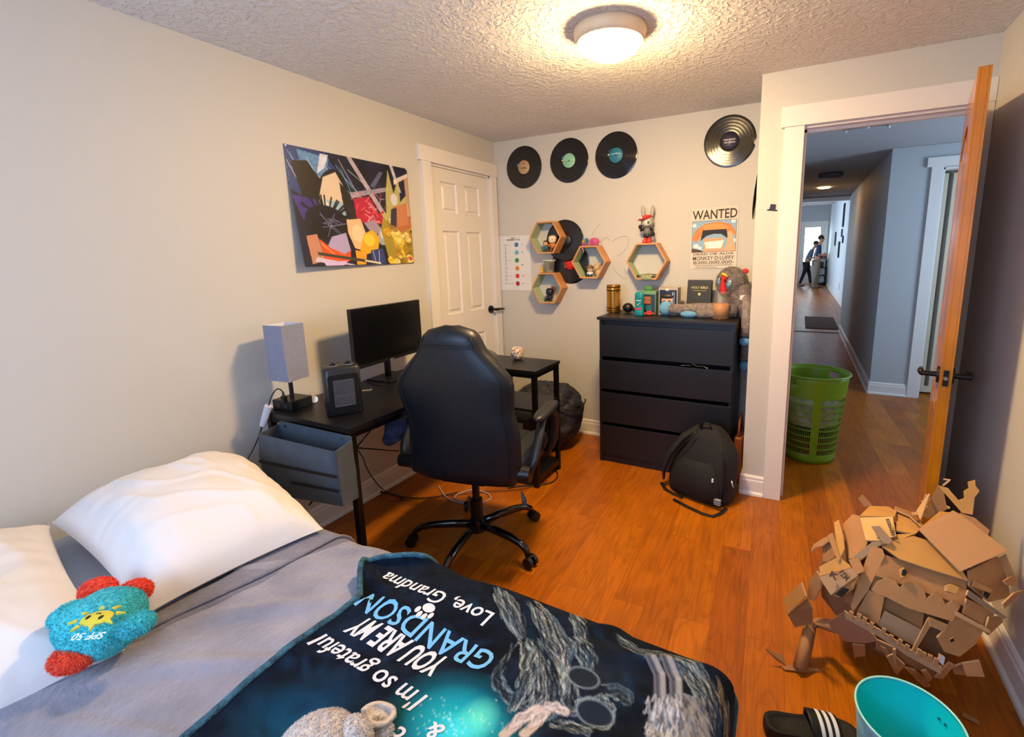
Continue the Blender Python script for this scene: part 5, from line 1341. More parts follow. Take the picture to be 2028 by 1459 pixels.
# boxed figures
t = thing('boxed_figure', 'green topped clear box with an orange brown block face figure inside', 'boxed toy', (1.312, -.165, ZD))
CL = mat('clear_plastic', 'eef4f4', .08, trans=.92, alpha=.35)
b = MB(); b.box(1.262, 1.374, -.205, -.125, ZD + .001, ZD + .135); b.box(1.26, 1.376, -.206, -.124, ZD + .135, ZD + .155); obj('box', b, mat('green_card', '6f9c78', .6), t)
b = MB(); b.box(1.266, 1.370, -.2075, -.2055, ZD + .004, ZD + .133); obj('window', b, mat('box_print', '2c3c48', .4), t)
b = MB(); b.box(1.290, 1.342, -.213, -.2075, ZD + .070, ZD + .118, bev=.002); obj('figure_face', b, mat('orange_brown', 'a8603c', .5), t)
b = MB(); b.box(1.285, 1.348, -.213, -.2075, ZD + .02, ZD + .062, bev=.002); b.box(1.298, 1.305, -.2145, -.213, ZD + .092, ZD + .100); b.box(1.327, 1.334, -.2145, -.213, ZD + .092, ZD + .100); obj('figure_body', b, mat('teal_brown', '28606a', .5, var=(80, .5)), t)
b = MB(); b.ell((1.312, -.165, ZD + .165), (.030, .016, .024)); obj('hang_tab', b, mat('leaf_green', '3c7c3c', .6), t)
t = thing('boxed_figure', 'window box holding a dark haired big eyed vinyl figure', 'boxed toy', (1.455, -.165, ZD))
b = MB(); b.box(1.395, 1.520, -.21, -.12, ZD + .001, ZD + .180, bev=.002); obj('box', b, mat('box_edge', 'b0a494', .4), t)
b = MB(); b.box(1.401, 1.514, -.2115, -.2095, ZD + .012, ZD + .165); obj('window', b, mat('window_navy', '2a3448', .15), t)
b = MB(); b.box(1.485, 1.490, -.2130, -.2112, ZD + .03, ZD + .15); b.box(1.497, 1.499, -.2130, -.2112, ZD + .05, ZD + .155); obj('foil_stripe', b, mat('foil', 'b8ccec', .2), t)
b = MB(); b.ell((1.452, -.212, ZD + .095), (.037, .010, .033), 22, 12); hd_ = obj('figure_head', b, mat('toy_d8a88c', 'cf9c84', .4), t)
b = MB(); b.ell((1.452, -.213, ZD + .122), (.040, .012, .018), 22, 12); obj('figure_hair', b, mat('toy_2c2018', '2c2018', .5), hd_)
b = MB()
for q in (-1, 1): b.ell((1.452 + q * .016, -.222, ZD + .090), (.008, .003, .009), 12, 8)
obj('figure_eyes', b, mat('toy_101012', '101012', .3), hd_)
b = MB(); b.box(1.44, 1.462, -.2125, -.2105, ZD + .160, ZD + .174); obj('box_sticker', b, mat('cream_sticker', 'e0d4c0', .5), t)
t = thing('toy_car', 'small red orange toy car next to the deodorant stick', 'toy', (1.345, -.275, ZD))
CMx = T(1.350, -.275, ZD) @ RZ(.35)
b = MB(CMx); b.box(-.033, .033, -.014, .014, .006, .020, bev=.004); b.box(-.016, .018, -.012, .012, .019, .031, bev=.004); obj('body', b, mat('car_red', 'd83c28', .3), t)
for x in (-.02, .02):
    for y in (-.014, .014):
        b = MB(CMx); b.cyl((x, y - .003, .0075), (x, y + .003, .0075), .0075, seg=14); obj('wheel', b, BLACKP, t)
b = MB(CMx); b.box(-.012, .014, -.0128, .0128, .021, .028); obj('windscreen', b, mat('car_glass', '8a4038', .2), t)
# bible
t = thing('bible', 'black leather bible standing against the wall behind the plush leg', 'book', (1.64, -.09, ZD))
BM = T(1.638, -.135, ZD + .002) @ RZ(-.05) @ RX(-.16)
b = MB(BM); b.box(-.078, .078, -.012, -.008, 0, .225, bev=.002); b.box(-.078, .078, .014, .018, 0, .225, bev=.002); b.box(-.078, -.072, -.012, .018, 0, .225, bev=.002); obj('cover', b, mat('bible_leather', '14171a', .45, bump=(200, .3)), t)
b = MB(BM); b.box(-.074, .073, -.009, .015, .004, .220); obj('pages', b, mat('page_edges', '4c3c30', .7), t)
GL = mat('gold_foil', 'd8bc6c', .3, metal=.6)
b = MB(BM); text_mb(b, 'HOLY BIBLE', lambda x, y: (x + .002, -.0126, .168 + y), w=.105, h=.015, bold=.005, center=True); text_mb(b, 'NEW INTERNATIONAL VERSION', lambda x, y: (x + .002, -.0126, .153 + y), w=.085, h=.005, center=True)
b.cyl((.002, -.0122, .132), (.002, -.0127, .132), .009, seg=16); obj('gold_lettering', b, GL, t)
# candle jar
t = thing('candle_jar', 'glass jar candle with tan wax at the right front of the dresser top', 'candle', (1.800, -.275, ZD))
JC = (1.800, -.275, ZD)
b = MB(); b.lathe([(0, .001), (.046, .001), (.050, .008), (.050, .125), (.044, .140), (.044, .158), (.047, .160), (.047, .163), (.041, .163), (.041, .140), (.047, .124), (.047, .010), (0, .006)], JC, 36)
obj('jar', b, mat('jar_glass', '9c9488', .05, alpha=.13), t)
b = MB(); b.lathe([(0, .008), (.046, .008), (.046, .092), (.040, .093), (0, .092)], JC, 32); obj('wax', b, mat('tan_wax', 'd09058', .5, sub=.3), t)
b = MB(); b.cyl((JC[0], JC[1], ZD + .09), (JC[0], JC[1], ZD + .102), .001, seg=6); obj('wick', b, BLACKP, t)
b = MB(); b.lathe([(0, 0.0005), (.050, .0005), (.0505, .006), (.046, .0065)], JC, 32); obj('amber_foot', b, mat('amber_glass', '6c4424', .1), t)

# plush ape
FUR = mat('grey_brown_plush', '857a76', .95, bump=(120, 1, 5), var=(40, .35)); SKY = mat('sky_blue_plush', '6ca4c8', .9, bump=(150, .5))
t = thing('plush_ape', 'grey shaggy plush ape with red face and blue feet slumped on the dresser', 'plush toy', (1.90, -.14, ZD))
b = MB(); b.ell((1.902, -.135, 1.095), (.078, .085, .125), 30, 20, ns=.010, nf=12); b.ell((1.838, -.125, 1.215), (.092, .080, .098), 32, 20, ns=.008, nf=12)
b.tube([(1.88, -.2, 1.045), (1.78, -.225, 1.05), (1.66, -.235, 1.052), (1.56, -.235, 1.046), (1.475, -.235, 1.048)], [.046, .043, .04, .036, .032], 16)
b.tube([(1.86, -.22, 1.035), (1.76, -.275, 1.033), (1.66, -.29, 1.028)], [.035, .03, .025], 14)
b.tube([(1.932, -.19, 1.13), (1.948, -.245, 1.06), (1.948, -.262, .96), (1.946, -.265, .90)], [.034, .033, .030, .030], 14)
b.tube([(1.947, -.12, 1.03), (1.947, -.14, .92), (1.946, -.16, .80), (1.946, -.17, .73)], [.034, .033, .033, .033], 14)
b.fur(26000, .012, .0010, seed=8, grav=.5); obj('body', b, FUR, t)
for nm, c, r, rt in (('foot', (1.452, -.235, 1.052), (.045, .032, .046), RY(.5)), ('hand', (1.610, -.292, 1.024), (.052, .022, .020), None), ('hand', (1.946, -.268, .868), (.033, .030, .026), None), ('foot', (1.946, -.175, .695), (.034, .034, .034), None)):
    b = MB(); b.ell(c, r, 22, 14, rot=rt); b.fur(700, .004, .0008, seed=3); obj(nm, b, SKY, t)
fd = Vector((-.50, -.83, -.1)).normalized(); fr2 = Vector((fd.y, -fd.x, 0)).normalized() * -1; fu = fd.cross(fr2) * -1
if fu.z < 0: fu = -fu
if fr2.x < 0: fr2 = -fr2
HC = Vector((1.838, -.125, 1.215))
FM = Matrix(((fr2.x, fd.x, fu.x, HC.x), (fr2.y, fd.y, fu.y, HC.y), (fr2.z, fd.z, fu.z, HC.z), (0, 0, 0, 1))) @ RY(.25)      # x right, y outward, z up
RED = mat('red_felt', 'd0242c', .7)
b = MB(FM); b.loft([[(x * k + o_, .076 + yy, z) for x, yy in ((-.022, 0), (-.012, .016), (0, .021), (.012, .016), (.022, 0), (0, -.02))] for z, k, o_ in ((-.062, .7, .012), (-.052, 1.25, .010), (-.025, 1.2, .004), (0, .9, 0), (.025, .9, -.002), (.045, .95, -.004), (.055, .5, -.004))]); obj('muzzle', b, RED, t)
b = MB(FM); b.tube([(-.030, .072, .052), (-.014, .084, .064), (.006, .084, .064), (.020, .078, .052)], [.006, .008, .008, .005], 8); obj('brow', b, mat('yellow_felt2', 'e8c838', .7), t)
for q, zc in ((-1, .005), (1, .012)):
    b = MB(FM); b.ell((q * .036, .072, zc), (.014, .012, .026), 16, 10, rot=RY(q * .15)); ck = obj('cheek', b, mat('pale_blue_felt', '9cc4d8', .7), t)
    b = MB(FM)
    for k in range(4): b.box(q * .036 - .011, q * .036 + .011, .082, .0845, zc - .014 + k * .009, zc - .012 + k * .009)
    obj('cheek_stripes', b, mat('felt_stripe', '3c6c90', .7), ck)
for q in (-1, 1):
    b = MB(FM); b.ell((q * .016, .094, .034), (.006, .004, .006), 10, 8); obj('eye', b, BLACKP, t)
b = MB(FM); b.ell((.012, .096, -.045), (.004, .003, .003), 8, 6); obj('nostril', b, BLACKP, t)
b = MB(); b.ell((1.915, -.12, 1.285), (.020, .012, .016)); obj('ear', b, RED, t)
b = MB(T(1.915, -.224, 1.13) @ RZ(.3) @ RX(.1)); b.box(-.014, .014, -.001, .001, -.014, .014); obj('white_tag', b, mat('white_ink', 'f0f0f0', .5), t)

# ================================================================== BACKPACK
BKF = mat('backpack_canvas', '101012', .75, bump=(300, .35), var=(8, .25))
t = thing('backpack', 'slumped black backpack on the floor leaning on the dresser front', 'backpack', (1.77, -.62, 0))
BM = T(1.775, -.615, 0) @ RZ(-.30)
rows = []; n_ = 32
for z, xl, xr, dp in ((.002, -.17, .165, .085), (.012, -.19, .185, .10), (.05, -.198, .195, .11), (.12, -.192, .197, .11), (.20, -.165, .195, .10), (.28, -.125, .185, .085), (.34, -.085, .160, .07), (.385, -.055, .125, .055), (.415, -.02, .085, .035), (.425, .01, .05, .012)):
    c = (xl + xr) / 2; w_ = (xr - xl) / 2; r = []
    for k in range(n_):
        a = 2 * PI * k / n_; q = Vector((c + w_ * math.copysign(abs(math.cos(a)) ** .7, math.cos(a)), dp * math.copysign(abs(math.sin(a)) ** .75, math.sin(a)) + .04 * z / .4, z))
        q += Vector((1, 1, 0)) * .012 * noise.noise(q * 9) * min(1, z * 20); r.append(q)
    rows.append(r)
b = MB(BM); b.loft(rows); obj('body', b, BKF, t)
b = MB(BM)
rows = []
for z, w_, y in ((.03, .13, -.10), (.06, .145, -.118), (.14, .135, -.120), (.21, .11, -.108), (.245, .08, -.088)): rows.append([(.01 - w_, y + .03, z), (.01 - w_ * .8, y, z), (.01, y - .008, z), (.01 + w_ * .8, y, z), (.01 + w_, y + .03, z)])
b.loft(rows, closed=False); obj('front_pocket', b, BKF, t)
ZP = mat('zip_black', '040405', .4)
b = MB(BM); b.tube([(-.185, -.055, .10), (-.135, -.078, .22), (-.075, -.072, .32), (-.015, -.05, .40)], .0035, 6); b.tube([(.165, -.075, .06), (.172, -.075, .18), (.160, -.062, .28), (.125, -.045, .36)], .0035, 6); obj('zip', b, ZP, t)
b = MB(BM); b.tube([(-.01, .0, .405), (.0, -.01, .445), (.035, -.005, .450), (.055, .01, .405)], .008, 8, flat=.5); obj('grab_handle', b, BB, t)
b = MB(BM); b.tube([(-.04, .03, .40), (-.12, -.01, .33), (-.185, -.05, .22), (-.215, -.06, .12), (-.215, -.06, .05)], [.034, .042, .040, .030, .014], 10, flat=.45); obj('shoulder_strap', b, BKF, t)
b = MB(); P_ = [at(*p, 'z', .006) for p in ((1310, 955), (1318, 968), (1335, 978), (1352, 985))]; b.tube(P_, .011, 8, flat=.25); b2 = P_
obj('webbing', b, BB, t)
b = MB(); P_ = [at(*p, 'z', .006) for p in ((1334, 988), (1360, 1002), (1390, 1016), (1412, 1022), (1428, 1016), (1438, 1006))]; b.tube(P_, .011, 8, flat=.25); obj('webbing', b, BB, t)
b = MB(BM); b.box(.120, .128, -.118, -.110, .16, .18); obj('zip_pull', b, mat('white_ink', 'f0f0f0', .5), t)
for k in range(3):
    b = MB(BM); b.box(.135, .170, -.115, -.095, .035 + k * .012, .040 + k * .012); obj('reflective_band', b, mat('grey_reflective', '9a9aa0', .4), t)
b = MB(BM); b.tube([(.195, -.03, .16), (.20, -.02, .12)], .003, 6); obj('cord', b, mat('white_ink', 'f0f0f0', .5), t)
t = thing('leather_bag', 'brown leather bag edge tucked behind the backpack beside the dresser', 'bag', (1.95, -.36, 0))
b = MB(T(1.947, -.30, 0)); b.box(-.024, .026, -.10, .10, .002, .30, bev=.015); b.tube([(0, -.09, .28), (.0, -.06, .38), (0, .0, .42), (0, .06, .38), (0, .09, .28)], .007, 8); obj('bag_body', b, mat('tan_leather', '7c3c14', .5), t)

# ================================================================== BEAN BAG
t = thing('duffel_bag', 'slouched dark navy fabric bag on the floor behind the desk tower', 'bag', (.60, -.31, 0))
b = MB(); vs = []


def bag(u, v):
    a = 2 * PI * u; ph = PI * (v - .5); q = Vector((math.cos(ph) * math.cos(a), math.cos(ph) * math.sin(a), math.sin(ph)))
    fx = Vector((math.copysign(abs(q.x) ** .85, q.x), math.copysign(abs(q.y) ** .85, q.y), math.copysign(abs(q.z) ** .8, q.z)))
    k = 1 + .09 * noise.noise(q * 2.1) - .07 * max(0, 1 - abs(noise.noise(q * 2.6 + Vector((3, 1, 0)))) * 7) - .05 * max(0, 1 - abs(noise.noise(q * 4.6)) * 8)
    return Vector((.58 + .270 * fx.x * k, -.31 + .245 * fx.y * k, max(.003, .235 + .245 * fx.z * k)))


b.grid(bag, 96, 60); obj('bag_body', b, mat('navy_nylon', '22222f', .6, bump=(60, .4)), t)
b = MB(); b.tube([Vector((.60 + .285 * math.cos(a), -.31 + .255 * math.sin(a) * .9, .34 + .015 * math.sin(a * 5))) for a in np.linspace(-1.4, .5, 18)], .005, 6); obj('drawstring', b, BB, t)

# blue clothing over the left arm of the chair
b = MB(); c_ = at(779, 855, 'x', .545)
b.ell((c_.x, c_.y + .02, c_.z + .02), (.032, .07, .06), 36, 24, ns=.022, nf=14); b.ell((c_.x - .012, c_.y, c_.z - .03), (.028, .06, .035), 30, 18, ns=.018, nf=18)
o = obj('blue_garment', b, mat('blue_knit', '26365c', .9, bump=(80, .8), var=(25, .4))); tag(o, 'crumpled blue garment hanging by the left arm of the gaming chair', 'clothing')

# ================================================================== CABLES


def smooth(P_, n=6):
    P_ = [Vector(p) for p in P_]; out = []
    for i in range(len(P_) - 1):
        a0 = P_[max(0, i - 1)]; a1 = P_[i]; a2 = P_[i + 1]; a3 = P_[min(len(P_) - 1, i + 2)]
        for k in range(n):
            f = k / n; out.append(0.5 * ((2 * a1) + (a2 - a0) * f + (2 * a0 - 5 * a1 + 4 * a2 - a3) * f * f + (3 * a1 - a0 - 3 * a2 + a3) * f ** 3))
    return out + [P_[-1]]


def cable(name, pts, r, m_, label, cat='cable'):
    b = MB(); b.tube(smooth(pts), r, 8); o = obj(name, b, m_); return tag(o, label, cat)


fl_ = lambda *pp: [at(x, y, 'z', .006) for x, y in pp]
t = thing('lamp_cord', 'black lamp cord with white wrap running down the wall from the lamp', 'cable', (.06, -2.05, .8))
p0_ = [at(563, 792, 'y', -2.03), at(560, 776, 'y', -2.03), at(549, 770, 'y', -2.045), at(538, 784, 'y', -2.06), at(532, 803, 'y', -2.075), at(520, 842, 'y', -2.09), at(506, 880, 'x', .035), at(487, 915, 'x', .03), at(470, 945, 'x', .03)]
b = MB(); b.tube(smooth(p0_), .0028, 8); obj('cord', b, BLACKP, t)
b = MB(); b.cyl(p0_[4] + Vector((0, 0, .0)), p0_[5], .016, .013, seg=14); obj('white_wrap', b, mat('wrap_paper', 'c8ccdc', .7), t)
b = MB(); a_ = p0_[0]; b.box(a_.x - .011, a_.x + .011, a_.y - .009, a_.y + .009, a_.z - .012, a_.z + .02, bev=.003); b.cyl(a_ + Vector((0, 0, .02)), p0_[1], .006, .004, seg=10); obj('plug', b, BLACKP, t)
cable('power_cable', [at(706, 888, 'x', .25), at(718, 905, 'x', .22), at(728, 930, 'x', .16), at(745, 955, 'x', .08), at(765, 973, 'z', .02), at(800, 984, 'z', .006), at(850, 985, 'z', .006), at(905, 975, 'z', .006)], .003, BLACKP, 'thin black cable hanging under the desk and crossing the floor to the chair')
t = thing('loose_plug', 'black plug lying by the baseboard under the desk', 'plug', tuple(at(745, 970, 'z', .01)))
a_, c_ = at(742, 968, 'z', .014), at(758, 975, 'z', .010); b = MB(); b.cyl(a_, c_, .011, .006, seg=12); obj('plug_body', b, BLACKP, t)
b = MB(); b.tube(smooth([c_] + fl_((770, 976), (785, 980), (800, 990))), .003, 8); obj('cord', b, BLACKP, t)
cable('white_cable', fl_((868, 962), (882, 982), (900, 992), (922, 996)) + fl_((900, 985), (915, 975), (935, 970), (962, 975), (972, 986), (955, 996)), .003, mat('white_cord', 'b8b4c4', .5), 'looping white cable on the floor under the chair')
cable('monitor_cable', [at(770, 735, 'x', .14), at(762, 750, 'x', .15), at(757, 762, 'z', .7445), at(735, 758, 'z', .7445), at(722, 752, 'z', .7445)], .0025, BLACKP, 'black cable trailing from the monitor over the desktop')
cable('tower_cable', fl_((1088, 928), (1100, 930), (1104, 943), (1092, 955), (1062, 960), (1030, 962), (1005, 966)), .004, BLACKP, 'dark cable curling on the floor around the foot of the desk tower')
cable('red_cable', fl_((1085, 952), (1050, 964), (1015, 970), (960, 973), (900, 980), (820, 988), (770, 992)), .0022, mat('dark_red_cord', '5a2418', .5), 'thin reddish cable lying along the floor under the desk')
# paper tag hanging from the chair
ch = bpy.data.objects['gaming_chair']
b = MB(); a_ = at(1033, 974, 'y', -1.66); c_ = at(1038, 990, 'y', -1.66); b.tube([a_ + Vector((0, 0, .03)), a_], .0015, 6); b.cyl(a_, c_, .004, .011, seg=10); b.cyl(c_, c_ + Vector((.002, 0, -.02)), .011, .010, seg=10); obj('care_tag', b, mat('dark_tag', '2c3c50', .5), ch, label='small dark blue tag with pale print')

# ================================================================== LAUNDRY BASKET
t = thing('laundry_basket', 'tall green plastic laundry basket with lattice sides in the hall by the doorway', 'laundry basket', (2.345, .245, 0))
BC = (2.345, .245); GRN = mat('green_plastic', '6f9418', .35)
rad = lambda z: .158 + .052 * (z / .60) ** 1.1
zsr = [.002, .03, .065]; z = .065
while z < .46: z += .036; zsr.append(z); z += .008; zsr.append(z)
zsr += [.49, .53, .57, .595]
NC = 96; b = MB(); vs = []; fs = []
for z in zsr:
    for k in range(NC * 2):
        a = 2 * PI * (k // 2 + (0 if k % 2 == 0 else .26)) / NC; r = rad(z); vs.append((BC[0] + r * math.cos(a), BC[1] + r * math.sin(a), z))
for i in range(len(zsr) - 1):
    hole = 2 <= i < len(zsr) - 5 and (i % 2 == 0)
    for k in range(NC * 2):
        if hole and k % 2 == 1 and ((k // 2) % 24) not in (0, 1, 2, 3): continue
        if i == len(zsr) - 3 and ((k // 2) % 48) in (10, 11, 12, 13, 14, 15): continue
        k2 = (k + 1) % (NC * 2); fs.append([i * NC * 2 + k, i * NC * 2 + k2, (i + 1) * NC * 2 + k2, (i + 1) * NC * 2 + k])
b._add(vs, fs, smooth=True); o = obj('lattice_wall', b, GRN, t); md = o.modifiers.new('s', 'SOLIDIFY'); md.thickness = .003; md.offset = -1
b = MB(); b.tube([(BC[0] + .214 * math.cos(a), BC[1] + .214 * math.sin(a), .597) for a in np.linspace(0, 2 * PI, 60, endpoint=False)], .007, 10, closed=True); obj('rim', b, GRN, t)
b = MB(); b.cyl((*BC, .002), (*BC, .006), .156, seg=48); obj('bottom', b, GRN, t)
for nm, z0, z1, c, lb in (('white_laundry', .245, .42, 'b8b4a8', 'white clothes in the upper half of the green laundry basket'), ('dark_laundry', .19, .245, '14141e', 'dark clothes in the middle of the green laundry basket'), ('red_laundry', .008, .19, '5c1816', 'dark red clothes at the bottom of the green laundry basket')):
    b = MB()
    def ln(u, v, z0=z0, z1=z1):
        a = 2 * PI * u; r = (rad(z0 + (z1 - z0) * v) - .012) * (1 if 0 < v < .98 else .0) * (1 - .1 * abs(noise.noise(Vector((math.cos(a) * 4, math.sin(a) * 4, v * 6 + z0 * 20))))); return (BC[0] + r * math.cos(a), BC[1] + r * math.sin(a), z0 + .001 + (z1 - z0 - .002) * v)
    b.grid(ln, 64, 18); o = obj(nm, b, mat(nm, c, .95, bump=(40, 1), var=(20, .4))); tag(o, lb, 'clothes')

# ================================================================== BUCKET AND SLIDE
t = thing('bucket', 'turquoise bucket open at the top at the bottom right beside the slide sandal', 'bucket', (2.527, -2.02, 0))
BKC = (2.527, -2.02, 0)
prof = [(0, .004), (.082, .004), (.086, .012), (.112, .262)]
b = MB(); b.lathe([(0, .002), (.084, .002), (.087, .012), (.1135, .264)], BKC, 64); obj('printed_outside', b, mat('wave_print', '7cc4d8', .4, var=(28, .35)), t, label='pale blue patterned outside')
b = MB(); b.lathe([(.111, .262), (.085, .014), (0, .010)], BKC, 64); obj('inside', b, mat('turquoise_plastic', '0cccd2', .35), t)
b = MB(); b.tube([(BKC[0] + .1135 * math.cos(a), BKC[1] + .1135 * math.sin(a), .266) for a in np.linspace(0, 2 * PI, 72, endpoint=False)], .0028, 8, closed=True); obj('rim', b, mat('pale_turquoise', '9ce8dc', .35), t)
for x, y in ((1876, 1411), (1907, 1443)):
    p_ = at(x, y, 'y', -1.93); a = math.atan2(p_.y - BKC[1], p_.x - BKC[0]); d = Vector((math.cos(a), math.sin(a), 0)); zz = .225; r_ = .085 + (.111 - .085) * (zz / .262)
    b = MB(); b.cyl(Vector(BKC) + d * (r_ - .003) + Vector((0, 0, zz)), Vector(BKC) + d * (r_ + .001) + Vector((0, 0, zz)), .0035, seg=12); obj('rivet_hole', b, mat('hole_teal', '0c6c70', .5), t)

h0 = Vector((2.205, -1.965, 0)); h1_ = Vector((2.452, -1.885, 0)); d = (h1_ - h0); L_ = .275; d.normalize(); s_ = Vector((-d.y, d.x, 0))
SM = Matrix(((d.x, s_.x, 0, h0.x), (d.y, s_.y, 0, h0.y), (0, 0, 1, 0), (0, 0, 0, 1)))
t = thing('slide_sandal', 'black rubber slide sandal with three white stripes beside the turquoise bucket', 'sandal', tuple(h0))
out = [(0, 0), (.004, -.022), (.03, -.036), (.09, -.036), (.16, -.042), (.21, -.042), (.245, -.03), (.262, 0), (.252, .028), (.215, .044), (.16, .046), (.09, .036), (.03, .034), (.004, .022)]
oo = smooth([Vector((x, y, 0)) for x, y in out] + [Vector((0, 0, 0))], 4)[:-1]
FO = mat('black_foam', '0c0c0e', .7, bump=(300, .3))
b = MB(SM); rows = []
for z, k in ((.001, .95), (.006, 1), (.022, 1.0), (.031, .98), (.034, .93), (.030, .86), (.027, .5)):
    rows.append([(.131 + (p.x - .131) * k, p.y * k, z + (.010 * (1 - p.x / .13) if p.x < .13 and z > .02 and k > .9 else 0)) for p in oo])
b.loft(rows); obj('sole', b, FO, t)


def strap(u, v, o_=0.0):
    a = PI * v; x = .118 + .085 * u + .012 * math.sin(a) * (1 - u) * 0; hh_ = (.062 - .016 * u + o_); w_ = .049 + o_
    return Vector((x + .018 * (1 - math.sin(a)) * (.5 - u) * .8, w_ * math.cos(a) * (1 if a else 1), .018 + hh_ * math.sin(a) ** .8))


b = MB(SM); b.grid(lambda u, v: strap(u, v), 14, 28); o = obj('strap', b, mat('strap_black', '101014', .55), t); md = o.modifiers.new('s', 'SOLIDIFY'); md.thickness = .005; md.offset = -1
for k in range(3):
    u0 = .30 + k * .235; b = MB(SM); b.grid(lambda u, v: strap(u0 + .13 * u, .03 + .94 * v, .0012), 4, 28); obj('white_stripe', b, mat('stripe_white', 'e4e8f4', .5), o)

# ================================================================== CARDBOARD MODEL
CB = mat('corrugated_cardboard', 'a9794c', .85, var=(14, .10), bump=(200, .15)); CB2 = mat('lit_yellow_card', 'c08c48', .8, var=(10, .10)); CBD = mat('cut_card_edge', 'c49a6c', .9); BLK = mat('hole_black', '0a0908', .9)  # one cardboard: yellower tone paints lit tops, darker tone paints shaded sides and recesses
EC = np.array([2.570, -1.475, .262]); ER = np.array([.272, .262, .245])


def hull(x, y, k=1.0):
    """point on the rounded body that the model is glued around"""
    d = ray(x, y) ; d = d / np.linalg.norm(d); o_ = (CAM - EC) / (ER * k); dd = d / (ER * k)
    A_ = dd @ dd; B_ = o_ @ dd; C_ = o_ @ o_ - 1; D_ = B_ * B_ - A_ * C_
    t_ = (-B_ - math.sqrt(D_)) / A_ if D_ > 0 else -B_ / A_
    p = CAM + d * t_; p[2] = max(p[2], .004); p[0] = min(p[0], 2.885)
    return Vector(p)


model = thing('cardboard_model', 'large handmade cardboard castle model with jagged towers on the floor by the door', 'cardboard model', (2.57, -1.45, 0))


def plate(name, px, k=1.0, m_=None, th=.005, flat=True, dv=None, label=None):
    P_ = [hull(x, y, k) for x, y in px]
    if dv is not None: P_ = [p + Vector(dv) for p in P_]
    c = sum(P_, Vector()) / len(P_); n = Vector()
    for i in range(len(P_)): n += (P_[i] - c).cross(P_[(i + 1) % len(P_)] - c)
    n.normalize()
    if n.dot(Vector(CAM) - c) < 0: n = -n
    if flat: P_ = [p - n * (p - c).dot(n) * .8 for p in P_]
    t_ = bmesh.new(); a = [t_.verts.new(p) for p in P_]; f = t_.faces.new(a); r = bmesh.ops.extrude_face_region(t_, geom=[f]); f.material_index = 0
    for v in r['geom']:
        if isinstance(v, bmesh.types.BMVert): v.co -= n * th
    for f_ in t_.faces: f_.material_index = 1 if len(f_.verts) == 4 and abs(f_.normal.dot(n)) < .5 else 0
    for v in t_.verts: v.co.z = max(v.co.z, .002)
    bmesh.ops.triangulate(t_, faces=[f_ for f_ in t_.faces if len(f_.verts) > 4])
    return obj(name, t_, [m_ or CB, CBD], model, label=label)


# inner core: rough faceted cardboard body
b = MB(); rn = random.Random(2); vs = []
for i in range(9):
    a = -PI / 2 + PI * i / 8
    for k in range(14):
        t_ = 2 * PI * (k + .5 * (i % 2)) / 14; q = rn.uniform(.80, .92); vs.append((EC[0] + ER[0] * q * math.cos(a) * math.cos(t_), EC[1] + ER[1] * q * math.cos(a) * math.sin(t_), max(.02, EC[2] + ER[2] * q * math.sin(a))))
b._add(vs, [[i * 14 + k, i * 14 + (k + 1) % 14, (i + 1) * 14 + (k + 1) % 14, (i + 1) * 14 + k] for i in range(8) for k in range(14)], smooth=False); obj('inner_body', b, mat('inner_card', '7c5838', .9), model)
# main faces (outlines as cut, edge to edge)
plate('front_wall', [(1750, 1097), (1915, 1150), (1912, 1200), (1735, 1140)], 1.02, th=.006)
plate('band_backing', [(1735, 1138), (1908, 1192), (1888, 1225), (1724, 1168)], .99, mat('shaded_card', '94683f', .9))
plate('scalloped_band', [(1726, 1168), (1738, 1150), (1757, 1143), (1774, 1150), (1783, 1164), (1796, 1153), (1815, 1154), (1830, 1166), (1837, 1186), (1850, 1174), (1864, 1180), (1873, 1197), (1886, 1188), (1900, 1197), (1886, 1230), (1800, 1205)], 1.06, th=.005)
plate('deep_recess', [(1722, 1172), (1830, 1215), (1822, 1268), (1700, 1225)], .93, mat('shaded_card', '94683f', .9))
plate('inner_panel', [(1752, 1210), (1826, 1248), (1812, 1280), (1738, 1238)], .98, mat('pale_card', 'ad8a66', .85))
plate('side_wall', [(1748, 1087), (1752, 1100), (1718, 1165), (1690, 1215), (1686, 1198), (1712, 1108), (1725, 1080)], 1.05)
plate('inner_wall', [(1720, 1168), (1752, 1180), (1740, 1236), (1695, 1216)], 1.0)
plate('arched_roof', [(1748, 1085), (1775, 1068), (1810, 1060), (1850, 1072), (1900, 1120), (1916, 1152), (1830, 1120), (1780, 1105)], 1.05, CB2)
plate('roof_rear', [(1748, 1085), (1740, 1064), (1775, 1057), (1812, 1058), (1775, 1070)], 1.0, CB2)
plate('big_flap', [(1821, 1045), (1886, 1012), (1908, 1020), (1996, 1090), (1903, 1131)], 1.15, mat('tan_flap', 'c4956a', .85), th=.005)
plate('flap_rear', [(1825, 1040), (1860, 1018), (1895, 1010), (1890, 1025), (1830, 1048)], 1.08, CB2)
plate('grey_shadow_panel', [(1900, 1015), (1930, 1025), (1960, 1050), (1955, 1062), (1920, 1050)], 1.05)
plate('turret_lid', [(1702, 1022), (1722, 1001), (1760, 1003), (1775, 1012), (1772, 1022)], 1.02, CB2)
plate('printed_panel', [(1703, 1024), (1768, 1023), (1775, 1060), (1745, 1070), (1715, 1070)], 1.04, mat('buff_card', 'd0a868', .8))
plate('turret_side', [(1702, 1022), (1716, 1070), (1706, 1110), (1680, 1105), (1668, 1035), (1690, 1020)], 1.0)
plate('turret_roof_strip', [(1700, 987), (1708, 979), (1728, 1000), (1712, 1004)], 1.02, CB)
plate('right_arc', [(1775, 1005), (1805, 1014), (1828, 1042), (1812, 1058), (1775, 1050)], .99, CB2)
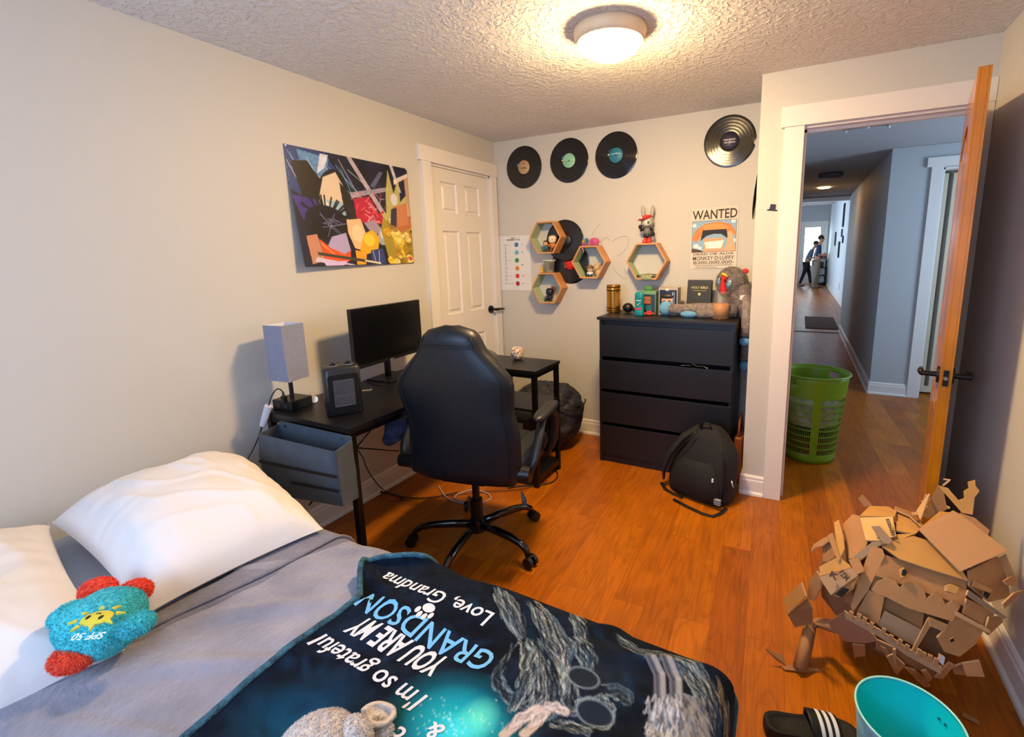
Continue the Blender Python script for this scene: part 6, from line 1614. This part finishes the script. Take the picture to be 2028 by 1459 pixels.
plate('right_arc_rim', [(1772, 1002), (1806, 1012), (1830, 1042), (1826, 1046), (1802, 1018), (1772, 1008)], 1.04, CB)
plate('grey_beam', [(1726, 1042), (1742, 1041), (1768, 1070), (1762, 1076), (1748, 1074)], 1.12, mat('greyish_card', '84705e', .85))
plate('grey_prop', [(1690, 1102), (1740, 1062), (1760, 1074), (1742, 1078), (1700, 1112)], 1.04, mat('greyish_card', '84705e', .85))
plate('horn_plate', [(1652, 1035), (1662, 1030), (1668, 1058), (1672, 1085), (1664, 1108), (1655, 1075)], 1.10, CB2)
plate('horn_plate', [(1638, 1060), (1648, 1055), (1664, 1105), (1660, 1112)], 1.14)
plate('jagged_claw', [(1611, 1078), (1625, 1068), (1637, 1062), (1641, 1070), (1628, 1080), (1613, 1084), (1606, 1092)], 1.12)
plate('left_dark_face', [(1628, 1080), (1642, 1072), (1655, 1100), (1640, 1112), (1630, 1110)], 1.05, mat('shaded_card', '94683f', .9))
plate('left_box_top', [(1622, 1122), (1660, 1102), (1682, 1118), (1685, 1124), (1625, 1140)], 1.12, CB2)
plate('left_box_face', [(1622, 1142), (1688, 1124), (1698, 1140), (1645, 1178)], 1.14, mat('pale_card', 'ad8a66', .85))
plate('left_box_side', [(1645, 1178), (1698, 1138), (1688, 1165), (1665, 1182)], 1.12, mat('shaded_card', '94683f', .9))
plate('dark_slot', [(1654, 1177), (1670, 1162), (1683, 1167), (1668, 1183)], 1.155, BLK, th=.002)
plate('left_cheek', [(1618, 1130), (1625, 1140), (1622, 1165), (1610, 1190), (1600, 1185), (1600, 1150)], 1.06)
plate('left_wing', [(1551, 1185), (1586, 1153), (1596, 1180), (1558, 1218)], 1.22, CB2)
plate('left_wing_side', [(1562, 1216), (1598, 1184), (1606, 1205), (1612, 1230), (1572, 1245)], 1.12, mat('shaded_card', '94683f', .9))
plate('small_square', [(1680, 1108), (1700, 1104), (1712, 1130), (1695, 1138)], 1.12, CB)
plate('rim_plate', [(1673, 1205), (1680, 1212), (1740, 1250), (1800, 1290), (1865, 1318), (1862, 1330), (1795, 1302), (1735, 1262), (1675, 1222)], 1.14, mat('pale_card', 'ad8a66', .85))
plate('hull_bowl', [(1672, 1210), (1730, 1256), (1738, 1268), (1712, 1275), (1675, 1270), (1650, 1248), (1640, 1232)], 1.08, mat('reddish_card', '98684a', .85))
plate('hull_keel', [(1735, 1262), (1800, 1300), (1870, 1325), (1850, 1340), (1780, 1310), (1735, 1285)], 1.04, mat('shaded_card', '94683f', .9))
for i, (x, y) in enumerate(((1682, 1209), (1698, 1214), (1709, 1221), (1723, 1231), (1747, 1243), (1762, 1256), (1780, 1265), (1794, 1276), (1818, 1285), (1828, 1291), (1840, 1296), (1852, 1303))):
    plate('rim_tooth', [(x, y), (x + 8, y + 4), (x + 5, y + 17), (x - 4, y + 12)], 1.17, CB)
for nm, px_, k in (('window_box', [(1876, 1160), (1885, 1156), (1900, 1163), (1893, 1176), (1876, 1170)], 1.12), ('window_box', [(1780, 1128), (1788, 1122), (1796, 1130), (1796, 1142), (1784, 1144)], 1.10)):
    plate(nm, px_, k, CB2, th=.014)
plate('window_hole', [(1787, 1128), (1793, 1126), (1797, 1133), (1792, 1141), (1785, 1138)], 1.125, BLK, th=.002)
plate('right_tower', [(1918, 1130), (1975, 1102), (2000, 1140), (1992, 1182), (1965, 1192), (1920, 1160)], 1.06)
plate('right_tower_arm', [(1975, 1106), (1992, 1096), (2010, 1140), (1998, 1145)], 1.14)
plate('tower_window', [(1946, 1178), (1952, 1166), (1962, 1174), (1956, 1186)], 1.09, BLK, th=.002)
plate('tower_ledge', [(1926, 1160), (1932, 1150), (1966, 1168), (1962, 1174)], 1.10, CB)
plate('right_block', [(1915, 1185), (1970, 1212), (1960, 1245), (1908, 1215)], 1.06)
plate('right_beam', [(1918, 1168), (1925, 1172), (1994, 1222), (1990, 1226), (1915, 1178)], 1.16, mat('greyish_card', '84705e', .85))
plate('lower_block', [(1895, 1212), (1948, 1248), (1935, 1275), (1900, 1300), (1870, 1290), (1856, 1262), (1880, 1240)], 1.05)
plate('lower_beam', [(1892, 1212), (1902, 1214), (1962, 1248), (1960, 1254), (1895, 1220)], 1.12, CBD)
plate('dark_eye', [(1881, 1266), (1888, 1263), (1890, 1269), (1884, 1272)], 1.09, BLK, th=.002)
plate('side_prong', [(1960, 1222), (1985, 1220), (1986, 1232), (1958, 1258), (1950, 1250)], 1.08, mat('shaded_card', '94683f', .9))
plate('ledge', [(1838, 1225), (1850, 1228), (1812, 1290), (1806, 1288)], 1.10, CB)
plate('porch_roof', [(1840, 1222), (1878, 1238), (1872, 1252), (1842, 1240)], 1.12)
plate('prow_spike', [(1985, 1195), (2012, 1175), (2024, 1168), (2026, 1172), (1990, 1206)], 1.22, mat('reddish_card', '98684a', .85))
plate('prow_block', [(1990, 1150), (2005, 1138), (2018, 1145), (2012, 1160), (1998, 1158)], 1.20)
plate('white_scrap', [(1861, 1295), (1872, 1302), (1868, 1318), (1858, 1308)], 1.16, mat('white_scrap', 'c8c8d0', .8))
plate('white_scrap', [(1956, 1108), (1966, 1106), (1978, 1118), (1974, 1122)], 1.12, mat('white_scrap', 'c8c8d0', .8))
plate('lower_flap', [(1905, 1313), (1942, 1310), (1949, 1339), (1916, 1340)], 1.12, mat('tan_flap', 'c4956a', .85))
plate('lower_scrap', [(1885, 1320), (1908, 1316), (1916, 1336), (1892, 1336)], 1.04)
for px_, k in (([(1755, 1302), (1768, 1295), (1792, 1318), (1776, 1336)], 1.10), ([(1768, 1286), (1774, 1286), (1776, 1318), (1770, 1318)], 1.16), ([(1825, 1330), (1834, 1327), (1846, 1345), (1836, 1355)], 1.10), ([(1742, 1278), (1752, 1284), (1782, 1330), (1774, 1334)], 1.05), ([(1688, 1275), (1712, 1280), (1714, 1298), (1692, 1302)], 1.0), ([(1852, 1342), (1880, 1312), (1890, 1318), (1868, 1344)], 1.08), ([(1790, 1320), (1815, 1330), (1842, 1358), (1830, 1362)], 1.05)):
    plate('hanging_scrap', px_, k, CB)
# ladders and gallery at the upper right, jagged crest
up = (0.0, .0, .0)
plate('gallery_wall', [(1828, 1024), (1856, 962), (1868, 968), (1876, 1008), (1840, 1026)], 1.02, mat('shaded_card', '94683f', .9))
for px_ in ([(1828, 990), (1833, 977), (1845, 986), (1842, 991)], [(1823, 992), (1827, 990), (1838, 1003), (1835, 1006)], [(1806, 1013), (1830, 1012), (1830, 1018), (1808, 1020)], [(1848, 977), (1870, 982), (1870, 985), (1848, 981)], [(1842, 1001), (1866, 1009), (1865, 1012), (1842, 1004)], [(1866, 996), (1882, 1004), (1880, 1008), (1864, 1000)], [(1815, 1012), (1838, 976), (1842, 979), (1822, 1028)]):
    plate('ladder_strip', px_, 1.12, CBD)
plate('crest_wing', [(1857, 961), (1877, 966), (1898, 990), (1909, 986), (1908, 972), (1918, 966), (1916, 954), (1931, 950), (1932, 962), (1940, 972), (1930, 985), (1928, 1005), (1926, 1019), (1905, 1015)], 1.14, CB2)
plate('antenna', [(1865, 961), (1876, 951), (1868, 950), (1868, 947), (1883, 949), (1882, 952), (1870, 962)], 1.08, CBD, th=.003)
# standing front leg
lp = lambda x, y, yy=-1.66: at(x, y, 'y', yy)
def strip(name, pts, w, yy, m_=CB, th=.02):
    P_ = [at(x, y, 'y', yy) for x, y in pts]; b = MB(); b.tube(P_, [w * q for q in np.linspace(1, .8, len(P_))], 4, flat=.5); return obj(name, b, m_, model)


f0, f1 = at(1583, 1326, 'z', .012), at(1605, 1240, 'y', -1.60)
b = MB(); b.tube([f0, f0.lerp(f1, .5), f1], [.022, .023, .019], 4); b.tube([f1, at(1618, 1232, 'y', -1.58), hull(1650, 1240, 1.0)], [.014, .016, .02], 4); obj('leg', b, CB, model)
b = MB(); b.box(-.012, .012, -.010, .010, -.006, .012, xf=T(*(f1 + Vector((-.005, 0, .012))))); obj('leg_cap', b, CB2, model)
z0_ = .004; tri = [at(1516, 1286, 'z', .05), at(1552, 1300, 'z', .03), at(1556, 1318, 'z', .010), at(1538, 1308, 'z', .02)]
for pts in (tri, [at(1548, 1322, 'z', z0_), at(1585, 1312, 'z', .02), at(1582, 1330, 'z', z0_), at(1555, 1327, 'z', z0_)], [at(1582, 1318, 'z', .02), at(1628, 1328, 'z', z0_), at(1582, 1332, 'z', z0_)]):
    t_ = bmesh.new(); f_ = t_.faces.new([t_.verts.new(p) for p in pts]); r = bmesh.ops.extrude_face_region(t_, geom=[f_])
    for v in r['geom']:
        if isinstance(v, bmesh.types.BMVert): v.co.z += .004
    obj('foot_plate', t_, CB, model)
# printing on the boxes
CIK = mat('box_print_ink', '3a2c28', .8)


def onhull(name, s, a, c, h, k):
    A, C_ = hull(*a, k), hull(*c, k); d = C_ - A; L = d.length; d.normalize(); n = (Vector(CAM) - A).normalized(); u = n.cross(d).normalized(); b = MB()
    text_mb(b, s, lambda x, y: A + d * x + u * y + n * .008, w=L, h=h, bold=.04); obj(name, b, CIK, model)


onhull('box_lettering', 'K', (1642, 1140), (1658, 1150), .018, 1.18); onhull('box_lettering', 'FZM', (1660, 1135), (1676, 1150), .016, 1.18); onhull('box_lettering', 'IIIbdII', (1754, 1028), (1766, 1060), .010, 1.09)
t = thing('cardboard_scrap', 'thin strip of loose cardboard on the floor at the right edge near the bucket', 'cardboard', tuple(at(1925, 1425, 'z', 0)))
b = MB(); P_ = [at(1908, 1412, 'z', .003), at(1938, 1428, 'z', .003), at(1940, 1436, 'z', .003), at(1905, 1418, 'z', .003)]; b._add(P_ + [p + Vector((0, 0, .004)) for p in P_], [[0, 1, 2, 3], [4, 5, 6, 7], [0, 1, 5, 4], [1, 2, 6, 5], [2, 3, 7, 6], [3, 0, 4, 7]]); obj('strip', b, CB, t)

# ================================================================== FAR ROOM
YF = 16.5
t = thing('door_mat', 'brown rug on the glossy floor at the far end of the hall', 'rug', (2.66, 7.1, 0))
b = MB(); b.box(2.37, 2.90, 6.28, 7.95, .001, .012, bev=.003); obj('mat_pile', b, mat('brown_rug', '5c3c2c', .9, bump=(60, .6), var=(18, .3)), t)


def skin(name, joints, edges, m_, parent, sub_=2):
    """joints: name -> (point, radius); one continuous surface grown round them"""
    me = bpy.data.meshes.new(name); ks = list(joints); ix = {k: i for i, k in enumerate(ks)}
    M = Matrix.Identity(4); p = parent
    while p is not None: M = p.matrix_basis @ M; p = p.parent
    Mi = M.inverted(); me.from_pydata([Mi @ Vector(joints[k][0]) for k in ks], [(ix[a], ix[c]) for a, c in edges], [])
    me.materials.append(m_); o = bpy.data.objects.new(name, me); COL.objects.link(o); o.parent = parent
    s = o.modifiers.new('skin', 'SKIN'); s.use_smooth_shade = True
    for i, k in enumerate(ks):
        v = me.skin_vertices[0].data[i]; r = joints[k][1]; v.radius = (r, r) if not isinstance(r, tuple) else r
        v.use_root = (i == 0)
    ss = o.modifiers.new('sub', 'SUBSURF'); ss.levels = sub_; ss.render_levels = sub_
    return o


def person(label, x, y, hgt, shirt, trousers, face, lean=0.0, reach=True, stride=.1, hairc='2a201c', arm_z=1.12):
    """profile figure, face = +1 looks to +x"""
    t = thing('person', label, 'person', (x, y, 0)); k = hgt / 1.75
    J = lambda px_, py_, pz_: (x + face * (px_ + lean * max(0, pz_ - .9)) * k, y + py_ * k, pz_ * k)
    SKN = mat('skin', 'c08a6c', .5, sub=.1); body = dict(pelvis=(J(0, 0, .95), .11), belly=(J(0, 0, 1.1), .11), chest=(J(.01, 0, 1.3), .125), neckb=(J(.02, 0, 1.45), .06), neck=(J(.04, 0, 1.52), .052), head=(J(.07, 0, 1.64), .085), crown=(J(.06, 0, 1.70), .075))
    E_ = [('pelvis', 'belly'), ('belly', 'chest'), ('chest', 'neckb'), ('neckb', 'neck'), ('neck', 'head'), ('head', 'crown')]
    for s_, nm in ((-1, 'a'), (1, 'b')):
        st = stride * s_
        body.update({'hip' + nm: (J(0, s_ * .09, .88), .085), 'knee' + nm: (J(.02 + st * .5, s_ * .09, .5), .058), 'ank' + nm: (J(-.01 + st, s_ * .09, .09), .042), 'toe' + nm: (J(.12 + st, s_ * .1, .035), .035),
                     'sh' + nm: (J(0, s_ * .17, 1.40), .055), 'el' + nm: (J(.02 if reach else -.06, s_ * .20, 1.13), .042), 'wr' + nm: (J(.19, s_ * .12, arm_z), .03), 'hd' + nm: (J(.25, s_ * .11, arm_z + .01), .032)})
        E_ += [('pelvis', 'hip' + nm), ('hip' + nm, 'knee' + nm), ('knee' + nm, 'ank' + nm), ('ank' + nm, 'toe' + nm), ('chest', 'sh' + nm), ('sh' + nm, 'el' + nm), ('el' + nm, 'wr' + nm), ('wr' + nm, 'hd' + nm)]
        for q in range(4):
            body['f%d' % q + nm] = (J(.25 + .07 - .01 * abs(q - 1), s_ * .11 + (q - 1.5) * .018, arm_z + .0 - .012 * q), .010); E_.append(('hd' + nm, 'f%d' % q + nm))
        body['th' + nm] = (J(.27, s_ * .11 - s_ * .03, arm_z + .05), .011); E_.append(('hd' + nm, 'th' + nm))
    body = {a: (p_, r_ * k) for a, (p_, r_) in body.items()}
    bo = skin('body', body, E_, SKN, t)
    sh = {a: (body[a][0], body[a][1] * 1.16) for a in ('pelvis', 'belly', 'chest', 'sha', 'shb', 'ela', 'elb')}; sh['neckb'] = (body['neckb'][0], body['neckb'][1] * 1.1)
    skin('shirt', sh, [('pelvis', 'belly'), ('belly', 'chest'), ('chest', 'neckb'), ('chest', 'sha'), ('chest', 'shb'), ('sha', 'ela'), ('shb', 'elb')], shirt, bo)
    tr = {a: (body[a][0], body[a][1] * 1.22) for a in ('pelvis', 'hipa', 'hipb', 'kneea', 'kneeb', 'anka', 'ankb')}
    skin('trousers', tr, [('pelvis', 'hipa'), ('pelvis', 'hipb'), ('hipa', 'kneea'), ('hipb', 'kneeb'), ('kneea', 'anka'), ('kneeb', 'ankb')], trousers, bo)
    b = MB(); b.ell(J(.035, 0, 1.70), (.100 * k, .092 * k, .085 * k), 22, 14, ns=.012, nf=10); obj('hair', b, mat('hair_' + hairc, hairc, .8), bo)
    b = MB(); b.ell(J(.165, 0, 1.625), (.016 * k, .012 * k, .018 * k), 10, 8); obj('nose', b, SKN, bo)
    b = MB(); b.ell(J(.15, 0, 1.585), (.010 * k, .022 * k, .006 * k), 10, 8); obj('mouth', b, mat('lips', '9c5c50', .5), bo)
    for s_ in (-1, 1):
        b = MB(); b.ell(J(.145, s_ * .034, 1.655), (.008 * k, .011 * k, .007 * k), 10, 8); obj('eye', b, mat('toy_101012', '101012', .3), bo)
        b = MB(); b.ell(J(.06, s_ * .088, 1.64), (.018 * k, .008 * k, .028 * k), 10, 8); obj('ear', b, SKN, bo)
        b = MB(); st = stride * s_; b.ell(J(.06 + st, s_ * .095, .045), (.135 * k, .048 * k, .045 * k), 16, 8, e=.8); obj('shoe', b, mat('shoe_brown', '6c5448', .6), bo)
    return t


PLD = bpy.data.materials.new('blue_plaid'); PLD.use_nodes = True; nt = PLD.node_tree; tc = nt.nodes.new('ShaderNodeTexCoord'); ck = nt.nodes.new('ShaderNodeTexChecker'); ck.inputs['Scale'].default_value = 22; ck.inputs[1].default_value = (*hx('1c4a7c'), 1); ck.inputs[2].default_value = (*hx('12304f'), 1)
nt.links.new(tc.outputs['Object'], ck.inputs[0]); nt.links.new(ck.outputs[0], nt.nodes['Principled BSDF'].inputs['Base Color']); nt.nodes['Principled BSDF'].inputs['Roughness'].default_value = .9
px1 = at(1616, 530, 'y', YF).x
person('person in a blue plaid shirt and khaki trousers standing at the far end, hands forward', px1, YF, 1.88, PLD, mat('khaki', '8c8070', .9), 1, lean=.06, stride=.06)
px2 = at(1597, 530, 'y', YF + .9).x
person('person in dark trousers leaning forward behind the one in the plaid shirt', px2, YF + .9, 1.70, mat('grey_jumper', '5c6878', .9), mat('black_trousers', '14141a', .9), 1, lean=.30, stride=.20)

# side counter with clutter
cx0, cx1 = min(at(1640, 540, 'y', YF + .6).x, 2.86), 3.17
t = thing('shelf_unit', 'dark open shelf unit with a light top at the far right of the hall', 'shelf', ((cx0 + cx1) / 2, YF + 2.1, 0))
b = MB(); b.box(cx0, cx1, YF + 1.7, YF + 2.6, .98, 1.04); obj('top', b, mat('pale_top', 'a8c0b8', .4), t)
for z in (.05, .36, .67):
    b = MB(); b.box(cx0, cx1, YF + 1.7, YF + 2.6, z, z + .03); obj('shelf', b, BLACKW, t)
for x in (cx0, cx1 - .04):
    for y in (YF + 1.7, YF + 2.56): b = MB(); b.box(x, x + .04, y, y + .04, 0, .98); obj('post', b, BLACKW, t)
rn = random.Random(4)
for i, (lb, c, z) in enumerate((('red box on top of the far shelf unit', '8c2430', 1.04), ('white bag on the bottom shelf of the far shelf unit', 'c8ccd4', .08), ('white paper bundle on the middle shelf of the far shelf unit', 'b8bcc8', .39), ('brown basket on the second shelf of the far unit', '5c4434', .70), ('brown carton standing beside the red box on the far unit', '8c6a4c', 1.04))):
    x = cx0 + .085 + (.135 if i == 4 else .015 * i); b = MB()
    w_ = .06; b.box(x - w_, x + w_, YF + 1.75, YF + 2.1, z + .001, z + (.12 if i == 0 else .22), bev=.02)
    o = obj(('box', 'bag', 'paper_bundle', 'basket', 'carton')[i], b, mat('clutter_' + c, c, .8)); tag(o, lb, ('box', 'bag', 'paper', 'basket', 'box')[i])
for i, (x, y, w_, h_, rd, lb) in enumerate(((1672, 426, .30, .62, 0, 'tall narrow dark frame, highest on the far white wall'), (1668, 461, .22, .22, 1, 'dark round plaque below the tall frame on the far white wall'), (1670, 474, .20, .20, 1, 'smaller dark round plaque under the first one on the far white wall'), (1662, 494, .34, .46, 0, 'dark framed picture lowest on the far white wall'), (1655, 473, .34, .44, 0, 'dark picture hanging over the far shelf unit'))):
    p_ = at(x, y, 'x', 3.195); b = MB()
    if rd: b.cyl((3.199, p_.y, p_.z), (3.17, p_.y, p_.z), w_ / 2, seg=24)
    else: b.box(3.17, 3.199, p_.y - w_ / 2, p_.y + w_ / 2, p_.z - h_ / 2, p_.z + h_ / 2)
    o = obj('wall_plaque' if rd else 'picture_frame', b, mat('frame_dark', '1c1a20', .5)); tag(o, lb, 'plaque' if rd else 'picture')
    if not rd:
        b = MB(); b.box(3.165, 3.171, p_.y - w_ / 2 + .04, p_.y + w_ / 2 - .04, p_.z - h_ / 2 + .04, p_.z + h_ / 2 - .04); obj('picture', b, mat('frame_picture', '3a3438', .6, var=(12, .5)), o)
p_ = at(1662, 567, 'x', 3.195)
b = MB(); b.box(3.188, 3.199, p_.y - .06, p_.y + .06, p_.z - .09, p_.z + .09, bev=.003); o = obj('wall_outlet', b, WHITE); tag(o, 'white wall outlet low on the far white wall', 'outlet')
t = thing('ceiling_vent', 'small dark vent in the far room ceiling', 'vent', (2.55, 8.0, 2.6))
b = MB(); b.box(2.35, 2.80, 7.5, 7.8, 2.555, 2.568); obj('vent_grille', b, mat('vent_grey', '4c4c50', .6), t)
